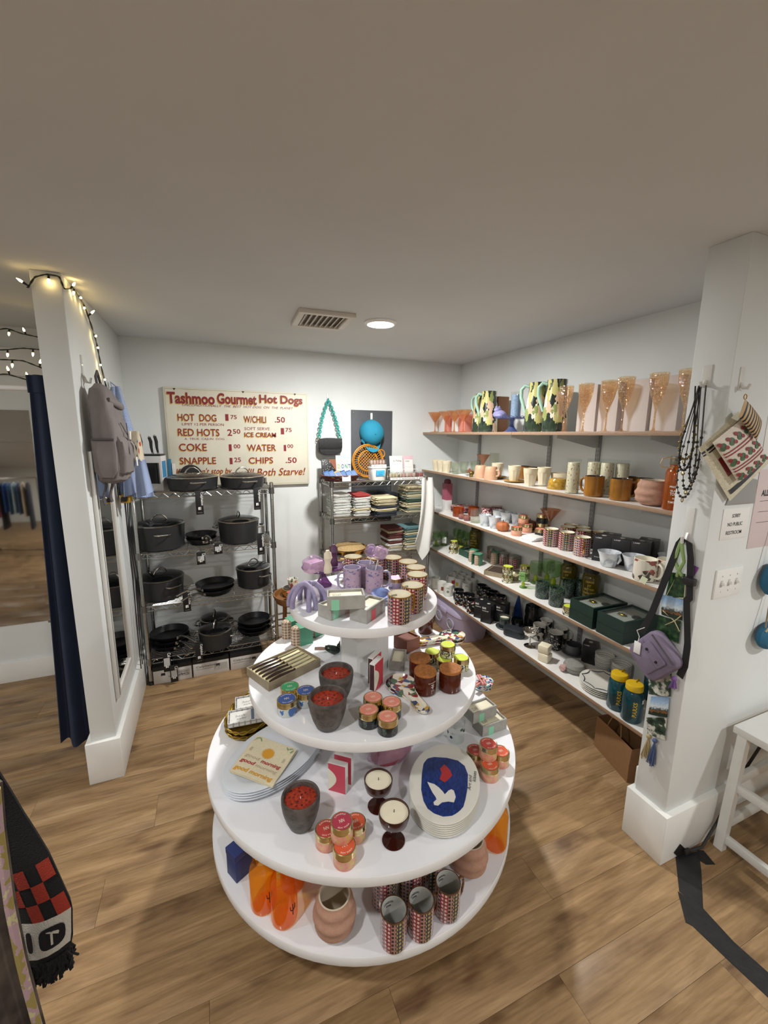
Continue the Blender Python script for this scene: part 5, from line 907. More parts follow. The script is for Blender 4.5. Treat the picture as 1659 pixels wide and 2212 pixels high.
def dispbox(w, d, h, bug=True, mm=None):
    mm = mm or m_gboxd
    def fn():
        L = [('case', MB().loft([ring4(w/2, d/2, 0), ring4(w/2, d/2, h), ring4(w/2-.012, d/2-.012, h), ring4(w/2-.012, d/2-.012, h-.02)]).mesh('case', mm, 20), None), ('lining', MB().box(-w/2+.0125, w/2-.0125, -d/2+.0125, d/2-.0125, h-.0202, h-.016).mesh('lining', m_velv), None), ('window', MB().box(-w/2+.011, w/2-.011, -d/2+.011, d/2-.011, h-.004, h-.003).mesh('window', m_clear), None)]
        if bug:
            b = MB(); b.sphere((-.02, -.02, h-.011), .012, 10, 6, sc=(2.2, .9, .4)); mg = M('gilt brooch', 'a08432', .25, .9); L.append(('brooch', b.mesh('brooch', mg), None, 'gold brooch'))
            for k in range(6): L.append(('brooch_leg', MB().tube([(-.03+.01*(k//2), -.02, h-.011), (-.035+.014*(k//2), -.02+(.022 if k % 2 else -.022), h-.012)], .0018, 5).mesh('brooch_leg', mg), 3))
            L.append(('spoon_bowl', MB().sphere((.035, .015, h-.011), .012, 12, 6, sc=(1.8, 2.2, .35)).mesh('spoon_bowl', m_black), None))
        return L
    return fn
p = (1.946,2.958,0.727); put('gbS', dispbox(.14, .1, .05, False, m_gbox), 'display_box', 'small green open box near the corner of the fourth shelf', 'box', (*off(p, .08), S4), radians(90), 1)
ga, gb, gc = (1.841,1.671,0.727), (1.831,1.342,0.727), (2.022,1.311,0.817); gang = math.atan2(gb[1]-ga[1], gb[0]-ga[0]); gl = math.dist(ga[:2], gb[:2])/2
ux, uy = cos(gang), sin(gang); vx, vy = -uy, ux
for r_ in range(2):
    for c_ in range(2):
        cx = ga[0]+ux*gl*(c_+.5)+vx*.125; cy = ga[1]+uy*gl*(c_+.5)+vy*.125
        put('gb%d' % r_, dispbox(gl-.003, .25, .058, r_ == 1), 'display_box', 'dark green display box %s, %s' % (['underneath', 'with gold brooch on top'][r_], ['nearer the speckled jars', 'nearer the pillar'][c_]), 'box', (cx, cy, S4+.0006+.059*r_), gang, 1, 'dark green display boxes')
for i, (p, dx, a) in enumerate((((1.946,2.783,0.727), .05, 30), ((1.937,2.692,0.727), .045, 30), ((2.036,2.708,0.727), .12, 30))): put('plaid', canister, 'gift_canister', 'brown plaid canister on the fourth shelf, %s' % ['green sleeve, nearest the corner', 'green sleeve, in front', 'behind the sleeved pair'][i], 'canister', (*off(p, dx), S4), radians(a+180*(i == 1)), 1.05, 'plaid canisters on the fourth shelf')
m_htin = m_house
for i, (p, dx) in enumerate((((2.212,2.797,0.727), .13), ((2.225,2.720,0.727), .13), ((2.252,2.639,0.727), .13), ((2.291,2.584,0.727), .13))): put('htin', lambda: [('tin', MB().lathe([(0, 0), (.04, 0), (.042, .003), (.042, .085), (0, .086)], 30).mesh('tin', m_house), None), ('lid', MB().lathe([(.0425, .075), (.043, .076), (.043, .095), (.04, .098), (0, .098)], 30).mesh('lid', M('grey tin lid', '8a8580', .35, .6)), None)], 'tin', 'town-house print tin in the back row, %s from the corner' % ordn(i), 'tin', (*off(p, dx), S4), i, 1, 'town-house print tins')
ka, kb = (1.842,2.527,0.757), (1.947,2.406,0.727); knifeset('wooden box of steak knives on the fourth shelf', (ka[0]+.115, ka[1]-.1, S4), radians(-58+0), 1.0, 'boxed steak knives')
m_spk = MNOI('speckled dark glass', [(0, '1e2e2a'), (.5, '2c423c'), (.56, '7f9189'), (.62, '24352f')], 230, .25)
for i, (p, dx, sc) in enumerate((((1.916,1.958,0.727), .035, 1.0), ((1.905,1.825,0.727), .035, 1.05), ((2.009,1.939,0.727), .12, 1.05), ((2.086,1.873,0.727), .1, 1.05))): put('spk', lambda: [('tumbler', MB().lathe([(0, 0), (.039, 0), (.042, .004), (.043, .1), (.0415, .1), (.04, .008), (0, .008)], 32).mesh('tumbler', m_spk), None), ('rim', MB().lathe([(.043, .1), (.0432, .112)], 32, cap0=False, cap1=False).mesh('rim', m_ggl), None)], 'tumbler', 'dark speckled tumbler on the fourth shelf, %s' % ['in front, nearer the goblets', 'in front, nearer the green boxes', 'behind the front pair', 'beside the lettered bottle'][i], 'glass', (*off(p, dx), S4), 0, sc, 'dark speckled tumblers')
# ---------------------------------------------------------------- lowest shelf
m_wm = M('white glaze', 'd9d8d2', .25, coat=.2); wmug = mugk(.042, .098, m_wm, m_wm, m_wm)
g = 'white mugs on the lowest shelf'
W5 = [((1.870,3.122,0.343), .04, 'printed with a brown block'), ((1.892,3.057,0.343), .03, 'with a round green emblem'), ((1.998,3.060,0.343), .1, 'with black lettering round the rim'), ((1.864,3.238,0.343), .06, 'at the corner end'), ((1.934,3.264,0.343), .14, 'second row, corner end'), ((1.983,3.192,0.343), .13, 'second row, middle'), ((2.135,3.108,0.343), .2, 'beside the black mugs'), ((2.101,3.200,0.343), .2, 'back row, third'), ((2.036,3.279,0.343), .23, 'back row, second'), ((1.988,3.339,0.343), .24, 'back row by the corner')]
for i, (p, dx, lb) in enumerate(W5):
    o = put('wmug', wmug, 'mug', 'white mug on the lowest shelf, %s' % lb, 'mug', (*off(p, dx), S5), radians(40+13*i), 1.0, g)
    if i in (0, 1, 2, 4, 5):
        pr = MB(); r_ = .0425; a0 = radians(-125-40-13*i)
        if i == 1: pr.lathe([(.006, 0), (.011, 0)], 24, cap0=False, cap1=False); pr.lathe([(0, 0), (.004, 0)], 16); pr.v = [((r_+.0003)*cos(a0+x/r_), (r_+.0003)*sin(a0+x/r_), .045+y) for x, y, z in pr.v]
        else: pr.grid(lambda u, v: ((r_+.0003)*cos(a0+(u-.5)*.03/r_), (r_+.0003)*sin(a0+(u-.5)*.03/r_), .03+.035*v), 6, 1)
        if i in (1, 2): letter(pr, 'LOCAL', (0, 0, 0), (1, 0, 0), (0, 1, 0), .028, .009, .02, wrap=lambda x, y: ((r_+.0004)*cos(a0-.33+x/r_), (r_+.0004)*sin(a0-.33+x/r_), .072+y))
        if i == 2: pr.v, pr.f, pr.uv, pr.mi = pr.v[14:], [[q-14 for q in f_] for f_ in pr.f[6:]], pr.uv[6:], pr.mi[6:]
        part(o, 'print', pr, [M('brown print', '7a3f2a', .5), M('green print', '4d6a52', .5), m_ink, None, M('red print', 'b5392f', .5), M('yellow print', 'c9a33a', .5)][i])
m_bfl2 = MVOR('petals on black', [(0, '0f1013'), (.62, '0f1013'), (.7, 'c9b7a8'), (.76, 'c06a52'), (.82, '6f86b5'), (.88, 'd9d3c6'), (.93, '8fae9c')], 22, 16, .3); m_bg = M('black glaze', '121316', .2, coat=.3)
bkmug = mugk(.042, .098, m_bfl2, m_bg, m_bg)
for i, (p, dx) in enumerate((((1.902,2.932,0.343), .03), ((1.879,2.842,0.343), .02), ((1.885,2.755,0.343), .03), ((1.882,2.665,0.343), .03), ((2.078,2.933,0.343), .15), ((2.092,2.881,0.343), .2), ((2.154,2.857,0.343), .22), ((2.239,2.824,0.343), .26), ((2.288,2.782,0.343), .27))): put('bkmug', bkmug, 'mug', 'black mug with petal print on the lowest shelf, %s from the corner' % ordn(i), 'mug', (p[0]+dx, p[1]+(0 if i < 4 else -.03), S5), radians(60), [1, 1, 1.2, 1.1, 1, 1, 1, 1, 1][i], 'black petal mugs')
p = (1.848,2.457,0.343)
for k in range(4): put('barb', bbox(.08, .1, .14, [('BAR', .03, .016, .78), ('SHAKER SET', .05, .007, .66)]), 'gift_carton', 'black carton with white lettering, %s in the row' % ordn(k), 'box', (p[0]+.06+.085*(k % 2), p[1]+.045+.11*(k//2)-.03*(k % 2), S5), radians(-60), 1.0, 'black lettered cartons')
p = (2.156,2.520,0.343); t = thing('blue_bottle', 'slender blue glass bottle tapering to a point', 'bottle', (p[0]+.14, p[1]-.05, S5)); part(t, 'bottle', MB().lathe([(0, 0), (.045, 0), (.046, .004), (.01, .16), (.006, .18), (0, .18)], 6), MGLASS('cobalt glass', '3f6aa8', .45, '27508f', .06, .4)); part(t, 'stopper', MB().sphere((0, 0, .185), .008, 10, 8), M('blue stopper', '27508f', .2))
p = (2.067,2.303,0.343); m_smk = MGLASS('smoked glass', '5a5f62', .3, '24282b', .04, .5)
t = thing('pitcher', 'smoked glass pitcher on the lowest shelf', 'jug', (p[0]+.14, p[1]-.03, S5), radians(-20)); part(t, 'body', MB().lathe([(0, 0), (.05, 0), (.062, .02), (.066, .06), (.058, .11), (.05, .15), (.052, .175)], 32, cap1=False), m_smk); part(t, 'handle', MB().tube([(.05, 0, .15), (.085, 0, .15), (.095, 0, .1), (.085, 0, .05), (.06, 0, .035)], .006, 8), m_smk)
for k, (dx, dy) in enumerate(((.045, .03), (.07, -.07))): put('smkb', lambda: [('tumbler', MB().lathe([(0, 0), (.036, 0), (.045, .03), (.042, .06)], 28, cap1=False).mesh('tumbler', m_smk), None)], 'tumbler', 'round smoked tumbler before the smoked pitcher, %s' % ['nearer the candle', 'nearer the cow mugs'][k], 'glass', (p[0]+dx-.04, p[1]+dy, S5), 0, 1, 'smoked tumblers')
p = (1.942,2.335,0.343); t = thing('candle_dish', 'dark slate dish under a candle glass', 'dish', (*off(p, .045), S5)); part(t, 'dish', MB().lathe([(0, 0), (.055, 0), (.062, .01), (.06, .012), (.05, .004), (0, .004)], 32), M('slate ceramic', '3c4245', .4)); 
t = thing('candle_glass', 'white candle in a dark grey-green glass on the slate dish', 'candle', (*off(p, .045), S5+.0045)); part(t, 'glass', MB().lathe([(0, 0), (.038, 0), (.04, .004), (.04, .085)], 28, cap1=False), MGLASS('grey green glass', '6f807c', .4, '39484a', .05, .4)); part(t, 'wax', MB().lathe([(0, .002), (.036, .002), (.036, .07), (0, .07)], 28), m_wax)
p = (1.908,2.183,0.343); t = thing('loaf_tin', 'matt black lidded tin with rounded ends on the lowest shelf', 'tin', (*off(p, .06), S5), radians(-60)); part(t, 'tin', MB().rbox(-.075, .075, -.04, .04, 0, .045, .006, .038, 6), M('dark navy tin', '23282e', .45)); part(t, 'lid', MB().rbox(-.077, .077, -.042, .042, .0455, .062, .006, .04, 6), M('dark navy tin', '23282e', .45))
p = (1.916,2.057,0.343); put('coupe', lambda: [('coupe', MB().lathe([(0, 0), (.035, 0), (.036, .003), (.008, .01), (.004, .03), (.005, .06), (.02, .068), (.042, .085), (.05, .11), (.0485, .11), (.04, .087), (.018, .071), (0, .069)], 36).mesh('coupe', M('mirror silver', 'c9c6c0', .06, 1)), None)], 'silver_coupe', 'polished silver footed coupe on the lowest shelf', 'coupe', (p[0]+.03, p[1]+.005, S5), 0, 1.08)
m_cow = MNOI('cow hide print', [(0, 'd9d5cc'), (.5, '15151a')], 26, .25, detail=1); cow = mugk(.042, .1, m_cow, m_wm, m_cow); m_leaf = MVOR('ink leaf print', [(0, '17181c'), (.55, 'b9b5ae'), (.7, '17181c'), (.9, '8f8b85')], 34, 22, .25, noise=.5)
for i, (p, dx) in enumerate((((2.068,2.112,0.343), .03), ((2.175,2.179,0.343), .12), ((2.197,2.032,0.343), .12))): put('cow', cow, 'mug', 'black and white cow-print mug, %s' % ['in front', 'behind the front one', 'behind the leaf-print mug'][i], 'mug', (*off(p, dx), S5), radians([-20, 40, -20][i]), 1.05, 'cow-print mugs')
p = (2.070,1.954,0.343); put('leafm', mugk(.044, .105, m_leaf, m_wm, m_leaf), 'mug', 'black and grey leaf-print mug on the lowest shelf', 'mug', (*off(p, .035), S5), radians(60), 1.08)
p = (1.878,1.872,0.343)
for k in range(2): put('wblk', lambda: [('wax_block', MB().rbox(-.033, .033, -.033, .033, 0, .052, .006).mesh('wax_block', m_wax), None)], 'wax_block', 'square cream wax block, %s of two' % ['lower', 'upper'][k], 'candle', (p[0]+.03, p[1]+.01+.008*k, S5+.0005+.0525*k), radians(20+6*k), 1, 'cream wax blocks')
p = (2.140,1.825,0.343); t = thing('saucer', 'grey stoneware saucer under the grey cup', 'saucer', (p[0]+.06, p[1]+.02, S5)); mgs = M('grey stoneware', '55565a', .45, var=.1); part(t, 'saucer', MB().lathe([(0, 0), (.05, 0), (.068, .01), (.066, .0125), (.04, .004), (0, .0035)], 32), mgs)
put('gcup', mugk(.047, .06, mgs, M('dark grey inside', '34353a', .4), mgs), 'cup', 'low grey stoneware cup on a saucer', 'cup', (p[0]+.06, p[1]+.02, S5+.0045), radians(10), 1.05)
p = (2.162,1.721,0.343); put('rb2', bbox(.08, .08, .13, [('LAMP', .03, .006, .9)]), 'lamp_carton', 'lone black carton on the lowest shelf behind the striped bowls', 'box', (p[0]+.085, p[1]+.02, S5), radians(-60), 1)
p = (1.924,1.712,0.343); t = thing('lidded_dish', 'round grey lidded dish with a pink cloth bow', 'dish', (p[0]+.065, p[1]+.01, S5)); mgd = M('speckled grey glaze', '8a8982', .5, var=.12, vs=90); part(t, 'dish', MB().lathe([(0, 0), (.05, 0), (.062, .01), (.064, .028), (.06, .03), (0, .03)], 36), mgd); part(t, 'lid', MB().lathe([(.064, .03), (.065, .034), (.055, .052), (.03, .06), (0, .061)], 36), mgd); part(t, 'bow', MB().loft([[(-.085+x, .02+w_*cos(tau*j/10), .02+w_*.7*sin(tau*j/10)+h_) for j in range(10)] for x, w_, h_ in ((0, .02, .0), (.012, .024, .006), (.024, .012, .014), (.034, .006, .02), (.042, .01, .03))]), M('dusty pink cloth', 'b9948f', .8))
m_ws = MSTRIPE('white ribbed glaze', 'd8d7d1', 'a9a8a2', 14, .7, 1, .35)
for i, (p, dx, lb) in enumerate((((2.155,1.635,0.343), .07, 'nearer the grey dish'), ((2.228,1.591,0.343), .1, 'beside the water bottles'))):
    for k in range(3): put('wbw', lambda: [('bowl', MB().lathe([(0, 0), (.035, 0), (.048, .02), (.054, .06), (.052, .06), (.045, .02), (0, .006)], 32).mesh('bowl', m_ws), None)], 'bowl', 'white ribbed bowl, %s of a nested stack %s' % (['bottom', 'middle', 'top'][k], lb), 'bowl', (*off(p, dx), S5+.0005+.022*k), 0, 1, 'white ribbed bowls')
m_sq = M('navy glaze line', '1f2440', .25); p = (1.895,1.488,0.343)
for k in range(4):
    o = put('sqpl', lambda: [('plate', MB().lathe([(0, 0), (.07, 0), (.105, .008), (.118, .011), (.117, .0135), (.085, .0085), (.07, .005), (0, .0045)], 48).mesh('plate', m_plw), None), ('scroll_print', MB().tube([((.1+.008*sin(9*a))*cos(a+.09*cos(9*a)), (.1+.008*sin(9*a))*sin(a+.09*cos(9*a)), .0118) for a in [tau*j/180 for j in range(180)]], .0022, 5, True).mesh('scroll_print', m_sq), 0)], 'plate', 'white plate with navy scroll border, %s from the bottom' % ordn(k), 'plate', (p[0]+.09, p[1]+.02, S5+.0005+.0105*k), k*.4, 1.03, 'navy scroll plates')
m_teal = MGLASS('teal plastic', '3f93a0', .35, '1c6472', .05, .4); m_yel = M('yellow plastic', 'd8b21a', .4)
def nal():
    b = MB().lathe([(0, 0), (.041, 0), (.0445, .005), (.0445, .125), (.041, .143), (.034, .15), (.033, .16)], 32, cap1=False); c = MB().lathe([(.033, .152), (.037, .154), (.037, .178), (.034, .182), (0, .183)], 32); st = MB().tube([(.036, 0, .16), (.05, 0, .155), (.055, 0, .17), (.045, 0, .183), (.01, 0, .186)], [.003, .004, .004, .004, .003], 8)
    lt = MB(); letter(lt, 'PARKS', (0, 0, 0), (1, 0, 0), (0, 1, 0), .075, .018, .03, .1, wrap=lambda x, y: (.0449*cos(radians(-138)-y/.0445), .0449*sin(radians(-138)-y/.0445), .035+x))
    lb = MB().grid(lambda u, v: (.0449*cos(radians(-110)+.042*u/.0445), .0449*sin(radians(-110)+.042*u/.0445), .1+.02*v), 6, 1); l2 = MB(); letter(l2, 'WATER', (0, 0, 0), (1, 0, 0), (0, 1, 0), .026, .007, .02, wrap=lambda x, y: (.0453*cos(radians(-110)+(x+.008)/.0445), .0453*sin(radians(-110)+(x+.008)/.0445), .106+y))
    return [('bottle', b.mesh('bottle', m_teal), None), ('cap', c.mesh('cap', m_yel), None), ('strap', st.mesh('strap', m_yel), 1), ('lettering', lt.mesh('lettering', m_yel), 0), ('sticker', lb.mesh('sticker', m_paperw), 0), ('sticker_print', l2.mesh('sticker_print', m_ink), 0)]
for i, (p, dx, lb) in enumerate((((1.891,1.343,0.343), .045, 'nearer the scroll plates'), ((1.876,1.252,0.343), .045, 'at the very front'), ((2.035,1.351,0.343), .13, 'in the back row'), ((1.985,1.253,0.343), .13, 'back row beside the pillar'))): put('nal', nal, 'water_bottle', 'teal water bottle with yellow cap, %s' % lb, 'bottle', (*off(p, dx), S5), radians([15, 20, 20, 20][i]), 1.08, 'teal water bottles')
# ---------------------------------------------------------------- things on the floor below
p0, p1 = (1.944,1.471,0.000), (1.887,1.250,0.000); m_kraft = M('kraft paper', '8a6644', .75, var=.05, vs=30, bump=.1, bs=60)
t = thing('paper_bag', 'open brown paper carrier bag under the lowest shelf', 'bag', ((p0[0]+p1[0])/2+.075, (p0[1]+p1[1])/2, 0), math.atan2(p1[1]-p0[1], p1[0]-p0[0])); bw = .135
def bagring(a, b_, z, dz=0): return [(a, -b_, z), (a, b_, z+dz), (0, b_+.0, z+dz*.3), (-a, b_, z), (-a, -b_, z-dz), (0, -b_, z)]
part(t, 'bag', MB().loft([bagring(bw, .07, 0), bagring(bw, .07, .1), bagring(bw+.004, .066, .195, .01), bagring(bw+.002, .064, .193, .01), bagring(bw-.003, .066, .1), bagring(bw-.003, .066, .004)]), m_kraft, sharp=15)
for s in (-1, 1): part(t, 'handle', MB().tube([(-.05, s*.063, .16), (-.05, s*.062, .2), (-.035, s*.055, .25), (0, s*.05, .265), (.035, s*.055, .25), (.05, s*.062, .2), (.05, s*.063, .16)], .003, 6), M('twisted paper', '8a6a42', .8))
m_cool = M('lilac plastic', 'b3a9c4', .4); t = thing('cooler', 'lilac cooler box with two round grey speakers on the floor', 'cooler', (2.03, 3.05, 0), radians(-90), None, (1, 1, .85))
part(t, 'body', MB().loft([[(x*(w_/.26), y*(d_/.16), z) for x, y in [(.26*cos(a)*abs(cos(a))**-.55 if abs(cos(a)) > .02 else 0, .16*sin(a)*abs(sin(a))**-.55 if abs(sin(a)) > .02 else 0) for a in [tau*k/40+.01 for k in range(40)]]] for w_, d_, z in ((.24, .14, 0), (.25, .15, .03), (.265, .165, .24), (.27, .17, .26))]), m_cool)
part(t, 'lid', MB().loft([[(x*(w_/.26), y*(d_/.16), z) for x, y in [(.26*cos(a)*abs(cos(a))**-.55 if abs(cos(a)) > .02 else 0, .16*sin(a)*abs(sin(a))**-.55 if abs(sin(a)) > .02 else 0) for a in [tau*k/40+.01 for k in range(40)]]] for w_, d_, z in ((.272, .172, .262), (.272, .172, .3), (.25, .15, .35), (.2, .11, .37))]), m_cool)
for x in (-.1, .1):
    s_ = part(t, 'speaker', MB().lathe([(.056, 0), (.056, .008), (.046, .008), (.044, .003), (0, .005)], 32, cap0=False).xf(tr(x, -.158, .15) @ Matrix.Rotation(pi/2, 4, 'X')), m_cool); part(s_, 'grille', MB().lathe([(0, .0045), (.044, .004), (.03, .008), (0, .009)], 32).xf(tr(x, -.158, .15) @ Matrix.Rotation(pi/2, 4, 'X')), M('speaker mesh', '8f8d92', .6, var=.2, vs=300))
part(t, 'latch', MB().rbox(-.05, .05, -.182, -.17, .24, .29, .004), m_cool)
# ---------------------------------------------------------------- chrome wire racks
m_chr = M('chrome', 'b9bab8', .16, 1); m_chd = M('dull chrome', '8f8f8d', .25, 1)
def wire_rack(name, label, x0, x1, y0, y1, levels, top):
    t = thing(name, label, 'rack', (0, 0, 0)); r = .0125
    for px_, py_ in ((x0, y0), (x1, y0), (x0, y1), (x1, y1)):
        po = part(t, 'post', MB().lathe([(0, .03), (r, .03), (r, top-.006), (r*.8, top), (0, top)], 14, c=(px_, py_)), m_chr)
        part(po, 'foot', MB().lathe([(0, 0), (.016, 0), (.016, .012), (.006, .016), (.006, .03), (0, .03)], 14, c=(px_, py_)), M('dark plastic foot', '2a2a2a', .5))
        for k in range(int(top/.0254/2)): part(po, 'groove', ring_me, m_chd, loc=(px_, py_, .06+k*.0508))
        for z in levels: part(po, 'collar', MB().lathe([(r+.0005, z-.034), (.02, z-.034), (.0175, z+.012), (r+.0005, z+.012)], 14, c=(px_, py_), cap0=False, cap1=False), m_chd)
    for z in levels:
        sh = part(t, 'wire_shelf', MB().tube([(x0, y0, z), (x1, y0, z), (x1, y1, z), (x0, y1, z)], .003, 6, True), m_chr)
        part(sh, 'lower_rail', MB().tube([(x0, y0, z-.03), (x1, y0, z-.03), (x1, y1, z-.03), (x0, y1, z-.03)], .003, 6, True), m_chr)
        n = 13; w_ = (x1-x0)/n
        for yy in (y0, y1): part(sh, 'truss_wire', MB().tube([(x0+.01+(x1-x0-.02)*k/(2*n), yy, z-(.0 if k % 2 else .03)) for k in range(2*n+1)], .0026, 5), m_chr)
        for xx in (x0, x1): part(sh, 'truss_wire', MB().tube([(xx, y0+.01+(y1-y0-.02)*k/10, z-(.0 if k % 2 else .03)) for k in range(11)], .0026, 5), m_chr)
        nw = 15
        for k in range(nw): part(sh, 'deck_wire', deck(x1-x0), None, loc=(x0, y0+(y1-y0)*(k+.5)/nw, z+.002))
        for k in (1, 2): part(sh, 'cross_wire', MB().tube([(x0+(x1-x0)*k/3, y0, z-.002), (x0+(x1-x0)*k/3, y1, z-.002)], .0026, 5), m_chr)
    return t
ring_me = MB().lathe([(.0124, -.0012), (.0129, 0), (.0124, .0012)], 12, cap0=False, cap1=False).mesh('groove', m_chd)
DECK = {}
def deck(l):
    k = round(l, 3)
    if k not in DECK: DECK[k] = MB().tube([(0, 0, 0), (l, 0, 0)], .0017, 5).mesh('deck_wire', m_chr)
    return DECK[k]
RL = [1.355, .948, .575, .185]; RM = [1.378, 1.09, .757]
wire_rack('wire_rack', 'chrome wire rack of black cookware below the menu sign', -.466, .412, 3.115, 3.475, RL, 1.405)
wire_rack('wire_rack', 'chrome wire rack of folded towels beside the wall shelves', .868, 1.727, 3.135, 3.475, RM+[.3], 1.385)
# ---------------------------------------------------------------- cookware
m_pan = M('hard anodised black', '2b2c2e', .42, .15, var=.06, vs=40); m_pin = M('non-stick inside', '1b1b1e', .35); m_stl = M('brushed steel', 'b4b1aa', .25, 1); m_lidg = MGLASS('lid glass', '4f5356', .25, '1e2023', .04, .6); m_tagb = M('tag black', '121214', .45)
def potk(r, h, lid='arch', side=2, taper=.93):
    def fn():
        b = MB().lathe([(0, 0), (r*taper-.012, 0), (r*taper, .01), (r, h), (r+.003, h+.002), (r-.003, h+.002), (r*taper-.004, .012), (0, .006)], 40)
        L = [('pot', b.mesh('pot', [m_pan]), None)]
        hm = MB().tube([(-.045, 0, 0), (-.042, -.02, .004), (-.03, -.035, .006), (0, -.04, .006), (.03, -.035, .006), (.042, -.02, .004), (.045, 0, 0)], [.006, .005, .0055, .006, .0055, .005, .006], 8).mesh('side_handle', m_stl)
        L.append(('side_handle', MB().tube([(-.048, -r+.002, h*.72), (-.044, -r-.022, h*.73), (-.03, -r-.034, h*.735), (.03, -r-.034, h*.735), (.044, -r-.022, h*.73), (.048, -r+.002, h*.72)], [.0075, .006, .0055, .0055, .006, .0075], 8).mesh('side_handle', m_stl), None))
        L.append(('side_handle', MB().tube([(-.048, r-.002, h*.72), (-.044, r+.022, h*.73), (-.03, r+.034, h*.735), (.03, r+.034, h*.735), (.044, r+.022, h*.73), (.048, r-.002, h*.72)], [.0075, .006, .0055, .0055, .006, .0075], 8).mesh('side_handle', m_stl), None))
        if lid:
            L.append(('lid', MB().lathe([(r-.004, h+.003), (r*.85, h+.016), (r*.5, h+.028), (0, h+.033)], 40, cap0=False).mesh('lid', m_lidg), None)); k = len(L)-1
            L.append(('lid_rim', MB().lathe([(r+.002, h+.001), (r+.003, h+.005), (r-.008, h+.008)], 40, cap0=False, cap1=False).mesh('lid_rim', m_stl), k))
            L.append(('lid_handle', MB().tube([(-.05, 0, h+.028), (-.036, 0, h+.05), (-.014, 0, h+.066), (.014, 0, h+.066), (.036, 0, h+.05), (.05, 0, h+.028)], [.005, .0045, .005, .005, .0045, .005], 8).mesh('lid_handle', m_stl), k))
        return L
    return fn
def skilletk(r, h=.045):
    def fn():
        b = MB().lathe([(0, 0), (r*.72, 0), (r*.8, .006), (r, h), (r-.003, h+.001), (r*.77, .008), (0, .006)], 40)
        hd = MB().tube([(0, -r*.97, h*.75), (0, -r-.05, h+.012), (0, -r-.1, h+.02), (0, -r-.16, h+.018), (0, -r-.2, h+.012)], [.011, .007, .0085, .0095, .007], 8); br = MB().rbox(-.02, .02, -r*.985, -r*.92, h*.45, h*.85, .003)
        return [('pan', b.mesh('pan', m_pin), None), ('handle', hd.mesh('handle', m_stl), None), ('bracket', br.mesh('bracket', m_stl), 1)]
    return fn
def hangtag(label, p, ang, l=.15, w_=.042, white=False):
    """black hang tag, top at p"""
    t = thing('hang_tag', label, 'tag', p, ang, 'cookware hang tags'); part(t, 'card', MB().rbox(-w_/2, w_/2, -.0007, .0007, -l, 0, .0006), m_tagb); part(t, 'string', MB().tube([(0, 0, -.004), (.002, -.001, .02), (-.002, .003, .045)], .0008, 5), m_tagb)
    lt = MB(); letter(lt, 'Calphalon', (w_*.13, -.0011, -.012), (0, 0, -1), (1, 0, 0), l*.55, w_*.42, .015) if not white else letter(lt, 'Cal', (w_*.13, -.0011, -.012), (0, 0, -1), (1, 0, 0), l*.2, w_*.42, .015)
    for k in range(len(lt.v)): pass
    part(t, 'lettering', lt, m_inkw); em = MB().rbox(-.009, .009, -.0012, -.0008, -l*.8, -l*.8+.018, .0004, .006); part(t, 'emblem', em, m_inkw)
    part(t, 'emblem_cross', MB().tube([(-.005, -.0014, -l*.8+.004), (.005, -.0014, -l*.8+.014)], .0012, 4), m_tagb)
    if white: part(t, 'barcode', MB().box(-w_*.38, w_*.38, -.0013, -.0008, -l*.72, -l*.32), M('tag barcode', 'b9b9b9', .5))
    else: part(t, 'small_print', MB().box(-w_*.32, w_*.32, -.0011, -.0008, -l*.93, -l*.915), M('grey print', '77746f', .6))
def at_rack(u): return u
def pot_on(key, fn, p, z, label, rz=0, grp='black lidded pots'):
    return put(key, fn, 'cooking_pot', label, 'pot', (p[0], p[1], z+.0045), rz, 1, grp)
z0, z1, z2, z3 = RL
y1_ = 3.24
pot_on('saute', potk(.165, .085, 'arch', taper=.95), (-0.107,3.140,1.413)[:1]+(3.24,), z0, 'wide black sauté pan with glass lid nearest the knife box, top shelf', radians(12))
pot_on('saute2', potk(.155, .08, 'arch', taper=.95), (0.223,3.140,1.410)[:1]+(3.24,), z0, 'wide black sauté pan with glass lid on the top shelf, right end', radians(14))
pot_on('stockA', potk(.16, .17), ((-0.342,3.140,0.976)[0], 3.26), z1, 'tall black stockpot on the second shelf beside the partition', radians(10))
pot_on('stockB', potk(.145, .16), ((0.182,3.140,0.986)[0], 3.26), z1, 'tall black stockpot with side handles near the corner post', radians(75))
pot_on('stockC', potk(.15, .15), ((-0.347,3.140,0.615)[0]-.02, 3.29), z2, 'black stockpot on the third shelf beside the partition', radians(35))
pot_on('stockD', potk(.128, .145), ((0.265,3.140,0.637)[0]+.01, 3.3), z2, 'smaller black stockpot at the end of the third shelf', radians(35))
pot_on('stockE', potk(.118, .13), ((-0.027,3.100,0.210)[0], 3.165), z3, 'black pot at the front of the lowest rack shelf', radians(75))
o_ = pot_on('stockF', potk(.105, .12), ((-0.030,3.350,0.223)[0], 3.395), z3, 'black pot at the back of the lowest rack shelf', radians(80)); 
g = 'black skillets'
def sk(key, r, p, z, rz, label, tilt=None): put(key, skilletk(r), 'skillet', label, 'skillet', (p[0], p[1], z+.0045), rz, 1, g, tilt)
sk('skS', .105, ((-0.080,3.160,1.004)[0], 3.28), z1, radians(15), 'small black skillet on the second shelf, lower of two'); sk('skS2', .108, ((-0.080,3.160,1.004)[0], 3.285), z1+.03, radians(12), 'small black skillet on the second shelf, upper of two')
sk('skM', .135, ((0.007,3.140,0.602)[0]-.015, 3.24), z2, radians(-40), 'large black skillet on the third shelf, lower of two'); sk('skM2', .138, ((0.007,3.140,0.602)[0]-.015, 3.245), z2+.03, radians(-46), 'large black skillet on the third shelf, upper of two')
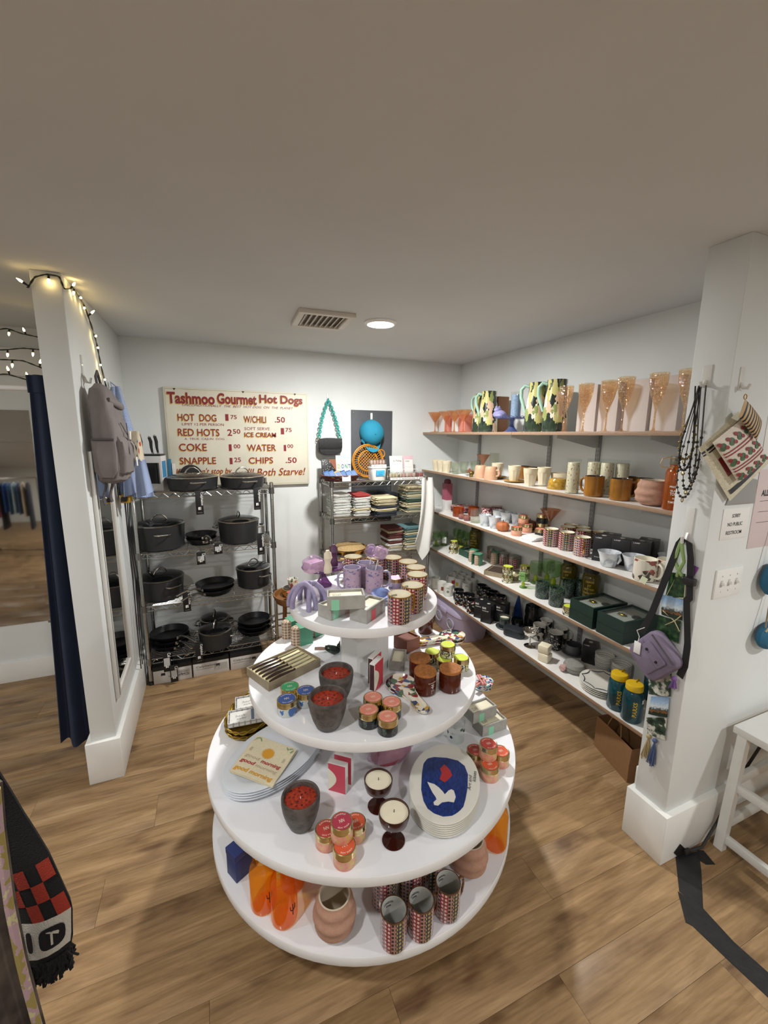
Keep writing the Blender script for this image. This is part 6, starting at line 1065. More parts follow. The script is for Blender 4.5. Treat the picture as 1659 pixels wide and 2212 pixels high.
for k in range(3): sk('skL%d' % k, .14-.004*k, ((-0.313,3.140,0.262)[0]-.03, 3.29), z3+.034*k, radians(22+6*k), 'black skillet in the pile beside the partition, %s from the bottom' % ordn(k))
for k in range(3): sk('skR%d' % k, .132-.004*k, ((0.244,3.140,0.244)[0]+.02, 3.3), z3+.034*k, radians(60+10*k), 'black skillet in the pile by the corner post, %s from the bottom' % ordn(k))
for lb, p, l, wh in (('black hang tag below the first sauté pan', (-0.073,3.090,1.366), .165, 0), ('black hang tag below the second sauté pan', (0.306,3.090,1.367), .155, 0), ('black hang tag below the tall stockpot by the corner post', (0.315,3.070,1.043), .16, 0), ('small black hang tag below the small skillets, left', (-0.088,3.090,0.937), .09, 1), ('small black hang tag below the small skillets, right', (0.027,3.090,0.991), .08, 1), ('black hang tag below the third shelf stockpot handle', (-0.197,3.070,0.664), .14, 0), ('black hang tag with barcode low beside the partition', (-0.352,3.070,0.250), .15, 1), ('black hang tag with barcode nearest the floor', (-0.313,3.060,0.147), .13, 1), ('black hang tag in front of the lowest pot', (-0.144,3.060,0.280), .15, 0)): hangtag(lb, p, radians(6), l, .048 if l > .1 else .055, bool(wh))
# cartons below the rack
m_bxw = M('white carton', 'cfccc8', .6); m_bxk = M('carton black top', '151516', .5)
for i, (a, b_) in enumerate((((-0.450,3.080,0.045)[0], (-0.203,3.080,0.020)[0]), ((-0.193,3.080,0.017)[0], (0.051,3.080,0.002)[0]), ((0.062,3.080,0.008)[0], (0.294,3.080,-0.002)[0]))):
    a = max(a, -.448); t = thing('pan_carton', 'white and black cookware carton on the floor, %s from the partition' % ordn(i), 'box', (a, 3.1, 0), 0, 'cookware cartons'); w_ = b_-a
    part(t, 'carton', MB().rbox(0, w_, 0, .32, 0, .128, .002), m_bxw); part(t, 'black_top', MB().box(-.0005, w_+.0005, -.0005, .3205, .1, .1285), m_bxk); lt = MB()
    up = 1 if i else -1
    letter(lt, 'Calphalon', (.02 if up > 0 else w_-.02, -.0009, .062 if up > 0 else .055), (up, 0, 0), (0, 0, up), .13, .02, .012); letter(lt, 'HARD-ANODIZED NONSTICK', (.02 if up > 0 else w_-.02, -.0009, .05 if up > 0 else .067), (up, 0, 0), (0, 0, up), .12, .007, 0)
    part(t, 'text_panel', MB().box(w_*.58, w_*.95, -.0009, -.0004, .03, .08), M('pale grey print', 'b0adaa', .6))
    part(t, 'lettering', lt, M('grey print', '77746f', .6)); part(t, 'emblem', MB().rbox(.155 if up > 0 else .05, .18 if up > 0 else .075, -.001, -.0006, .06, .078, .0004, .008), m_ink)
# knife block carton with knives, cookbooks
kb = (-0.356,3.200,1.376); t = thing('knife_block', 'white knife block carton with three black knife handles above', 'knife block', (kb[0]-.0, 3.27, z0+.0045), radians(-10)); m_kbw = M('carton grey white', 'c9c7c6', .5)
part(t, 'carton', MB().rbox(-.075, .075, -.06, .06, 0, .235, .002), m_kbw); part(t, 'block_top', MB().rbox(-.072, .072, -.058, .058, .2352, .246, .003), m_black)
part(t, 'print', MB().rbox(-.03, .06, -.0612, -.0602, .05, .19, .0004, .03, 6), m_black); part(t, 'blue_stripe', MB().box(.0752, .0758, -.05, .04, .09, .2), M('blue print', '2f7fae', .5)); part(t, 'side_print', MB().rbox(-.0752, -.0748, -.04, .03, .06, .2, .0002, .0002), m_black)
for k, (x, y, h_) in enumerate(((-.045, -.02, .13), (.01, .0, .11), (.042, .01, .12))):
    kn = part(t, 'knife', MB().tube([(x, y, .247), (x-.006, y, .29), (x-.006, y, .33), (x-.014, y, .247+h_)], [.006, .009, .011, .01], 8), m_black, 'black knife handle'); part(kn, 'bolster', MB().tube([(x, y, .24), (x, y, .256)], .008, 8), m_stl); part(kn, 'end_cap', MB().sphere((x-.014, y, .247+h_), .0095, 10, 6), m_stl)
for k, (c, lb) in enumerate((('2a6f94', 'blue cookbook standing behind the knife block'), ('d6d3cc', 'pale cookbook standing against the wall'))):
    t = thing('cookbook', lb, 'book', (kb[0]+.094+.026*k, 3.443, z0+.0045), radians(2), 'cookbooks'); part(t, 'cover', MB().rbox(-.011, .011, -.048, .048, 0, .2-.03*k, .001), M('book '+c, c, .5)); part(t, 'pages', MB().box(-.009, .009, -.046, .0485, .003, .197-.03*k), M('paper pages', 'dcd8cc', .8))
t = thing('round_board', 'round black trivet standing behind the knife block', 'trivet', (kb[0]+.23, 3.465, z0+.0045), 0); part(t, 'disc', MB().lathe([(0, -.006), (.075, -.006), (.078, 0), (.075, .006), (0, .006)], 36).xf(tr(0, 0, .0781) @ Matrix.Rotation(radians(86), 4, 'X')), m_black); part(t, 'ring', MB().tube([(.01*cos(a), 0, .158+.01*sin(a)) for a in [tau*k/12 for k in range(12)]], .002, 6, True), m_stl)
# ---------------------------------------------------------------- menu sign
SX0, SX1, SZ0, SZ1 = -.272, .777, 1.338, 2.075; m_sgn = M('aged cream enamel', 'dcd7c4', .5, var=.06, vs=6); m_mar = M('maroon paint', '86202a', .5); m_yel2 = M('mustard shadow paint', 'c3a243', .5)
t = thing('menu_sign', 'hand-painted cream hot dog menu sign leaning on the back wall', 'sign', (0, YB-.03, 0)); part(t, 'board', MB().rbox(SX0, SX1, .0, .028, SZ0, SZ1, .004, .006), m_sgn)
part(t, 'border_line', MB().tube([(SX0+.012, -.0003, SZ0+.012), (SX1-.012, -.0003, SZ0+.012), (SX1-.012, -.0003, SZ1-.012), (SX0+.012, -.0003, SZ1-.012)], .0011, 4, True), M('faded border', '9c9272', .6))
for x in (SX0+.075, SX0+.55, SX0+.945): part(t, 'notch', MB().prism([(x-.01, 0), (x+.01, 0), (x, -.014)], 0, .001).xf(tr(0, -.0012, SZ1-.008) @ Matrix.Rotation(pi/2, 4, 'X')), m_ink)
def sg(txt, a, b_, z_, h_, bold=.015, shear=0., shadow=True, space=1.0):
    x0_, x1_ = a, b_; lt = MB(); letter(lt, txt, (x0_, -.0013, z_), (1, 0, 0), (0, 0, 1), x1_-x0_, h_, bold, shear, space=space); o = part(t, 'lettering', lt, m_mar)
    if shadow:
        ls = MB(); letter(ls, txt, (x0_-.005, -.0006, z_-.006), (1, 0, 0), (0, 0, 1), x1_-x0_, h_, bold, shear, space=space); part(t, 'lettering_shadow', ls, m_yel2)
def sxz(a): return a
SGN = [('Tashmoo', (-0.248,3.500,1.959), (0.073,3.500,1.971), .082, .035, 0, 1), ('Gourmet', (0.089,3.500,1.967), (0.376,3.500,1.971), .08, .035, 0, 1), ('Hot Dogs', (0.396,3.500,1.966), (0.734,3.500,1.965), .082, .035, 0, 1), ('UNCONDITIONALLY  THE  BEST  HOT DOG  ON  THE  PLANET', (-0.151,3.500,1.943), (0.657,3.500,1.941), .017, 0, .3, 0),
    ('HOT  DOG', (-0.188,3.500,1.836), (0.077,3.500,1.837), .052, .01, 0, 1), ('LIMIT 12 PER PERSON', (-0.162,3.500,1.804), (0.127,3.500,1.806), .018, 0, 0, 0), ('RED HOTS', (-0.194,3.500,1.727), (0.092,3.500,1.728), .054, .01, 0, 1), ('A  TRUE  CAJUN  DOG', (-0.153,3.500,1.695), (0.124,3.500,1.695), .018, 0, 0, 0), ('COKE', (-0.194,3.500,1.616), (-0.004,3.500,1.615), .055, .01, 0, 1), ('SNAPPLE', (-0.197,3.500,1.517), (0.056,3.500,1.514), .052, .01, 0, 1),
    ('1', (0.140,3.500,1.843), (0.163,3.500,1.843), .05, .02, 0, 0), ('75', (0.178,3.500,1.857), (0.223,3.500,1.858), .03, .015, 0, 0), ('2', (0.148,3.500,1.730), (0.183,3.500,1.730), .05, .02, 0, 0), ('50', (0.189,3.500,1.746), (0.244,3.500,1.747), .036, .015, 0, 0), ('1', (0.153,3.500,1.614), (0.174,3.500,1.614), .052, .02, 0, 0), ('00', (0.189,3.500,1.634), (0.238,3.500,1.634), .032, .015, 0, 0), ('1', (0.154,3.500,1.512), (0.175,3.500,1.512), .05, .02, 0, 0), ('25', (0.187,3.500,1.528), (0.237,3.500,1.527), .036, .015, 0, 0),
    ('W/CHILI', (0.274,3.500,1.832), (0.442,3.500,1.835), .052, .01, 0, 1), ('.50', (0.508,3.500,1.837), (0.589,3.500,1.838), .045, .02, 0, 0), ('SOFT SERVE', (0.275,3.500,1.776), (0.467,3.500,1.776), .022, 0, 0, 0), ('ICE CREAM', (0.273,3.500,1.722), (0.515,3.500,1.722), .036, .02, 0, 1), ('1', (0.553,3.500,1.745), (0.579,3.500,1.745), .05, .02, 0, 0), ('75', (0.589,3.500,1.764), (0.640,3.500,1.765), .032, .015, 0, 0), ('WATER', (0.287,3.500,1.613), (0.511,3.500,1.612), .052, .01, 0, 1), ('1', (0.572,3.500,1.611), (0.591,3.500,1.611), .05, .02, 0, 0), ('00', (0.601,3.500,1.636), (0.648,3.500,1.636), .03, .015, 0, 0), ('CHIPS', (0.296,3.500,1.514), (0.484,3.500,1.514), .05, .01, 0, 1), ('.50', (0.583,3.500,1.514), (0.674,3.500,1.513), .046, .02, 0, 0),
    ("If you don't stop by,", (-0.227,3.500,1.427), (0.170,3.500,1.416), .06, .005, .25, 1), ("we'll Both Starve!", (0.192,3.500,1.415), (0.744,3.500,1.409), .062, .005, .25, 1)]
for tx, a, b_, h_, bo, sh, sd in SGN: sg(tx, a[0], b_[0], a[2], h_, bo, sh, bool(sd))
# ---------------------------------------------------------------- outlet, board, cap, handbag
t = thing('wall_outlet', 'white double wall outlet beside the menu sign', 'outlet', (.852, YB, 1.41)); part(t, 'plate', MB().rbox(-.036, .036, -.006, 0, -.058, .058, .002), m_white)
for z in (-.02, .02):
    part(t, 'socket', MB().rbox(-.017, .017, -.008, -.005, z-.015, z+.015, .001, .012), m_white)
    for x in (-.006, .006): part(t, 'slot', MB().box(x-.001, x+.001, -.0085, -.0078, z-.002, z+.007), m_ink)
m_pnl = M('charcoal panel', '4d5055', .6, var=.05); t = thing('grey_panel', 'tall charcoal grey metal panel on the back wall', 'panel', (1.346, YB, 0)); part(t, 'panel', MB().rbox(-.192, .192, -.012, 0, .965, 1.957, .002), m_pnl)
for x in (-.17, .17): part(t, 'screw', MB().lathe([(0, 0), (.006, 0), (.005, .003), (0, .004)], 10).xf(tr(x, -.012, 1.935) @ Matrix.Rotation(pi/2, 4, 'X')), m_stl)
hk = lambda: [('backplate', MB().rbox(-.009, .009, -.006, 0, -.03, .03, .002, .008, 5).mesh('backplate', m_white), None), ('hook', MB().tube([(0, -.005, -.012), (0, -.014, -.024), (0, -.022, -.024), (0, -.026, -.014)], .0035, 8).mesh('hook', m_white), None)]
cpx = (1.337,3.500,1.905); put('hookS', hk, 'wall_hook', 'small white hook holding the blue cap', 'hook', (cpx[0], YB-.0125, cpx[2]), 0, 1, 'white hooks')
m_cap = M('turquoise cotton', '2187a6', .8, var=.06, vs=12, bump=.15, bs=300); cc = (1.325,3.450,1.769); t = thing('baseball_cap', 'turquoise baseball cap hanging from the white hook', 'cap', (cc[0], YB-.02, cc[2]))
part(t, 'crown', MB().loft([[(rx*cos(a)*(1+.03*sin(3*a+k)), -d_*(.6+.4*max(0, -sin(a)*0+1))*1.0-.0, z+rz_*sin(a)) for a in [tau*j/24 for j in range(24)]] for k, (rx, rz_, d_, z) in enumerate(((.102, .108, .004, 0), (.105, .11, .03, 0), (.1, .104, .07, -.003), (.082, .085, .1, -.006), (.05, .05, .12, -.01), (.015, .015, .128, -.012)))]), m_cap)
part(t, 'brim', MB().sheet(lambda u, v: ((.095-.012*v)*cos(pi+pi*u)*(1-.12*v), -.03-.02*v-.035*sin(pi*u)*v, -.06-(.035+.075*v)*sin(pi*u)**.7), 20, 6, .004), m_cap)
part(t, 'button', MB().sphere((0, -.128, -.012), .007, 10, 6), m_cap); part(t, 'strap_opening', MB().loft([[(rx*cos(a), -.036, .085+.012*sin(a)) for a in [tau*j/16 for j in range(16)]] for rx in (.028, .027)], cap0=True), m_black)
hp = (0.951,3.510,2.055); put('hookS', hk, 'wall_hook', 'small white hook above the chain-strap handbag', 'hook', (hp[0], YB-.0005, hp[2]), 0, .9, 'white hooks')
m_teal2 = M('turquoise resin', '3aa79e', .15, coat=.5); m_blk2 = M('black sequin cloth', '0e0e10', .3, var=.5, vs=300, bump=.8, bs=400); ba = (0.951,3.450,1.648); t = thing('handbag', 'small black beaded handbag on a turquoise chain strap', 'bag', (ba[0], YB-.045, ba[2]))
part(t, 'body', MB().loft([[(x*s_, -y*s2, z) for x, y, z in ()] or [(.104*sx_*cos(a)*abs(cos(a))**-.4 if abs(cos(a)) > .01 else 0, yy, .072*sx_*sin(a)*abs(sin(a))**-.4 if abs(sin(a)) > .01 else 0) for a in [tau*j/28+.02 for j in range(28)]] for sx_, yy in ((.9, .036), (.98, .028), (1, 0), (.98, -.024), (.9, -.034))]), m_blk2); part(t, 'flap', MB().sheet(lambda u, v: (-.098+.196*u, -.037-.003*sin(pi*v), .066-.078*v-.006*sin(pi*u)*v), 10, 6, .003), m_blk2)
top = Vector((hp[0]-ba[0], .022, hp[2]-ba[2]-.03))
for s in (-1, 1):
    a_ = Vector((s*.094, 0, .062)); n = 16
    part(t, 'strap_ring', MB().tube([(a_.x+.012*cos(q), 0, a_.z+.012*sin(q)) for q in [tau*k/12 for k in range(12)]], .003, 6, True), m_gold)
    for k in range(n):
        c_ = a_+(top-a_)*((k+1)/n); c_.x += s*.012*sin(pi*k/n); R_ = Matrix.Rotation(radians(90*(k % 2)), 4, 'Z')
        part(t, 'chain_link', MB().tube([tuple(R_ @ Vector((.0115*cos(q), 0, .0165*sin(q)))) for q in [tau*k2/12 for k2 in range(12)]], .0042, 6, True).xf(tr(*c_) @ Matrix.Rotation(-s*radians(16), 4, 'Y')), m_teal2)
# ---------------------------------------------------------------- top of the towel rack
zt = RM[0]+.0038; m_wick_ = M('brown wicker', '5d3830', .7, var=.3, vs=80)
bk = (0.973,3.150,1.401); t = thing('wicker_basket', 'low brown wicker basket with a handwritten price card', 'basket', (bk[0], 3.25, zt), 0)
part(t, 'bowl', MB().loft([[(rx*cos(a), ry*sin(a), z) for a in [tau*j/40 for j in range(40)]] for rx, ry, z in ((.12, .07, 0), (.165, .095, .045), (.162, .092, .046), (.118, .067, .004))]), m_wick_)
for k in range(4): part(t, 'weave', MB().tube([((.128+.012*k+.0025*sin(14*a+pi*k))*cos(a), (.074+.0075*k+.0025*sin(14*a+pi*k))*sin(a), .008+.0125*k) for a in [tau*j/84 for j in range(84)]], .0042, 6, True), m_wick_)
lt = MB(); part(t, 'price_card', MB().rbox(-.035, .035, -.001, .001, 0, .045, .0006).xf(tr(.02, -.104, .005) @ Matrix.Rotation(radians(-12), 4, 'X')), m_paperw)
letter(lt, 'all soaps', (-.008, -.1045, .034), (1, 0, 0), (0, .2, 1), .05, .009, 0, .2); letter(lt, 'scented $4', (-.006, -.1065, .02), (1, 0, 0), (0, .2, 1), .05, .008, 0, .2); part(t, 'lettering', lt, m_ink)
for k, (c, lb) in enumerate((('3b5f95', 'blue soap bar in the wicker basket, nearest the sign'), ('4a6fa5', 'blue soap bar lying behind the first'), ('c98f52', 'orange-edged soap bar in the basket'), ('33557f', 'dark blue soap bar beside the orange one'), ('41608c', 'blue soap bar, second from the end'), ('4c6790', 'blue soap bar at the basket end'))):
    put('soap'+c, lambda c=c: [('wrapper', MB().rbox(-.022, .022, -.034, .034, -.007, .007, .002).mesh('wrapper', M('soap '+c, c, .4)), None), ('label', MB().box(-.017, .017, -.022, .022, .0071, .0078).mesh('label', M('soap label', ['54729c', '2f3d55', 'b08a5a'][k % 3], .5)), None)], 'soap_bar', lb, 'soap', (bk[0]-.115+.046*k, 3.235+.01*(k % 2), zt+.052), 0, 1, 'wrapped soap bars', (radians(48), radians(-18), radians(8*(k % 3-1))))
# books and cards
p = (0.925,3.300,1.512); t = thing('dotted_book', 'black dotted book with tan corner and yellow lettering', 'book', (p[0], 3.4, zt), radians(4)); part(t, 'cover', MB().rbox(-.062, .062, -.006, .006, 0, .165, .002).xf(Matrix.Rotation(radians(-10), 4, 'X')), MVOR('dots on black', [(0, 'd9d2c2'), (.22, '17171a')], 90, 90, .5, 'Object', dist=True)); part(t, 'corner_patch', MB().prism([(.0, .165), (.0625, .165), (.0625, .06)][::-1], 0, .0015).xf(Matrix.Rotation(radians(-10), 4, 'X') @ tr(0, -.0062, 0) @ Matrix.Rotation(pi/2, 4, 'X')), M('tan leather', '8a5238', .6)); lt = MB(); letter(lt, 'BURN', (-.045, -.012, .01), (1, 0, 0), (0, .17, 1), .09, .03, .03); part(t, 'lettering', lt, M('yellow ink', 'd8c23a', .5)); part(t, 'base_band', MB().box(-.0625, .0625, -.0075, .0062, .002, .05).xf(Matrix.Rotation(radians(-10), 4, 'X')), m_bcard)
p = (1.056,3.300,1.524); t = thing('magnet_card', 'white card of blue and green letter magnets with checked top', 'card', (p[0], 3.415, zt), radians(4)); part(t, 'card', MB().rbox(-.066, .066, -.003, .003, 0, .195, .001).xf(Matrix.Rotation(radians(-8), 4, 'X')), m_paperw); part(t, 'checked_top', MB().box(-.066, .066, -.0036, -.003, .165, .195).xf(Matrix.Rotation(radians(-8), 4, 'X')), MGRID('mint checks', '8fc7c0', 'dfe8e6', 10, 3, .22, .5))
for k, (ch, c, x, z) in enumerate((('D', '9bbf4a', -.055, .085), ('O', '2f5f9f', -.02, .085), ('N', '3f9a6a', .012, .085), ("'T", '27477f', .04, .085), ('E', '7aa84a', -.05, .03), ('A', '2f5f9f', -.015, .03), ('W', '27477f', .02, .03))): lt = MB(); letter(lt, ch, (x, -.0042+z*.0, z), (1, 0, 0), (0, .14, 1), .022, .036, .02); lt.xf(tr(0, .14*z-.0005, 0)); part(t, 'letter_magnet', lt, M('magnet '+c, c, .4))
m_rat = M('orange rattan', 'd08a1e', .5, var=.15, vs=60); p = (1.280,3.300,1.506); t = thing('rattan_tray', 'round orange woven rattan tray standing on edge', 'tray', (p[0], 3.44, zt+.144), 0)
for r_, w_ in ((.14, .006), (.128, .004), (.088, .005)): part(t, 'hoop', MB().tube([(r_*cos(a), .0, r_*sin(a)) for a in [tau*k/48 for k in range(48)]], w_, 8, True), m_rat)
for k in range(36): a = tau*k/36; part(t, 'spoke', MB().tube([(.088*cos(a), 0, .088*sin(a)), (.128*cos(a+.08), .003, .128*sin(a+.08))], .0022, 5), m_rat)
for k in range(-4, 5):
    l_ = sqrt(max(.0001, .086**2-(k*.019)**2))
    for an in (45, 135): R_ = Matrix.Rotation(radians(an), 4, 'Y'); part(t, 'lattice_strip', MB().tube([tuple(R_ @ Vector((k*.019, .001*(an > 90), -l_))), tuple(R_ @ Vector((k*.019, .001*(an > 90), l_)))], .0024, 5), m_rat)
part(t, 'ear', MB().tube([(.12+.035*cos(a), -.004, .06+.035*sin(a)) for a in [-1+3.6*k/14 for k in range(15)]], .0045, 6), m_rat)
p = (1.279,3.150,1.381); t = thing('white_tub', 'white plastic tub with a blue price label', 'tub', (p[0], 3.22, zt)); part(t, 'tub', MB().loft([[(x*s_, y*s_, z) for x, y in [(.066*cos(a)*abs(cos(a))**-.5 if abs(cos(a)) > .01 else 0, .066*sin(a)*abs(sin(a))**-.5 if abs(sin(a)) > .01 else 0) for a in [tau*j/32+.02 for j in range(32)]]] for s_, z in ((.88, 0), (.92, .004), (1.02, .1), (1.08, .102), (1.08, .108), (1.0, .108), (.98, .1))]), m_white); part(t, 'price_label', MB().rbox(-.035, .035, -.0688, -.0678, .04, .085, .0004, .008), M('cyan label', '3fa7d6', .5)); lt = MB(); letter(lt, 'soap cakes', (-.022, -.0692, .066), (1, 0, 0), (0, 0, 1), .044, .008, 0, .1); letter(lt, '$ 3 ea', (-.012, -.0692, .05), (1, 0, 0), (0, 0, 1), .026, .009, 0, .1); part(t, 'lettering', lt, m_ink)
m_acr = MGLASS('clear acrylic', 'e8eceb', .04, 'dfe3e2', .04, .5)
def macbox(label, loc, cols, w=.17, txt='MACARON CAKE CANDLE'):
    t = thing('macaron_box', label, 'box', loc, 0, 'clear boxes of macarons'); part(t, 'clear_lid', MB().rbox(-w/2, w/2, -.04, .04, .0, .062, .003), m_acr)
    n = len(cols)
    for k, c in enumerate(cols):
        x = -w/2+w*(k+.5)/n; mc = part(t, 'macaron', MB().lathe([(0, .022), (w/n*.36, .023), (w/n*.42, .03), (w/n*.4, .036), (w/n*.42, .042), (w/n*.34, .052), (0, .055)], 14, c=(x, -.012)), M('macaron '+c, c, .6)); part(mc, 'paper_cup', MB().lathe([(0, .003), (w/n*.3, .003), (w/n*.4, .024)], 12, c=(x, -.012), cap1=False), M('brown paper cup', 'a0705c', .7))
    part(t, 'label_strip', MB().box(-w/2, w/2, -.0415, -.0405, .0005, .02), m_paperw); lt = MB(); letter(lt, txt, (-w/2+.02, -.0418, .006), (1, 0, 0), (0, 0, 1), w-.04, .008, .02); part(t, 'lettering', lt, m_ink)
macbox('clear box of pink macarons lying on the white tub', (p[0], 3.22, zt+.109), ['d8b6a8', 'dbb3a6', 'cf9f95', 'dbb9aa', 'd9b1a4'], .13)
for i, (a, w_, cols) in enumerate((((1.419,3.150,1.387), .085, ['d9c3a0', 'cdb48e', 'd8bd98']), ((1.545,3.150,1.379), .16, ['d9b3a0', 'cf9f95', 'd9bda9', 'c98f86', 'd8b0a2']), ((1.659,3.150,1.379), .075, ['a83a3c', 'b2484a']))): macbox('clear box of %s macarons on the towel rack' % ['cream', 'pink', 'red'][i], (a[0], 3.21, zt), cols, w_)
for i, (a, c, lb) in enumerate((((1.527,3.300,1.516), 'cfdcd8', 'pale green notepad reading in brown script behind the macarons'), ((1.652,3.300,1.514), 'd9b8bf', 'pink notepad standing behind the macarons'))):
    t = thing('notepad', lb, 'notepad', (a[0], 3.36+.03*i, zt+.004), 0, 'notepads'); w_ = (.115, .1)[i]; R_ = Matrix.Rotation(radians(-9), 4, 'X')
    part(t, 'cover', MB().rbox(-w_/2-.01, w_/2, -.003, .004, 0, .185, .001).xf(R_), M('notepad '+c, c, .6)); part(t, 'page', MB().box(-w_/2+.012, w_/2-.006, -.0036, -.003, .005, .15).xf(R_), m_paperw); lt = MB(); letter(lt, ['So f*cking', 'notes'][i], (-w_/2+.02, -.0038, .13), (1, 0, 0), (0, 0, 1), w_*(.72 if i == 0 else .4), .02 if i == 0 else .01, .01, .25); part(t, 'lettering', lt.xf(R_), M('brown ink', '5f4332', .6))
p = (1.548,3.250,1.469); t = thing('card_rail', 'white wire stand holding the notepads upright', 'stand', (p[0]+.02, 3.3, zt)); part(t, 'front_wire', MB().tube([(-.16, 0, .0), (-.16, 0, .075), (.13, 0, .075), (.13, 0, .0)], .0025, 6), m_white); part(t, 'back_wire', MB().tube([(-.16, .1, .0), (-.16, .1, .09), (.13, .1, .09), (.13, .1, .0)], .0025, 6), m_white)
# ---------------------------------------------------------------- folded towels
def foldk(seed, m):
    def fn():
        rnd = random.Random(seed); b = MB(); n = 3
        for k in range(n):
            z = .0052*k; ph = rnd.uniform(0, 6)
            b.loft([[( (.085+rnd.uniform(-.012, .006))*cos(a)*abs(cos(a))**-.72 if abs(cos(a)) > .005 else 0, (.1+.002*k)*sin(a)*abs(sin(a))**-.72 if abs(sin(a)) > .005 else 0, z+.0058+dz+.0022*sin(3*a+ph)+rnd.uniform(-.0006, .0006)) for a in [tau*j/36+.03 for j in range(36)]] for dz in (-.003, 0, .003)])
        return [('towel', b.mesh('towel', m), None)]
    return fn
def stack(cx, cy, z, n, mats, lb, grp, w=1, step=.0226):
    for k in range(n):
        m = mats[k % len(mats)]; put('fold%d%s' % (k % 4, m.name), foldk(k % 4+3, m), 'folded_towel', 'folded %s towel, %s from the bottom of the %s' % (m.name.split('|')[0], ordn(k), lb), 'towel', (cx+.004*sin(k*2.3), cy+.004*cos(k*1.7), z+k*step), radians(4*sin(k*3.1)), (w, 1, 1), grp)
f_w = M('white|cotton', 'd8d8d2', .9, bump=.3, bs=300, var=.04); f_g = M('dark green|cotton', '3c5a4c', .9, bump=.3, bs=300); f_gs = MNOI('white and green|print', [(.3, 'dadbd6'), (.6, '8fae9c'), (.64, 'd6d8d2')], 30, .9); f_c = M('cream|linen', 'cbbf9d', .9, bump=.3, bs=300, var=.06); f_b = M('charcoal|cotton', '3a3f4a', .9, bump=.3, bs=300); f_s = M('sage|cotton', '8b9584', .9, bump=.3, bs=300); f_r = M('red|cotton', 'a33a35', .9, bump=.3, bs=300); f_t = M('teal|cotton', '5f8388', .9, bump=.3, bs=300); f_m = M('maroon print|cotton', '6a3a36', .9, var=.5, vs=90)
z_ = RM[1]+.0038
stack((0.965,3.200,1.115)[0], 3.3, z_, 8, [f_w, f_gs, f_w, f_w, f_gs, f_w, f_gs, f_w], 'white stack nearest the sign', 'towels stacked on the rack', .95)
stack((1.093,3.200,1.107)[0]+.02, 3.27, z_, 8, [f_w, f_w, f_c, f_w, f_gs, f_w, f_w, f_r], 'second stack on the rack', 'towels stacked on the rack', .85)
stack((1.277,3.200,1.102)[0], 3.28, z_, 7, [f_b, f_b, f_c, f_b, f_c, f_c, f_c], 'rumpled cream pile', 'towels stacked on the rack', 1.15)
stack((1.430,3.200,1.100)[0]+.02, 3.36, z_, 7, [f_b, f_s, f_b, f_b, f_s, f_b, f_b], 'charcoal pile', 'towels stacked on the rack', .8)
stack((1.572,3.200,1.091)[0]+.02, 3.28, z_, 10, [f_c, f_s, f_c, f_c, f_g, f_s, f_c, f_s, f_c, f_c], 'tall sage pile', 'towels stacked on the rack', 1.0, .0228)
z_ = RM[2]+.0038
stack((1.605,3.200,0.730)[0]+.02, 3.28, z_, 9, [f_c, f_w, f_c, f_s, f_c, f_t, f_c, f_s, f_t], 'lower teal pile', 'towels stacked on the lower rack shelf', 1.0)
stack((1.459,3.200,0.744)[0]+.0, 3.3, z_, 9, [f_w, f_c, f_w, f_m, f_w, f_m, f_m, f_c, f_m], 'lower maroon pile', 'towels stacked on the lower rack shelf', .85)
gp = (1.056,3.200,0.771); t = thing('tortoise_tray', 'round tortoiseshell and gold tray on the lower rack shelf', 'tray', (gp[0]-.05, 3.29, RM[2]+.0038)); part(t, 'tray', MB().lathe([(0, 0), (.12, 0), (.15, .02), (.156, .05), (.152, .05), (.143, .022), (.11, .006), (0, .006)], 48, sx=1.1), MNOI('tortoiseshell', [(.3, '1c120c'), (.48, '5a3414'), (.55, 'b9802f'), (.66, '2a180d')], 12, .15, coat=.5)); part(t, 'cushion', MB().lathe([(0, .006), (.11, .008), (.13, .05), (.1, .075), (0, .082)], 40, sx=1.08), M('tan basket weave', 'a98d5e', .8, var=.2, vs=90))
# hanging white tea towel
m_ttw = MNOI('white towel with ochre sprigs', [(0, 'dcdcd8'), (.62, 'd9d9d4'), (.66, 'b98f35'), (.7, 'd8d8d3')], 9, .9, detail=2, stretch=(1, 1, .5))
a, b_ = (1.673,3.100,1.373), (1.703,3.100,0.656); t = thing('tea_towel', 'white tea towel with ochre sprigs hanging off the rack end', 'towel', (a[0], 3.112, 0)); hh = a[2]-b_[2]
part(t, 'cloth', MB().sheet(lambda u, v: ((-.045-.05*v)+(.1+.1*v)*u+.012*sin(v*5), -.018-.02*sin(u*9+v*2)*(.4+v), a[2]+.03-hh*v*(1-.28*abs(u-.45)*2*(v > .6)*(v-.6)/.4)-.01*(u < .1)), 20, 26, .003), m_ttw); part(t, 'clip', MB().rbox(-.012, .012, -.02, .02, a[2]+.012, a[2]+.04, .003), m_stl)
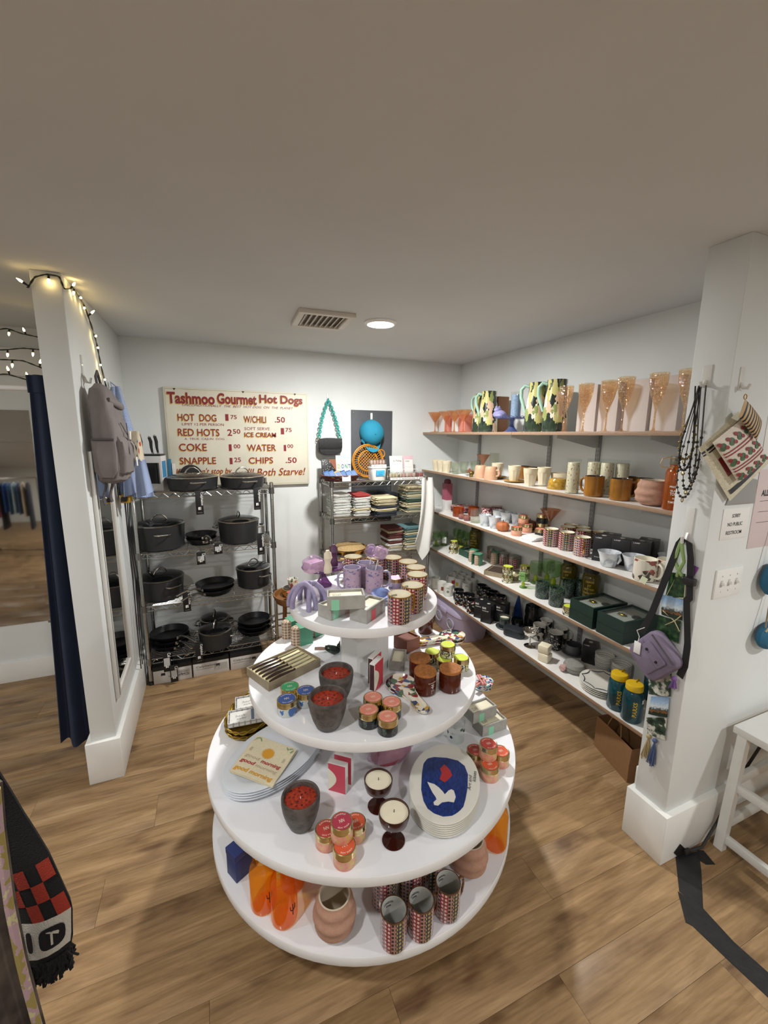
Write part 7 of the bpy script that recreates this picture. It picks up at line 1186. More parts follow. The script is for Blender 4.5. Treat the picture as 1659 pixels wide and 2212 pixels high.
# round wooden side table and its things
sp = (0.526,2.880,0.623); st_ = (sp[0], 2.9); STZ = sp[2]; m_aca = M('acacia', '7a4f28', .45, var=.25, vs=10, stretch=(1, 6, 1)); t = thing('side_table', 'round wooden tray-top side table behind the display', 'table', (st_[0], st_[1], 0))
part(t, 'top', MB().lathe([(0, STZ-.07), (.1, STZ-.07), (.14, STZ-.055), (.16, STZ-.01), (.158, STZ), (.15, STZ-.002), (.14, STZ-.03), (0, STZ-.034)], 40), m_aca)
for k in range(3): an = radians(200+120*k); part(t, 'leg', MB().tube([(.09*cos(an), .09*sin(an), STZ-.068), (.12*cos(an), .12*sin(an), 0.001)], [.016, .012], 10), m_aca)
zz = STZ-.0292
put('btin', lambda: [('tin', MB().lathe([(0, 0), (.065, 0), (.068, .004), (.068, .05), (.064, .052), (0, .05)], 36).mesh('tin', m_brass), None), ('wax', MB().lathe([(0, .0505), (.06, .0505), (.058, .056), (0, .058)], 32).mesh('wax', M('dark wax', '3a2a1e', .5)), None)], 'candle_tin', 'large brass candle tin at the back of the side table', 'candle', (st_[0]-.02, st_[1]+.05, zz), 0, 1)
tin_at('red', (st_[0]-.04, st_[1]-.055), 'coral-topped tin on the wooden side table', 'tins on the side table', zz, 1.1); tin_at('lime', (st_[0]+.045, st_[1]-.045), 'lime-topped tin on the wooden side table', 'tins on the side table', zz, 1.1)
put('fpot', lambda: [('pot', MB().lathe([(0, 0), (.03, 0), (.038, .06), (.035, .06), (.028, .006), (0, .005)], 28).mesh('pot', MVOR('floral pot', [(0, 'e2ddd2'), (.6, 'b5645a'), (.72, 'e2ddd2'), (.85, '5a7050')], 14, 6, .4, noise=.5)), None)], 'flower_pot', 'little white floral pot standing on the brass tin', 'pot', (st_[0]-.01, st_[1]+.05, zz+.0585), 0, 1)
# ---------------------------------------------------------------- partition: mirror, string lights, bags
m_mir = M('mirror silver', 'e8ecec', .02, 1); m_frw = M('white mirror frame', 'd6d4cf', .4); m_gline = M('grey bead', '3b3d48', .5)
xf_ = XL+.001
t = thing('wall_mirror', 'tall white-framed mirror on the side of the partition', 'mirror', (xf_, 0, 0)); my0, my1, mz0, mz1 = 2.35, 2.76, .385, 1.66
for a, b_, c, d in ((my0, my0+.05, mz0, mz1), (my1-.022, my1, mz0, mz1), (my0+.05, my1-.022, mz0, mz0+.03), (my0+.05, my1-.022, mz1-.03, mz1)): part(t, 'frame_rail', MB().rbox(0, .018, a, b_, c, d, .003), m_frw)
part(t, 'bead_line', MB().box(.0175, .019, my0+.018, my0+.023, mz0+.01, mz1-.01), m_gline); part(t, 'glass', MB().box(.001, .008, my0+.049, my1-.021, mz0+.029, mz1-.029), m_mir)
m_cord = M('dark green cord', '15201c', .6); m_bulb = M('warm bulb', 'ffd98a', .3, emit=22); m_sock = M('dark socket', '131a17', .5)
bul = MB().lathe([(0, 0), (.0042, .002), (.0048, .009), (.003, .017), (.001, .022), (0, .023)], 10).mesh('bulb', m_bulb); soc = MB().lathe([(0, -.02), (.0035, -.02), (.0045, -.004), (.0045, .001), (0, .001)], 10).mesh('socket', m_sock)
def strand(label, pts, bulbs):
    t = thing('string_lights', label, 'lights', (0, 0, 0), 0, 'warm string lights'); V = [Vector(p) for p in pts]
    P = []
    for i in range(len(V)-1):
        for k in range(6): P.append(V[i].lerp(V[i+1], k/6))
    P.append(V[-1]); k = len(P)
    P = [P[i] if i in (0, k-1) else (P[i-1]+P[i]*2+P[i+1])/4 for i in range(k)]
    for ph in (0, pi): part(t, 'cord', MB().tube([(p.x+.0022*cos(i*.9+ph), p.y+.0022*sin(i*.9+ph), p.z+.0015*sin(i*.9+ph)) for i, p in enumerate(P)], .0024, 5), m_cord)
    for f_, d in bulbs:
        p = P[min(k-1, int(f_*(k-1)))]; q = Vector(d).normalized(); R_ = Vector((0, 0, 1)).rotation_difference(q); s_ = part(t, 'socket', soc, None, loc=tuple(p+q*.02), rot=R_.to_euler()); b_ = part(s_, 'bulb', bul, None)
yf = 2.268; xs = XL+.012
strand('string lights round the partition top and down its side', [(-0.637,2.268,2.325), (-0.609,2.268,2.370), (-0.568,2.268,2.386), (-0.525,2.268,2.384), (XL+.008, yf-.004, 2.335), (-0.508,2.412,2.383), (-0.508,2.578,2.348), (-0.508,2.674,2.285), (-0.508,2.758,2.211), (-0.508,2.803,2.105), (-0.508,2.887,1.996)],
    [(.02, (-.8, -.3, .5)), (.22, (0, -.4, -1)), (.47, (.4, -.5, .3)), (.5, (0, -.6, -.7)), (.56, (.3, -.8, -.2)), (.61, (.1, -.8, -.4)), (.66, (.7, -.2, .6)), (.78, (.3, -.8, .1)), (.83, (.2, -.8, -.2)), (.9, (.1, -.9, .0)), (.97, (.2, -.9, .1))])
strand('string lights sagging highest in the fitting room', [(-1.013,2.900,2.252), (-0.925,2.900,2.276), (-0.870,2.900,2.256), (-0.806,2.900,2.246), (-0.743,2.900,2.233)], [(.32, (0, -.5, -.9)), (.62, (0, -.5, .4))])
strand('string lights across the middle of the fitting room', [(-1.007,2.850,2.154), (-0.932,2.850,2.160), (-0.854,2.850,2.175), (-0.792,2.850,2.173), (-0.736,2.850,2.173)], [(.33, (0, -.4, -1)), (.68, (0, -.4, -1))])
strand('string lights third from the top in the fitting room', [(-0.995,2.800,2.102), (-0.912,2.800,2.106), (-0.846,2.800,2.106), (-0.780,2.800,2.079), (-0.731,2.800,2.057)], [(.36, (0, -.4, -1)), (.75, (.3, -.4, .8))])
strand('string lights lowest, just above the curtain rod', [(-0.986,2.750,2.021), (-0.904,2.750,2.031), (-0.841,2.750,2.012), (-0.775,2.750,1.993), (-0.725,2.750,1.986)], [(.3, (0, -.4, .9)), (.62, (0, -.5, .8))])
# fitting room: rod, curtain, mirror
t = thing('curtain_rod', 'white curtain rod of the fitting room', 'rod', (0, 2.5, 1.945)); part(t, 'rod', MB().tube([(-2.0, 0, 0), (-.63, 0, 0)], .012, 12), m_white); part(t, 'end_cap', MB().lathe([(0, 0), (.022, 0), (.022, .01), (0, .01)], 16).xf(tr(-.63, 0, 0) @ Matrix.Rotation(-pi/2, 4, 'Y')), m_white)
m_nav = M('navy curtain cloth', '1f2a40', .9, var=.1, vs=8, bump=.15, bs=400); t = thing('curtain', 'navy blue curtain gathered against the partition', 'curtain', (-.86, 2.5, 0)); part(t, 'cloth', MB().sheet(lambda u, v: ((.045+.075*v)+(.185-.075*v)*u, (.04*sin(u*13)+.01*sin(v*4+u*6))*(1-.75*v*v)-.02, .12+1.82*v-.06*u*(1-v)), 60, 24, .004), m_nav)
part(t, 'header', MB().sheet(lambda u, v: (.115+.115*u, .012*sin(u*13)-.024, 1.925+.08*v), 60, 2, .008), m_nav)
t = thing('wall_mirror', 'wide frameless mirror on the fitting room wall', 'mirror', (0, YB-.001, 0)); part(t, 'glass', MB().rbox(-1.62, -1.075, -.006, 0, .42, 1.885, .001), m_mir)
for x in (-1.5, -1.12): part(t, 'clip', MB().rbox(x-.008, x+.008, -.009, 0, .405, .428, .002), m_stl)
# clothes rail seen in the mirror, with garments
t = thing('clothes_rail', 'black clothes rail on castors across the aisle', 'rail', (-1.78, 1.05, 0), radians(8))
for x in (-.6, .6):
    part(t, 'upright', MB().tube([(x, 0, .08), (x, 0, 1.62)], .012, 8), m_black); part(t, 'base_bar', MB().tube([(x, -.22, .08), (x, .22, .08)], .012, 8), m_black)
    for y in (-.22, .22): part(t, 'castor', MB().lathe([(0, -.012), (.03, -.012), (.034, 0), (.03, .012), (0, .012)], 16).xf(tr(x, y, .035) @ Matrix.Rotation(pi/2, 4, 'Y')), m_black)
part(t, 'hanging_bar', MB().tube([(-.6, 0, 1.62), (.6, 0, 1.62)], .012, 8), m_stl); part(t, 'lower_bar', MB().tube([(-.6, 0, .12), (.6, 0, .12)], .01, 8), m_black)
def garment(i, col, lb, h_):
    x = -1.78+(-.5+i*.1)*cos(radians(8)); y = 1.05+(-.5+i*.1)*sin(radians(8)); t = thing('garment', lb, 'clothing', (x, y, 1.605), radians(8), 'garments on the clothes rail'); m = M('cloth '+col, col, .9, var=.15, vs=12)
    part(t, 'cloth', MB().loft([[(d_*cos(tau*j/20)*(1+.18*sin(3*tau*j/20)), w_*sin(tau*j/20), z) for j in range(20)] for d_, w_, z in ((.012, .05, -.07), (.028, .2, -.13), (.035, .19, -.3), (.038, .2, -.3-h_*.6), (.036, .215, -.3-h_))]), m); part(t, 'hanger', MB().tube([(0, -.18, -.13), (0, 0, -.055), (0, .18, -.13)], .004, 6), m_white); part(t, 'hook', MB().tube([(0, 0, -.055), (0, .004, -.02), (.0, .016, .0), (.0, .017, .02), (0, .01, .032), (0, -.004, .034), (0, -.015, .026)], .0018, 6), m_stl)
for i, (c, lb, h_) in enumerate((('b3766f', 'salmon pink blouse at the end of the clothes rail', .4), ('8f3f48', 'deep rose shirt second on the clothes rail', .5), ('c4703a', 'rust orange top third on the clothes rail', .3), ('17181c', 'black dress fourth on the clothes rail', .7), ('2b4f8c', 'royal blue top fifth on the clothes rail', .35), ('3b5678', 'denim shirt sixth on the clothes rail', .4), ('9fb4ba', 'pale blue shirt seventh on the clothes rail', .38), ('35496b', 'dark denim jacket eighth on the clothes rail', .4), ('c9b7a0', 'cream patterned blouse ninth on the clothes rail', .45), ('22283a', 'navy dress last on the clothes rail', .7))): garment(i, c, lb, h_)
# backpack
m_bp = M('mauve grey nylon', '77706f', .7, var=.1, vs=14, bump=.5, bs=18); m_bpd = M('dark grey nylon', '4c484a', .7, var=.1, vs=20)
def acrylic_hook(label, p, ax, h_=.11, w_=.03, group='clear adhesive hooks'):
    t = thing('wall_hook', label, 'hook', p, {'x': 0, '-x': pi, '-y': -pi/2}[ax], group); part(t, 'backplate', MB().rbox(0, .003, -w_/2, w_/2, -h_*.45, h_*.55, .001, .0014).xf(Matrix.Identity(4)), M('glossy white plastic', 'd9d9d5', .12)); part(t, 'hook', MB().tube([(.002, 0, -h_*.15), (.012, 0, -h_*.38), (.026, 0, -h_*.4), (.032, 0, -h_*.22)], [.006, .006, .006, .005], 8), M('glossy white plastic', 'd9d9d5', .12))
bx, by, bz = -.43, 2.42, 1.735
acrylic_hook('white adhesive hook holding the grey backpack', (XL+.0005, 2.44, 2.03), 'x', .13, .02); acrylic_hook('white adhesive hook holding the gingham apron', (XL+.0005, 3.02, 1.98), 'x', .11, .02)
t = thing('backpack', 'mauve grey nylon backpack hanging on the partition', 'bag', (bx+.005, by, bz), radians(-6), None, (.66, .8, .98))
def sup(rx, ry, k, n, e=.45): return [(rx*cos(a)*(abs(cos(a))+1e-3)**-e, ry*sin(a)*(abs(sin(a))+1e-3)**-e) for a in [tau*j/n+.01 for j in range(n)]]
rw = random.Random(2)
def lump(rings, amp): return [[(x+amp*sin(z*40+k*1.3)*.6+rw.uniform(-amp, amp)*.5, y+amp*cos(z*33+k)*.5, z+rw.uniform(-amp, amp)*.3) for k, (x, y, z) in enumerate(r_)] for r_ in rings]
part(t, 'body', MB().loft(lump([[(x-.02+sh_, y, z) for x, y in sup(rx, ry, 0, 28)] for rx, ry, z, sh_ in ((.05, .07, -.235, .0), (.085, .11, -.215, .012), (.098, .125, -.15, .018), (.095, .13, -.05, .012), (.088, .128, .06, .004), (.075, .118, .15, -.004), (.05, .09, .215, -.014), (.02, .04, .24, -.022))], .011)), m_bp)
part(t, 'front_pocket', MB().loft(lump([[(x+.068+sh_, y-.01, z) for x, y in sup(rx, ry, 0, 22)] for rx, ry, z, sh_ in ((.02, .06, -.2, -.01), (.042, .09, -.18, 0), (.05, .096, -.1, .006), (.044, .094, -.03, .002), (.02, .08, -.005, -.004))], .009)), m_bp)
part(t, 'side_pocket', MB().loft(lump([[(x-.01, y-.128, z) for x, y in sup(rx, ry, 0, 18)] for rx, ry, z in ((.04, .012, -.2), (.07, .022, -.17), (.075, .024, -.08), (.072, .016, -.02))], .004)), m_bp); part(t, 'pocket_binding', MB().tube([(-.075, -.15, -.02), (0, -.156, -.018), (.06, -.148, -.02)], .006, 6), m_bpd)
part(t, 'top_handle', MB().tube([(-.045, -.03, .225), (-.055, -.02, .275), (-.05, 0, .3), (-.05, .02, .275), (-.04, .03, .225)], .009, 8), m_bpd); part(t, 'flap_fold', MB().tube([(.035, -.09, .165), (.062, -.03, .15), (.066, .05, .14), (.04, .1, .15)], [.012, .018, .018, .012], 10), m_bp)
for s in (-1, 1): part(t, 'bungee', MB().tube([(.085, -.06*s, .06), (.105, .0, .0), (.12, .05*s, -.06), (.115, .02*s, -.13)], .003, 6), m_bpd)
for s in (-1, 1): part(t, 'shoulder_strap', MB().sheet(lambda u, v, s=s: (-.06+.012*sin(v*6), s*.06-.02+.04*u, -.2-.14*v), 4, 8, .006), m_bpd)
part(t, 'toggle', MB().rbox(.11, .124, -.008, .008, -.02, .02, .003), m_paperw); tg = part(t, 'price_tag', MB().rbox(.13, .1315, .05, .078, -.155, -.11, .0006), m_paperw); part(tg, 'tag_string', MB().tube([(.118, .0, -.03), (.132, .04, -.05), (.131, .06, -.11)], .0012, 5), m_paperw)
# gingham apron and lobster towels
def gingham():
    m, nt, b = base('blue gingham'); N = nt.nodes.new; L = nt.links.new; vec = uvmap(nt, 34, 90); sp = N('ShaderNodeSeparateXYZ'); L(vec, sp.inputs[0]); s_ = []
    for i in (0, 1):
        f_ = N('ShaderNodeMath'); f_.operation = 'FRACT'; L(sp.outputs[i], f_.inputs[0]); g_ = N('ShaderNodeMath'); g_.operation = 'GREATER_THAN'; g_.inputs[1].default_value = .5; L(f_.outputs[0], g_.inputs[0]); s_.append(g_)
    a = N('ShaderNodeMath'); a.operation = 'ADD'; L(s_[0].outputs[0], a.inputs[0]); L(s_[1].outputs[0], a.inputs[1]); h_ = N('ShaderNodeMath'); h_.operation = 'MULTIPLY'; h_.inputs[1].default_value = .45; L(a.outputs[0], h_.inputs[0])
    L(ramp(nt, h_.outputs[0], [(0, 'd9dde6'), (.3, '8ba3cf'), (.7, '4a68a8')]), b.inputs['Base Color']); b.inputs['Roughness'].default_value = .9; MATS['blue gingham'] = m; return m
m_gin = gingham(); m_lob = MVOR('lobster print linen', [(0, 'd9cdb6'), (.66, 'd9cdb6'), (.78, 'b5452f'), (.86, 'd9cdb6'), (.93, '33363c'), (.96, '5a7aa8')], 9, 7, .9, noise=.7)
def hang(name, label, cat, pts, m, fold=.02, nf=3, group=None, pn='cloth'):
    V = [Vector(p) for p in pts]; t = thing(name, label, cat, (0, 0, 0), 0, group)
    part(t, pn, MB().sheet(lambda u, v: tuple((V[0]*(1-u)+V[1]*u)*(1-v)+(V[3]*(1-u)+V[2]*u)*v+Vector((0, fold*sin(u*nf*pi+v*2)*(.3+.7*v), .012*sin(u*5)*v))), 24, 24, .003), m)
    for o in t.children:
        for q in o.data.vertices: q.co.x = max(q.co.x, XL+.012)
    return t, V
t, V = hang('apron', 'blue gingham apron hanging in folds on the partition', 'apron', [(-0.505,2.980,2.010), (-0.458,2.980,2.018), (-0.322,2.900,1.371), (-0.644,2.980,1.361)], m_gin, .025, 4); part(t, 'neck_loop', MB().tube([tuple(V[0]+Vector((.01, .0, -.02))), tuple(V[0]+Vector((.0, .02, .03))), tuple(V[1]+Vector((.0, .02, -.02)))], .005, 6), m_gin)
for i, (q, q2, lb) in enumerate((([(-0.405,2.820,1.760), (-0.357,2.820,1.755), (-0.342,2.820,1.590), (-0.397,2.820,1.580)], [(-0.402,2.825,1.588), (-0.340,2.825,1.595), (-0.314,2.825,1.403), (-0.402,2.825,1.363)], 'cream lobster-print towel in front of the apron'), ([(-0.441,2.870,1.746), (-0.408,2.870,1.755), (-0.401,2.870,1.613), (-0.453,2.870,1.613)], [(-0.458,2.875,1.621), (-0.399,2.875,1.615), (-0.396,2.875,1.400), (-0.475,2.875,1.367)], 'cream lobster-print towel folded beside the apron'))):
    t, V = hang('lobster_towel', lb, 'towel', q, m_lob, .012, 2, 'lobster-print towels'); W_ = [Vector(p) for p in q2]; part(t, 'gingham_hem', MB().sheet(lambda u, v: tuple((W_[0]*(1-u)+W_[1]*u)*(1-v)+(W_[3]*(1-u)+W_[2]*u)*v+Vector((0, .014*sin(u*8)*(.3+v), 0))), 16, 10, .003), m_gin)
t = thing('power_strip', 'yellow power adapter with black cords on the partition', 'adapter', (XL+.02, 2.95, 1.33)); part(t, 'adapter', MB().rbox(0, .05, -.05, .05, 0, .05, .005), M('yellow plastic housing', 'b98f1f', .5)); part(t, 'plug', MB().rbox(.01, .04, -.1, -.05, .015, .04, .004), m_black)
for k in range(3): part(t, 'cable', MB().tube([(.02+.008*k, -.03+.03*k, 0), (.015, -.02+.03*k, -.2), (.012+.006*k, .02+.05*k, -.5), (.01, .0+.07*k, -.8), (.012, .06*k-.02, -1.1)], .0035, 6), m_black)
# ---------------------------------------------------------------- right-hand pillar and wall
px_ = 1.6505
hA, hB = (1.651,0.995,1.961), (1.651,0.983,1.418)
acrylic_hook('clear white hook holding black necklaces on the pillar', hA, '-x', .075, .032); acrylic_hook('large white hook holding the bag strap on the pillar', hB, '-x', .14, .03)
hC = (1.702,0.916,1.947); acrylic_hook('white hook holding beaded pouches on the pillar front', hC, '-y', .075, .022)
bead = MB().sphere((0, 0, 0), .0052, 8, 6)
for i, (c, lb) in enumerate((('17161a', 'black cord necklace, longest on the pillar hook'), ('2a2420', 'dark bead necklace with gold pendant on the pillar hook'), ('0f0f12', 'black knotted necklace hanging nearest the wall edge'), ('8a7434', 'thin gold chain necklace on the pillar hook'), ('3a332c', 'bronze bead necklace at the front of the bunch'))):
    L_ = (.34, .37, .3, .26, .4)[i]; dy = (-.016, -.004, .012, .02, .004)[i]; t = thing('necklace', lb, 'necklace', (hA[0]-.022-.006*(i % 3), hA[1]+.002, hA[2]-.03), 0, 'necklaces on the hook'); m = M('bead '+c, c, .3, .3 if i in (1, 3) else 0); bm_ = bead.mesh('bead', m)
    P = [(-.004*sin(pi*k/20), dy*min(1, k/4)+(.014+.004*i)*sin(tau*k/20), -L_*sin(pi*k/20)**.8) for k in range(21)]; part(t, 'cord', MB().tube(P, .0026 if i in (0, 2) else .0014, 6), m)
    for k in range(3, 18): part(t, 'bead', bm_, None, loc=P[k])
    part(t, 'pendant', MB().lathe([(0, -.02), (.006, -.012), (.004, 0), (0, .002)], 10), M('pendant metal', 'b5a888', .2, .9), loc=P[10])
def pouch(name, label, pts, m, bulge=.014, cat='pouch', group=None, parts=()):
    """stuffed flat bag hanging on the front wall; pts: world corners (top, right, bottom, left)"""
    V = [Vector(p) for p in pts]; c = sum(V, Vector())/4; t = thing(name, label, cat, tuple(c), 0, group)
    def q(u, v): return (V[0]*(1-u)+V[1]*u)*(1-v)+(V[3]*(1-u)+V[2]*u)*v-c
    def s_(u, v, k): p = q(u, v); return (p.x, p.y-k*bulge*(sin(pi*min(1, max(0, u)))*sin(pi*min(1, max(0, v))))**.35, p.z)
    b = MB().grid(lambda u, v: s_(u, v, 1), 14, 14); o = len(b.f); b.grid(lambda u, v: s_(u, v, -.2), 14, 14)
    for f_ in b.f[o:]: f_.reverse()
    part(t, 'bag', b, m)
    for nm, u0, u1, v0, v1, mm in parts: part(t, nm, MB().grid(lambda u, v: (lambda p: (p[0], p[1]-.0012, p[2]))(s_(u0+(u1-u0)*u, v0+(v1-v0)*v, 1)), 8, 8), mm)
    return t, s_
m_bd = M('cream beadwork', 'd6d0b8', .5, var=.15, vs=200, bump=.6, bs=400); m_bdk = M('black beadwork', '1b1c24', .4, bump=.6, bs=400); m_bred = M('red beadwork', '8f1f26', .4, bump=.6, bs=400); m_bgr = M('leaf beadwork', '41603f', .5, var=.3, vs=150)
pouch('beaded_pouch', 'grey felt pouch lowest behind the beaded bags', [(1.772,0.912,1.619), (1.894,0.912,1.598), (1.904,0.912,1.509), (1.724,0.912,1.510)], M('grey felt', '9a9a98', .9), .005)
pouch('beaded_pouch', 'cream beaded bag with black stripes and red flower', [(1.690,0.900,1.843), (1.928,0.900,1.664), (1.721,0.900,1.527), (1.501,0.900,1.715)], m_bd, .014, 'pouch', 'beaded bags on the hook', [('black_stripe', .08, .11, .0, 1, m_bdk), ('black_stripe', .13, .15, .0, 1, m_bdk), ('wide_stripe', .82, .9, .05, .95, m_bdk), ('red_flower', .3, .62, .55, .85, m_bred)])
m_cb = M('white beadwork', 'ddd2c4', .5, var=.1, vs=200, bump=.6, bs=400)
bt, bs_ = pouch('beaded_pouch', 'white beaded bag with rows of red berries and green leaves', [(1.660,0.872,1.813), (1.855,0.872,1.679), (1.700,0.872,1.597), (1.522,0.872,1.735)], m_cb, .016, 'pouch', 'beaded bags on the hook', [('red_stripe', .3, .325, .02, .98, m_bred), ('red_stripe', .36, .385, .02, .98, m_bred), ('red_stripe', .66, .685, .02, .98, m_bred), ('red_stripe', .72, .745, .02, .98, m_bred)])
for r_, u in enumerate((.15, .52, .87)):
    for k in range(4):
        v = .13+.25*k
        for dx, dv, rr, mm, nm in ((0, 0, .07, m_bgr, 'leaf'), (.05, .05, .055, m_bgr, 'leaf'), (-.05, .06, .05, m_bred, 'berry'), (.06, -.05, .05, m_bred, 'berry')):
            n = 10; pts = [bs_(min(.98, max(.02, u+dx+rr*cos(tau*j/n)*.8)), min(.98, max(.02, v+dv+rr*sin(tau*j/n))), 1) for j in range(n)]; b = MB(); b._add([(p[0], p[1]-.0022-.0006*(nm == 'berry'), p[2]) for p in pts], [list(range(n))], [[(0, 0)]*n]); part(bt, nm+'_bead_patch', b, mm)
m_strp = MSTRIPE('tan and black beadwork', 'c4a67c', '1c1a1c', 9, .55, 0)
st_t, _ = pouch('beaded_pouch', 'small tan and black striped beaded purse on top', [(1.610,0.850,1.876), (1.642,0.850,1.873), (1.733,0.850,1.808), (1.723,0.850,1.741)][:0] or [(1.619,0.850,1.876), (1.733,0.850,1.807), (1.722,0.850,1.741), (1.600,0.850,1.818)], m_strp, .013, 'pouch', 'beaded bags on the hook'); rp = _(0, 0, 0); part(st_t, 'ring', MB().tube([(rp[0]+.008*cos(a), rp[1], rp[2]+.006+.008*sin(a)) for a in [tau*k/12 for k in range(12)]], .0015, 6, True), m_gold)
def paper(label, name, x0, x1, z0, z1, m, lines, yy=.9155, parent=None):
    t = thing(name, label, 'sign', ((x0+x1)/2, yy, z0)); part(t, 'sheet', MB().rbox(-(x1-x0)/2, (x1-x0)/2, -.0016, 0, 0, z1-z0, .0005), m)
    for tx, xa, wd, zz, h_, b_ in lines: lt = MB(); letter(lt, tx, (xa-(x1-x0)/2, -.0021, zz), (1, 0, 0), (0, 0, 1), wd, h_, b_); part(t, 'lettering', lt, m_ink)
    return t
paper('white paper notice saying no public restroom', 'paper_notice', 1.722, 1.884, 1.378, 1.495, m_paperw, [('SORRY', .055, .05, .082, .014, .01), ('NO PUBLIC', .035, .09, .05, .014, .01), ('RESTROOM', .032, .095, .018, .014, .01)])
pk = M('pale pink paper', 'd3c3c3', .6); t = paper('pale pink notice at the picture edge below the white one', 'wall_notice', 1.905, 2.25, 1.328, 1.635, pk, [('ALL M', .035, .075, .205, .024, .03)])
for k in range(3): part(t, 'rule_line', MB().box(-.14, .16, -.0021, -.0016, .185-.042*k, .1865-.042*k), m_ink)
paper('white notice with lines of small text above the pink one', 'wall_notice', 1.9, 2.2, 1.66, 2.05, m_paperw, [('R', .03, .02, .2, .02, .02), ('Lo', .035, .022, .16, .012, 0), ('Leave', .035, .045, .135, .012, 0), ('Leave', .035, .045, .105, .012, 0), ('Leave', .035, .045, .07, .012, 0)])
t = thing('light_switch', 'white triple toggle light switch plate', 'switch', (1.815, .916, 1.205)); part(t, 'plate', MB().rbox(-.082, .082, -.007, 0, -.057, .057, .002), m_white)
for x in (-.046, 0, .046):
    part(t, 'toggle', MB().rbox(x-.005, x+.005, -.02, -.006, -.004, .008, .0015), m_white); part(t, 'toggle_slot', MB().box(x-.0065, x+.0065, -.0076, -.0068, -.013, .013), M('slot shade', 'b9b9b4', .5))
    for z in (-.03, .03): part(t, 'screw', MB().lathe([(0, 0), (.003, 0), (.002, .0012), (0, .0014)], 8).xf(tr(x, -.007, z) @ Matrix.Rotation(pi/2, 4, 'X')), m_stl)
m_tl = M('teal suede', '256180', .8, var=.1, vs=20)
for i, (p, rx, rz_, lb) in enumerate((((2.133,0.885,0.945), .1, .062, 'teal suede purse hanging low at the picture edge'), ((2.069,0.885,1.197), .07, .07, 'teal suede bag hanging above the purse at the picture edge'))):
    t = thing('suede_purse', lb, 'purse', p, 0, 'teal bags'); part(t, 'bag', MB().loft([[(rx*s_*cos(a), y, rz_*s_*sin(a)) for a in [tau*j/32 for j in range(32)]] for s_, y in ((.85, .018), (1, .006), (1, -.006), (.85, -.02), (.4, -.026))]), m_tl); part(t, 'trim', MB().tube([(rx*.9*cos(a), -.012, rz_*.9*sin(a)+.004) for a in [pi*.15+pi*.7*k/12 for k in range(13)]], .004, 6), M('sisal trim', 'b5a37e', .8)); part(t, 'strap', MB().tube([(-rx*.7, -.004, rz_*.7), (-rx*.5, .006, rz_+.08), (-rx*.35, .012, rz_+.17)], .003, 6), M('tan cord', '8a7a62', .7))
# hip bag with strap
C4 = [(1.600,1.015,1.012), (1.600,0.897,0.913), (1.600,0.998,0.777), (1.600,1.120,0.878)]; cV = sum((Vector(p) for p in C4), Vector())/4
t = thing('hip_bag', 'purple nylon hip bag hanging from the pillar hook', 'bag', tuple(cV)); m_pp = M('purple nylon', '786d82', .75, var=.08, vs=25, bump=.2, bs=200); V4 = [Vector(p)-cV for p in C4]
ex = (V4[1]-V4[0]); ey = (V4[3]-V4[0]); lx, ly = ex.length/2, ey.length/2; ex.normalize(); ey.normalize(); ez = Vector((-1, 0, 0)); m4 = Matrix(((ex.x, ey.x, ez.x, 0), (ex.y, ey.y, ez.y, 0), (ex.z, ey.z, ez.z, 0), (0, 0, 0, 1)))
part(t, 'body', MB().rbox(-lx, lx, -ly, ly, -.025, .028, .016, min(lx, ly)*.45, 6).xf(m4), m_pp); part(t, 'front_pocket', MB().rbox(-lx*.62, lx*.62, -ly*.55, ly*.72, .026, .038, .005, .012, 4).xf(m4), m_pp); part(t, 'pocket_flap', MB().rbox(-lx*.64, lx*.64, -ly*.57, -ly*.05, .036, .043, .002, .006, 3).xf(m4), m_pp); part(t, 'zip', MB().tube([tuple(m4 @ Vector((x, -ly*.78, .03))) for x in (-lx*.8, 0, lx*.8)], .003, 6), m_bpd)
for x in (-.35, .35): part(t, 'snap', MB().lathe([(0, 0), (.006, 0), (.005, .003), (0, .003)], 14).xf(m4 @ tr(lx*x, -ly*.2, .043)), m_black)
def ribbon(pts, w_, d, n=1): 
    d = Vector(d); V = [Vector(p)-cV for p in pts]; k = len(V)-1
    return MB().sheet(lambda u, v: tuple(V[int(v*k)].lerp(V[min(k, int(v*k)+1)], v*k-int(v*k))+d*(u-.5)*w_), 2, k*3, .003)
part(t, 'strap', ribbon([(1.600,1.079,0.959), (1.610,1.050,1.060), (1.620,1.013,1.252), (1.630,0.997,1.353), (1.625,0.980,1.378), (1.625,0.960,1.371), (1.630,0.949,1.311), (1.630,0.933,1.161), (1.630,0.941,1.148), (1.620,0.910,0.986), (1.610,0.903,0.908), (1.610,0.915,0.853)], .03, (-.0, .8, .25)), m_black); part(t, 'buckle', MB().rbox(-.012, .012, -.02, .02, -.014, .014, .003).xf(tr(*(Vector((1.622,0.937,1.225))-cV))), m_black); tg = part(t, 'price_tag', MB().rbox(-.0008, .0008, -.014, .014, -.05, 0, .0004).xf(tr(*(Vector((1.560,1.059,0.936))-cV))), m_paperw); part(tg, 'tag_string', MB().tube([tuple(Vector(q)-cV) for q in ((1.575,1.049,1.000), (1.570,1.076,0.977), (1.565,1.059,0.958), (1.560,1.059,0.933))], .0014, 5), m_paperw)
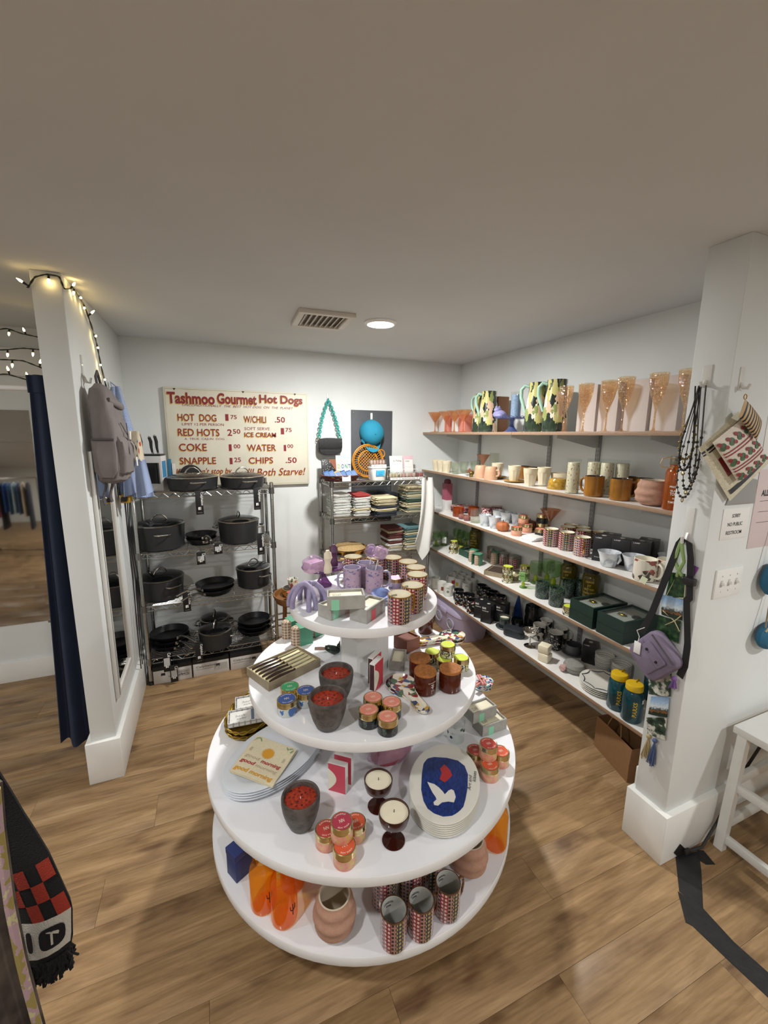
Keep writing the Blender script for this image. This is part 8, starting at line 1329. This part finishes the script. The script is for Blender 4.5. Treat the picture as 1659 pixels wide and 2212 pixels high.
# photo banner with tassels
t = thing('photo_banner', 'green macrame hanging strung with small landscape and dog pictures', 'hanging', (0, 0, 0))
def pic(pts, m, nm='picture'): V = [Vector(p) for p in pts]; part(t, nm, MB().sheet(lambda u, v: tuple((V[0]*(1-u)+V[1]*u)*(1-v)+(V[3]*(1-u)+V[2]*u)*v+Vector((-.004*sin(pi*u), 0, 0))), 6, 6, .0018), m)
m_for = MNOI('forest picture', [(.3, '0f2416'), (.5, '1e3d24'), (.62, '37592f')], 60, .4, const=False); m_dog = MNOI('dog picture', [(.35, '16231a'), (.5, '3c5240'), (.56, 'b9b9ae'), (.7, 'd3d2c8')], 34, .4, const=False)
def skypic():
    m, nt, b = base('landscape picture'); N = nt.nodes.new; L = nt.links.new; sp = N('ShaderNodeSeparateXYZ'); L(uvmap(nt), sp.inputs[0]); n = N('ShaderNodeTexNoise'); n.inputs['Scale'].default_value = 9; L(uvmap(nt), n.inputs[0]); a = N('ShaderNodeMath'); a.operation = 'MULTIPLY_ADD'; a.inputs[1].default_value = .35; L(n.outputs[0], a.inputs[0]); L(sp.outputs[1], a.inputs[2])
    L(ramp(nt, a.outputs[0], [(0, '5f86b5'), (.45, '9ab6d2'), (.7, 'c9d3da'), (.86, '20302a'), (.95, '8a5a2c'), (1.0, '1c2c1e')], False), b.inputs['Base Color']); b.inputs['Roughness'].default_value = .4; MATS['landscape picture'] = m; return m
m_sky = skypic()
pic([(1.635,1.016,1.235), (1.635,0.962,1.245), (1.635,0.954,1.150), (1.635,1.023,1.133)], m_for); pic([(1.635,1.042,1.134), (1.635,0.956,1.152), (1.635,0.949,1.063), (1.635,1.028,1.054)], m_sky); pic([(1.637,1.040,1.048), (1.637,0.954,1.057), (1.637,0.951,0.966), (1.637,1.041,0.975)], m_for); pic([(1.637,1.054,0.819), (1.637,0.964,0.868), (1.637,0.952,0.740), (1.637,1.037,0.697)], m_dog); pic([(1.637,1.026,0.694), (1.637,0.956,0.734), (1.637,0.952,0.647), (1.637,1.028,0.611)], m_sky); pic([(1.636,1.034,0.592), (1.636,0.954,0.645), (1.636,0.949,0.547), (1.636,1.020,0.526)], m_dog)
m_mac = M('pale green cord', '8aa36a', .8)
for k in range(4):
    a, b_ = [((1.630,0.989,1.373), (1.630,1.001,1.282)), ((1.630,0.989,1.373), (1.630,0.970,1.291)), ((1.630,1.001,1.282), (1.630,0.970,1.234)), ((1.630,0.970,1.291), (1.630,0.989,1.227))][k]; part(t, 'macrame_cord', MB().tube([a, tuple(Vector(a).lerp(Vector(b_), .5)+Vector((-.004, 0, 0))), b_], [.006, .007, .006], 6), m_mac)
for a, b_, c in (((1.632,0.990,1.227), (1.632,1.019,1.135), (1.632,0.952,1.151)), ((1.632,0.972,1.233), (1.632,0.955,1.204), (1.632,0.952,1.151)), ((1.632,1.024,1.073), (1.632,0.975,1.050), (1.632,0.951,1.018)), ((1.632,0.954,1.080), (1.632,0.975,1.050), (1.632,1.007,1.020))): part(t, 'net_cord', MB().tube([a, b_, c], .0018, 5), M('straw cord', 'c4bb93', .8))
def tassel(lb, p, l_, col, w_=.016, n=26):
    t = thing('tassel', lb, 'tassel', p, 0, 'hanging tassels'); m = M('tassel '+col, col, .85); part(t, 'knot', MB().sphere((0, 0, -.008), .01, 12, 8), m); b = MB(); r2 = random.Random(len(lb))
    for k in range(n): a = r2.uniform(0, tau); q = sqrt(r2.random()); b.tube([(0, 0, -.01), (.012*q*cos(a)*.6, w_*.6*q*sin(a), -l_*.4), (.014*q*cos(a), w_*1.2*q*sin(a)+.003, -l_*r2.uniform(.85, 1))], .0015, 4)
    o = part(t, 'threads', b, m); o['kind'] = 'stuff'
tassel('long straw-coloured tassel below the dog pictures', (1.636,1.013,0.525), .125, 'a8956c', .022); tassel('slate blue tassel below the dog pictures', (1.632,0.984,0.527), .13, '4a5a82', .016); tassel('short purple tassel under the hip bag', (1.615,0.936,0.839), .05, '7d5a9c', .014)
t = thing('paper_tag', 'small purple paper tag behind the bag strap', 'tag', (0, 0, 0)); V = [Vector(p) for p in ((1.645,0.959,1.285), (1.645,0.926,1.280), (1.645,0.944,1.217), (1.645,0.952,1.217))]; part(t, 'card', MB().sheet(lambda u, v: tuple((V[0]*(1-u)+V[1]*u)*(1-v)+(V[3]*(1-u)+V[2]*u)*v), 2, 2, .001), M('purple paper', '8a4f96', .7)); part(t, 'tape', MB().box(1.6485, 1.6495, V[0].y-.008, V[0].y+.008, V[0].z-.012, V[0].z-.004), m_ink)
# ---------------------------------------------------------------- bench, tape, scarf
t = thing('bench', 'white wooden bench by the pillar wall', 'bench', (0, 0, 0)); m_bw2 = M('white painted wood', 'd5d5d1', .4, var=.05, vs=10)
part(t, 'seat', MB().rbox(1.965, 2.75, .42, .884, .535, .568, .004), m_bw2)
for x, y in ((1.985, .85), (1.985, .46), (2.7, .85), (2.7, .46)): part(t, 'leg', MB().tube([(x-(.035 if x < 2.3 else -.035), y, .001), (x, y, .536)], [.024, .024], 4), m_bw2)
for z in (.05, .3): part(t, 'side_rail', MB().rbox(1.945+.06*z, 1.97+.06*z, .47, .835, z-.015, z+.02, .003), m_bw2)
for z in (.12, .33): part(t, 'long_rail', MB().rbox(1.99, 2.69, .838, .86, z-.02, z+.02, .003), m_bw2)
def tapepiece(t, nm, pts, h_=.0012): part(t, nm, MB().prism([(p[0], p[1]) for p in pts][::-1], .0003, h_), M('black gaffer tape', '1c1c1c', .55, var=.35, vs=25, bump=.4, bs=80))
t = thing('floor_tape', 'crooked black cloth tape strip stuck to the floor', 'tape', (0, 0, 0))
tapepiece(t, 'tape_piece', [(1.735,0.899,0.000), (1.846,0.873,0.000), (1.771,0.817,0.000), (1.621,0.721,0.000), (1.602,0.797,0.000)]); tapepiece(t, 'tape_piece', [(1.597,0.799,0.000), (1.624,0.723,0.000), (1.610,0.614,0.000), (1.620,0.493,0.000), (1.543,0.457,0.000), (1.532,0.593,0.000), (1.526,0.701,0.000), (1.515,0.718,0.000)], .002); tapepiece(t, 'tape_end', [(1.845,0.880,0.000), (1.869,0.866,0.000), (1.850,0.810,0.000), (1.814,0.824,0.000), (1.807,0.844,0.000)], .002)
t = thing('tape_patch', 'square black tape patch on the pillar baseboard', 'tape', (0, .8925, 0)); V = [(1.707,0.892,0.033), (1.743,0.892,0.062), (1.792,0.892,0.012), (1.730,0.892,0.009)]; part(t, 'patch', MB().prism([(p[0], p[2]) for p in V][::-1], 0, .0012).xf(Matrix.Rotation(pi/2, 4, 'X')), M('black gaffer tape', '1c1c1c', .55)); part(t, 'fold', MB().box(V[3][0], V[2][0], -.004, -.0012, V[3][2]-.002, V[3][2]+.004), M('black gaffer tape', '1c1c1c', .55))
t = thing('electric_lead', 'dark electric lead rising behind the white bench', 'lead'); part(t, 'cable', MB().tube([(1.79, .885, .012), (1.86, .87, .02), (1.95, .875, .1), (2.1, .88, .3), (2.3, .885, .48)], .006, 6), M('grey cable', '2b2825', .6)); part(t, 'plug', MB().rbox(1.77, 1.8, .876, .89, .004, .024, .003), M('grey cable', '2b2825', .6))
# knitted scarf hanging beside the camera
m_sc = {'k': M('black knit', '0d0d0f', .95, bump=.5, bs=500), 'r': M('rust red knit', '8f2c1c', .95, bump=.5, bs=500), 'w': M('pale grey knit', 'b9b4aa', .95, bump=.5, bs=500)}
SY = .62
SCV = (0, .3, .5, .75, .93, 1); SCR = [(-0.284,0.620,1.357), (-0.258,0.620,1.245), (-0.237,0.620,1.173), (-0.218,0.620,1.087), (-0.222,0.620,1.040), (-0.228,0.620,1.020)]; SCL = [(-0.348,0.620,1.307), (-0.315,0.620,1.222), (-0.292,0.620,1.161), (-0.277,0.620,1.081), (-0.276,0.620,1.024), (-0.276,0.620,1.008)]
def scw(u, v):
    """u across 0-1, v down 0-1 on the hanging tail of the scarf"""
    k = max(i for i in range(5) if SCV[i] <= v+1e-9); f = (v-SCV[k])/(SCV[k+1]-SCV[k]); a = Vector(SCL[k]).lerp(Vector(SCL[k+1]), f); b_ = Vector(SCR[k]).lerp(Vector(SCR[k+1]), f); p = a.lerp(b_, u)
    return (p.x, p.y+.03*(u-.6)**2+.006*sin(v*5), p.z)
t = thing('scarf', 'black knitted scarf with red checks and a white lettered band', 'scarf', (0, 0, 0)); part(t, 'knit', MB().sheet(scw, 16, 26, .009), m_sc['k'])
def scp(nm, u0, u1, v0, v1, k): part(t, nm, MB().grid(lambda u, v: (lambda p: (p[0], p[1]-.0058, p[2]))(scw(u0+(u1-u0)*u, v0+(v1-v0)*v)), 4, 4), m_sc[k])
for r_ in range(3):
    for c_ in range(4):
        if (r_+c_) % 2: scp('red_check', .25*c_, .25*c_+.25, .5+.0833*r_, .5833+.0833*r_, 'r')
scp('white_band', 0, 1, .75, .95, 'w')
for u0, u1, v0, v1 in ((.06, .2, .79, .9), (.34, .9, .79, .91)): 
    n = 20; b = MB(); P = [(lambda p: (p[0], p[1]-.0072, p[2]))(scw((u0+u1)/2+(u1-u0)/2*cos(a)*(abs(cos(a))+.02)**-.4, (v0+v1)/2+(v1-v0)/2*sin(a)*(abs(sin(a))+.02)**-.4)) for a in [tau*j/n for j in range(n)]]; b._add(P, [list(range(n))[::-1]], [[(0, 0)]*n]); part(t, 'letter_patch', b, m_sc['k'])
scb = MB().grid(lambda u, v: (lambda p: (p[0], p[1]-.0084, p[2]))(scw(.6+.05*u, .815+.07*v)), 2, 4); part(t, 'letter_bar', scb, m_sc['w'])
b = MB(); r2 = random.Random(9)
for k in range(220): p = scw(r2.random(), 1); b.tube([(p[0], p[1]+r2.uniform(-.008, .008), p[2]+.004), (p[0]+r2.uniform(-.004, .005), p[1]+r2.uniform(-.01, .008), p[2]-.012), (p[0]+r2.uniform(-.007, .009), p[1]+r2.uniform(-.012, .01), p[2]-r2.uniform(.018, .032))], .0015, 4)
o = part(t, 'fringe', b, m_sc['k']); o['kind'] = 'stuff'
t = thing('shawl', 'pale shawl with pink and yellow edging hanging beside the scarf', 'shawl', (0, 0, 0)); SHE = [Vector(p) for p in ((-0.249,0.560,1.344), (-0.253,0.560,1.282), (-0.256,0.560,1.183), (-0.255,0.560,1.089), (-0.249,0.560,0.965))]
def she(v): k = min(3, int(v*4)); return SHE[k].lerp(SHE[k+1], v*4-k)
part(t, 'cloth', MB().sheet(lambda u, v: tuple(she(v)+Vector((-.1*(1-u), .015*sin(u*9)+.02*(1-u), 0))), 12, 16, .006), MNOI('grey brown weave', [(.3, '2e2824'), (.6, '5f544c')], 20, .95, const=False)); part(t, 'edging', MB().tube([tuple(she(v)+Vector((0, -.004, 0))) for v in [k/14 for k in range(15)]], .005, 6), MNOI('pink and yellow yarn', [(.3, '8f8048'), (.5, 'a58a90'), (.6, 'b5ad84')], 40, .95))
# ---------------------------------------------------------------- settle the goods so that neighbours stand clear of each other
NUDGE = 'blue_bottle:-1140:0:0 booklet:-17:-2:0 booklet.001:-17:-2:0 booklet.002:-17:-2:0 bowl.003:-1314:-296:0 bowl.004:-97:-6:0 bowl.006:220:-80:0 bowl.008:-674:1704:0 bowl.010:-620:-636:15 bowl.012:-2520:806:0 bowl.023:-330:-208:0 bowl.024:-330:-208:0 bowl.025:-330:-208:0 bowl.026:-1540:-352:0 bowl.027:-1540:-352:0 bowl.028:-1540:-352:0 bubble_vase.002:388:68:0 cake_stand.001:3:-12:0 candle_dish:-22:-44:0 candle_glass:-22:-44:0 candle_tin.021:3:85:0 candle_tin.022:3:85:0 candle_tin.023:257:-12:0 candle_tin.024:-874:226:0 candle_tin.025:-874:226:0 candle_tin.028:18:-2:0 candle_tin.029:-205:-128:0 candle_tin.030:-205:-128:0 candle_tin.031:140:-223:0 candle_tin.032:140:-223:0 candle_tin.033:1:17:0 champagne_flute.003:-97:-6:0 champagne_flute.004:-9:7:0 cup:149:-214:15 cup.001:131:-44:15 cup.002:-290:396:15 cup.003:-181:-490:15 cup.004:-2247:13:30 cup.005:-587:344:0 display_box.001:193:134:0 display_box.002:220:-80:0 display_box.003:193:134:0 display_box.004:220:-80:0 faceted_cup:520:83:0 faceted_cup.001:340:-83:0 faceted_cup.002:220:0:0 faceted_cup.003:585:1111:0 faceted_cup.006:-273:111:0 faceted_glass:193:0:0 faceted_glass.001:18:-2:0 faceted_glass.002:54:17:0 folded_towel:89:40:0 folded_towel.001:89:40:0 folded_towel.002:89:40:0 folded_towel.003:89:40:0 folded_towel.004:89:40:0 folded_towel.005:89:40:0 folded_towel.006:89:40:0 folded_towel.007:89:40:0 folded_towel.008:227:-34:0 folded_towel.009:227:-34:0 folded_towel.010:227:-34:0 folded_towel.011:227:-34:0 folded_towel.012:227:-34:0 folded_towel.013:227:-34:0 folded_towel.014:227:-34:0 folded_towel.015:227:-34:0 folded_towel.016:405:-876:0 folded_towel.017:405:-876:0 folded_towel.018:405:-876:0 folded_towel.019:405:-876:0 folded_towel.020:405:-876:0 folded_towel.021:405:-876:0 folded_towel.022:405:-876:0 folded_towel.023:25:350:0 folded_towel.024:25:350:0 folded_towel.025:25:350:0 folded_towel.026:25:350:0 folded_towel.027:25:350:0 folded_towel.028:25:350:0 folded_towel.029:25:350:0 folded_towel.030:242:-80:0 folded_towel.031:242:-80:0 folded_towel.032:242:-80:0 folded_towel.033:242:-80:0 folded_towel.034:242:-80:0 folded_towel.035:242:-80:0 folded_towel.036:242:-80:0 folded_towel.037:242:-80:0 folded_towel.038:242:-80:0 folded_towel.039:242:-80:0 folded_towel.040:-74:0:0 folded_towel.041:-74:0:0 folded_towel.042:-74:0:0 folded_towel.043:-74:0:0 folded_towel.044:-74:0:0 folded_towel.045:-74:0:0 folded_towel.046:-74:0:0 folded_towel.047:-74:0:0 folded_towel.048:-74:0:0 folded_towel.049:-89:0:0 folded_towel.050:-89:0:0 folded_towel.051:-89:0:0 folded_towel.052:-89:0:0 folded_towel.053:-89:0:0 folded_towel.054:-89:0:0 folded_towel.055:-89:0:0 folded_towel.056:-89:0:0 folded_towel.057:-89:0:0 frog_candle:585:1111:0 gift_canister.005:-533:-118:0 gift_carton:131:-44:0 gift_carton.001:375:-37:0 gift_carton.002:149:-214:0 gift_carton.003:186:-322:0 glass_candle.001:-9:26:0 glass_candle.002:-184:71:0 glass_candle.003:-726:-399:0 glass_carton:0:-740:0 glass_carton.001:0:-348:0 goblet.002:-68:20:0 goblet.003:-105:109:0 goblet.004:-260:261:0 goblet.005:-402:144:0 goblet.006:-990:-520:0 goblet.008:-312:81:0 goblet.009:-220:347:0 goblet.010:-1811:-479:0 knife_set.001:293:1:0 lamp_carton:193:134:0 lamp_carton.001:40:-421:0 lamp_carton.002:-209:791:0 lamp_carton.003:-679:-728:0 lamp_carton.004:-476:-351:0 lamp_carton.005:-822:279:0 martini_glass:210:0:0 martini_glass.003:-32:30:0 martini_glass.004:-11:17:0 martini_glass.005:-2691:-737:0 mug.017:278:338:0 mug.018:-34:-112:0 mug.019:-352:0:0 mug.020:-862:0:0 mug.023:-330:-208:-30 mug.024:-370:0:15 mug.025:-400:0:15 mug.029:-354:0:30 mug.030:-397:49:-45 mug.031:-1434:417:15 mug.032:-2182:106:0 mug.033:-972:-37:0 mug.034:-59:33:0 mug.035:156:-88:0 mug.036:2:51:15 mug.037:14:-51:0 mug.040:-11:24:15 mug.041:-105:-39:-30 mug.042:-1492:-30:15 mug.043:-1150:-108:0 mug.044:-813:-63:15 mug.045:-419:171:0 mug.047:-37:140:45 mug.048:100:137:15 mug.049:-128:113:-45 mug.050:-420:553:15 mug.051:-1193:247:-15 mug.052:-1880:-339:0 mug.053:-3792:-517:15 mug.054:-3720:-635:0 mug.055:2:-20:15 mug.056:-1111:-94:0 mug.057:-1331:0:-30 mug.058:-20:37:0 pink_carton:-105:109:0 pink_soap:-36:-12:0 pitcher:380:-139:-15 pitcher.001:4:302:0 pitcher.004:-449:40:105 plate.003:564:-610:0 plate.004:564:-610:0 plate.005:564:-610:0 plate.006:564:-610:0 plate.007:564:-610:0 plate.008:88:180:0 plate.010:88:180:0 plate.012:88:180:0 plate.014:88:180:0 pumpkin_candle.002:2:-44:0 pumpkin_candle.003:-328:-189:0 pumpkin_candle.004:-1686:-203:0 saucer:585:1111:0 saucer.002:-587:344:0 skull:17:0:0 tall_candle:3:-12:0 tall_carton:63:8:0 tall_glass:15:-23:0 tin.034:-1624:328:0 tin.036:-1700:242:0 tin.038:-2247:13:0 tin.040:-2359:-298:0 tortoise_tray:496:0:0 tumbler.006:-389:278:0 tumbler.008:-1854:505:0 tumbler.014:-263:-44:0 tumbler.016:-34:165:0 tumbler.018:3:85:0 tumbler.019:-278:-149:0 wall_outlet:680:-260:0 water_bottle:318:-68:0 water_bottle.001:-1396:0:0 water_bottle.002:-1726:-35:0 water_bottle.003:-2163:-548:0 water_bottle.004:-9:7:0 water_bottle.005:-5:-37:0'
for q in NUDGE.split():
    n, dx, dy, a = q.split(':'); o = bpy.data.objects[n]; o.location.x += int(dx)*1e-4; o.location.y += int(dy)*1e-4; o.rotation_euler.z += radians(int(a))
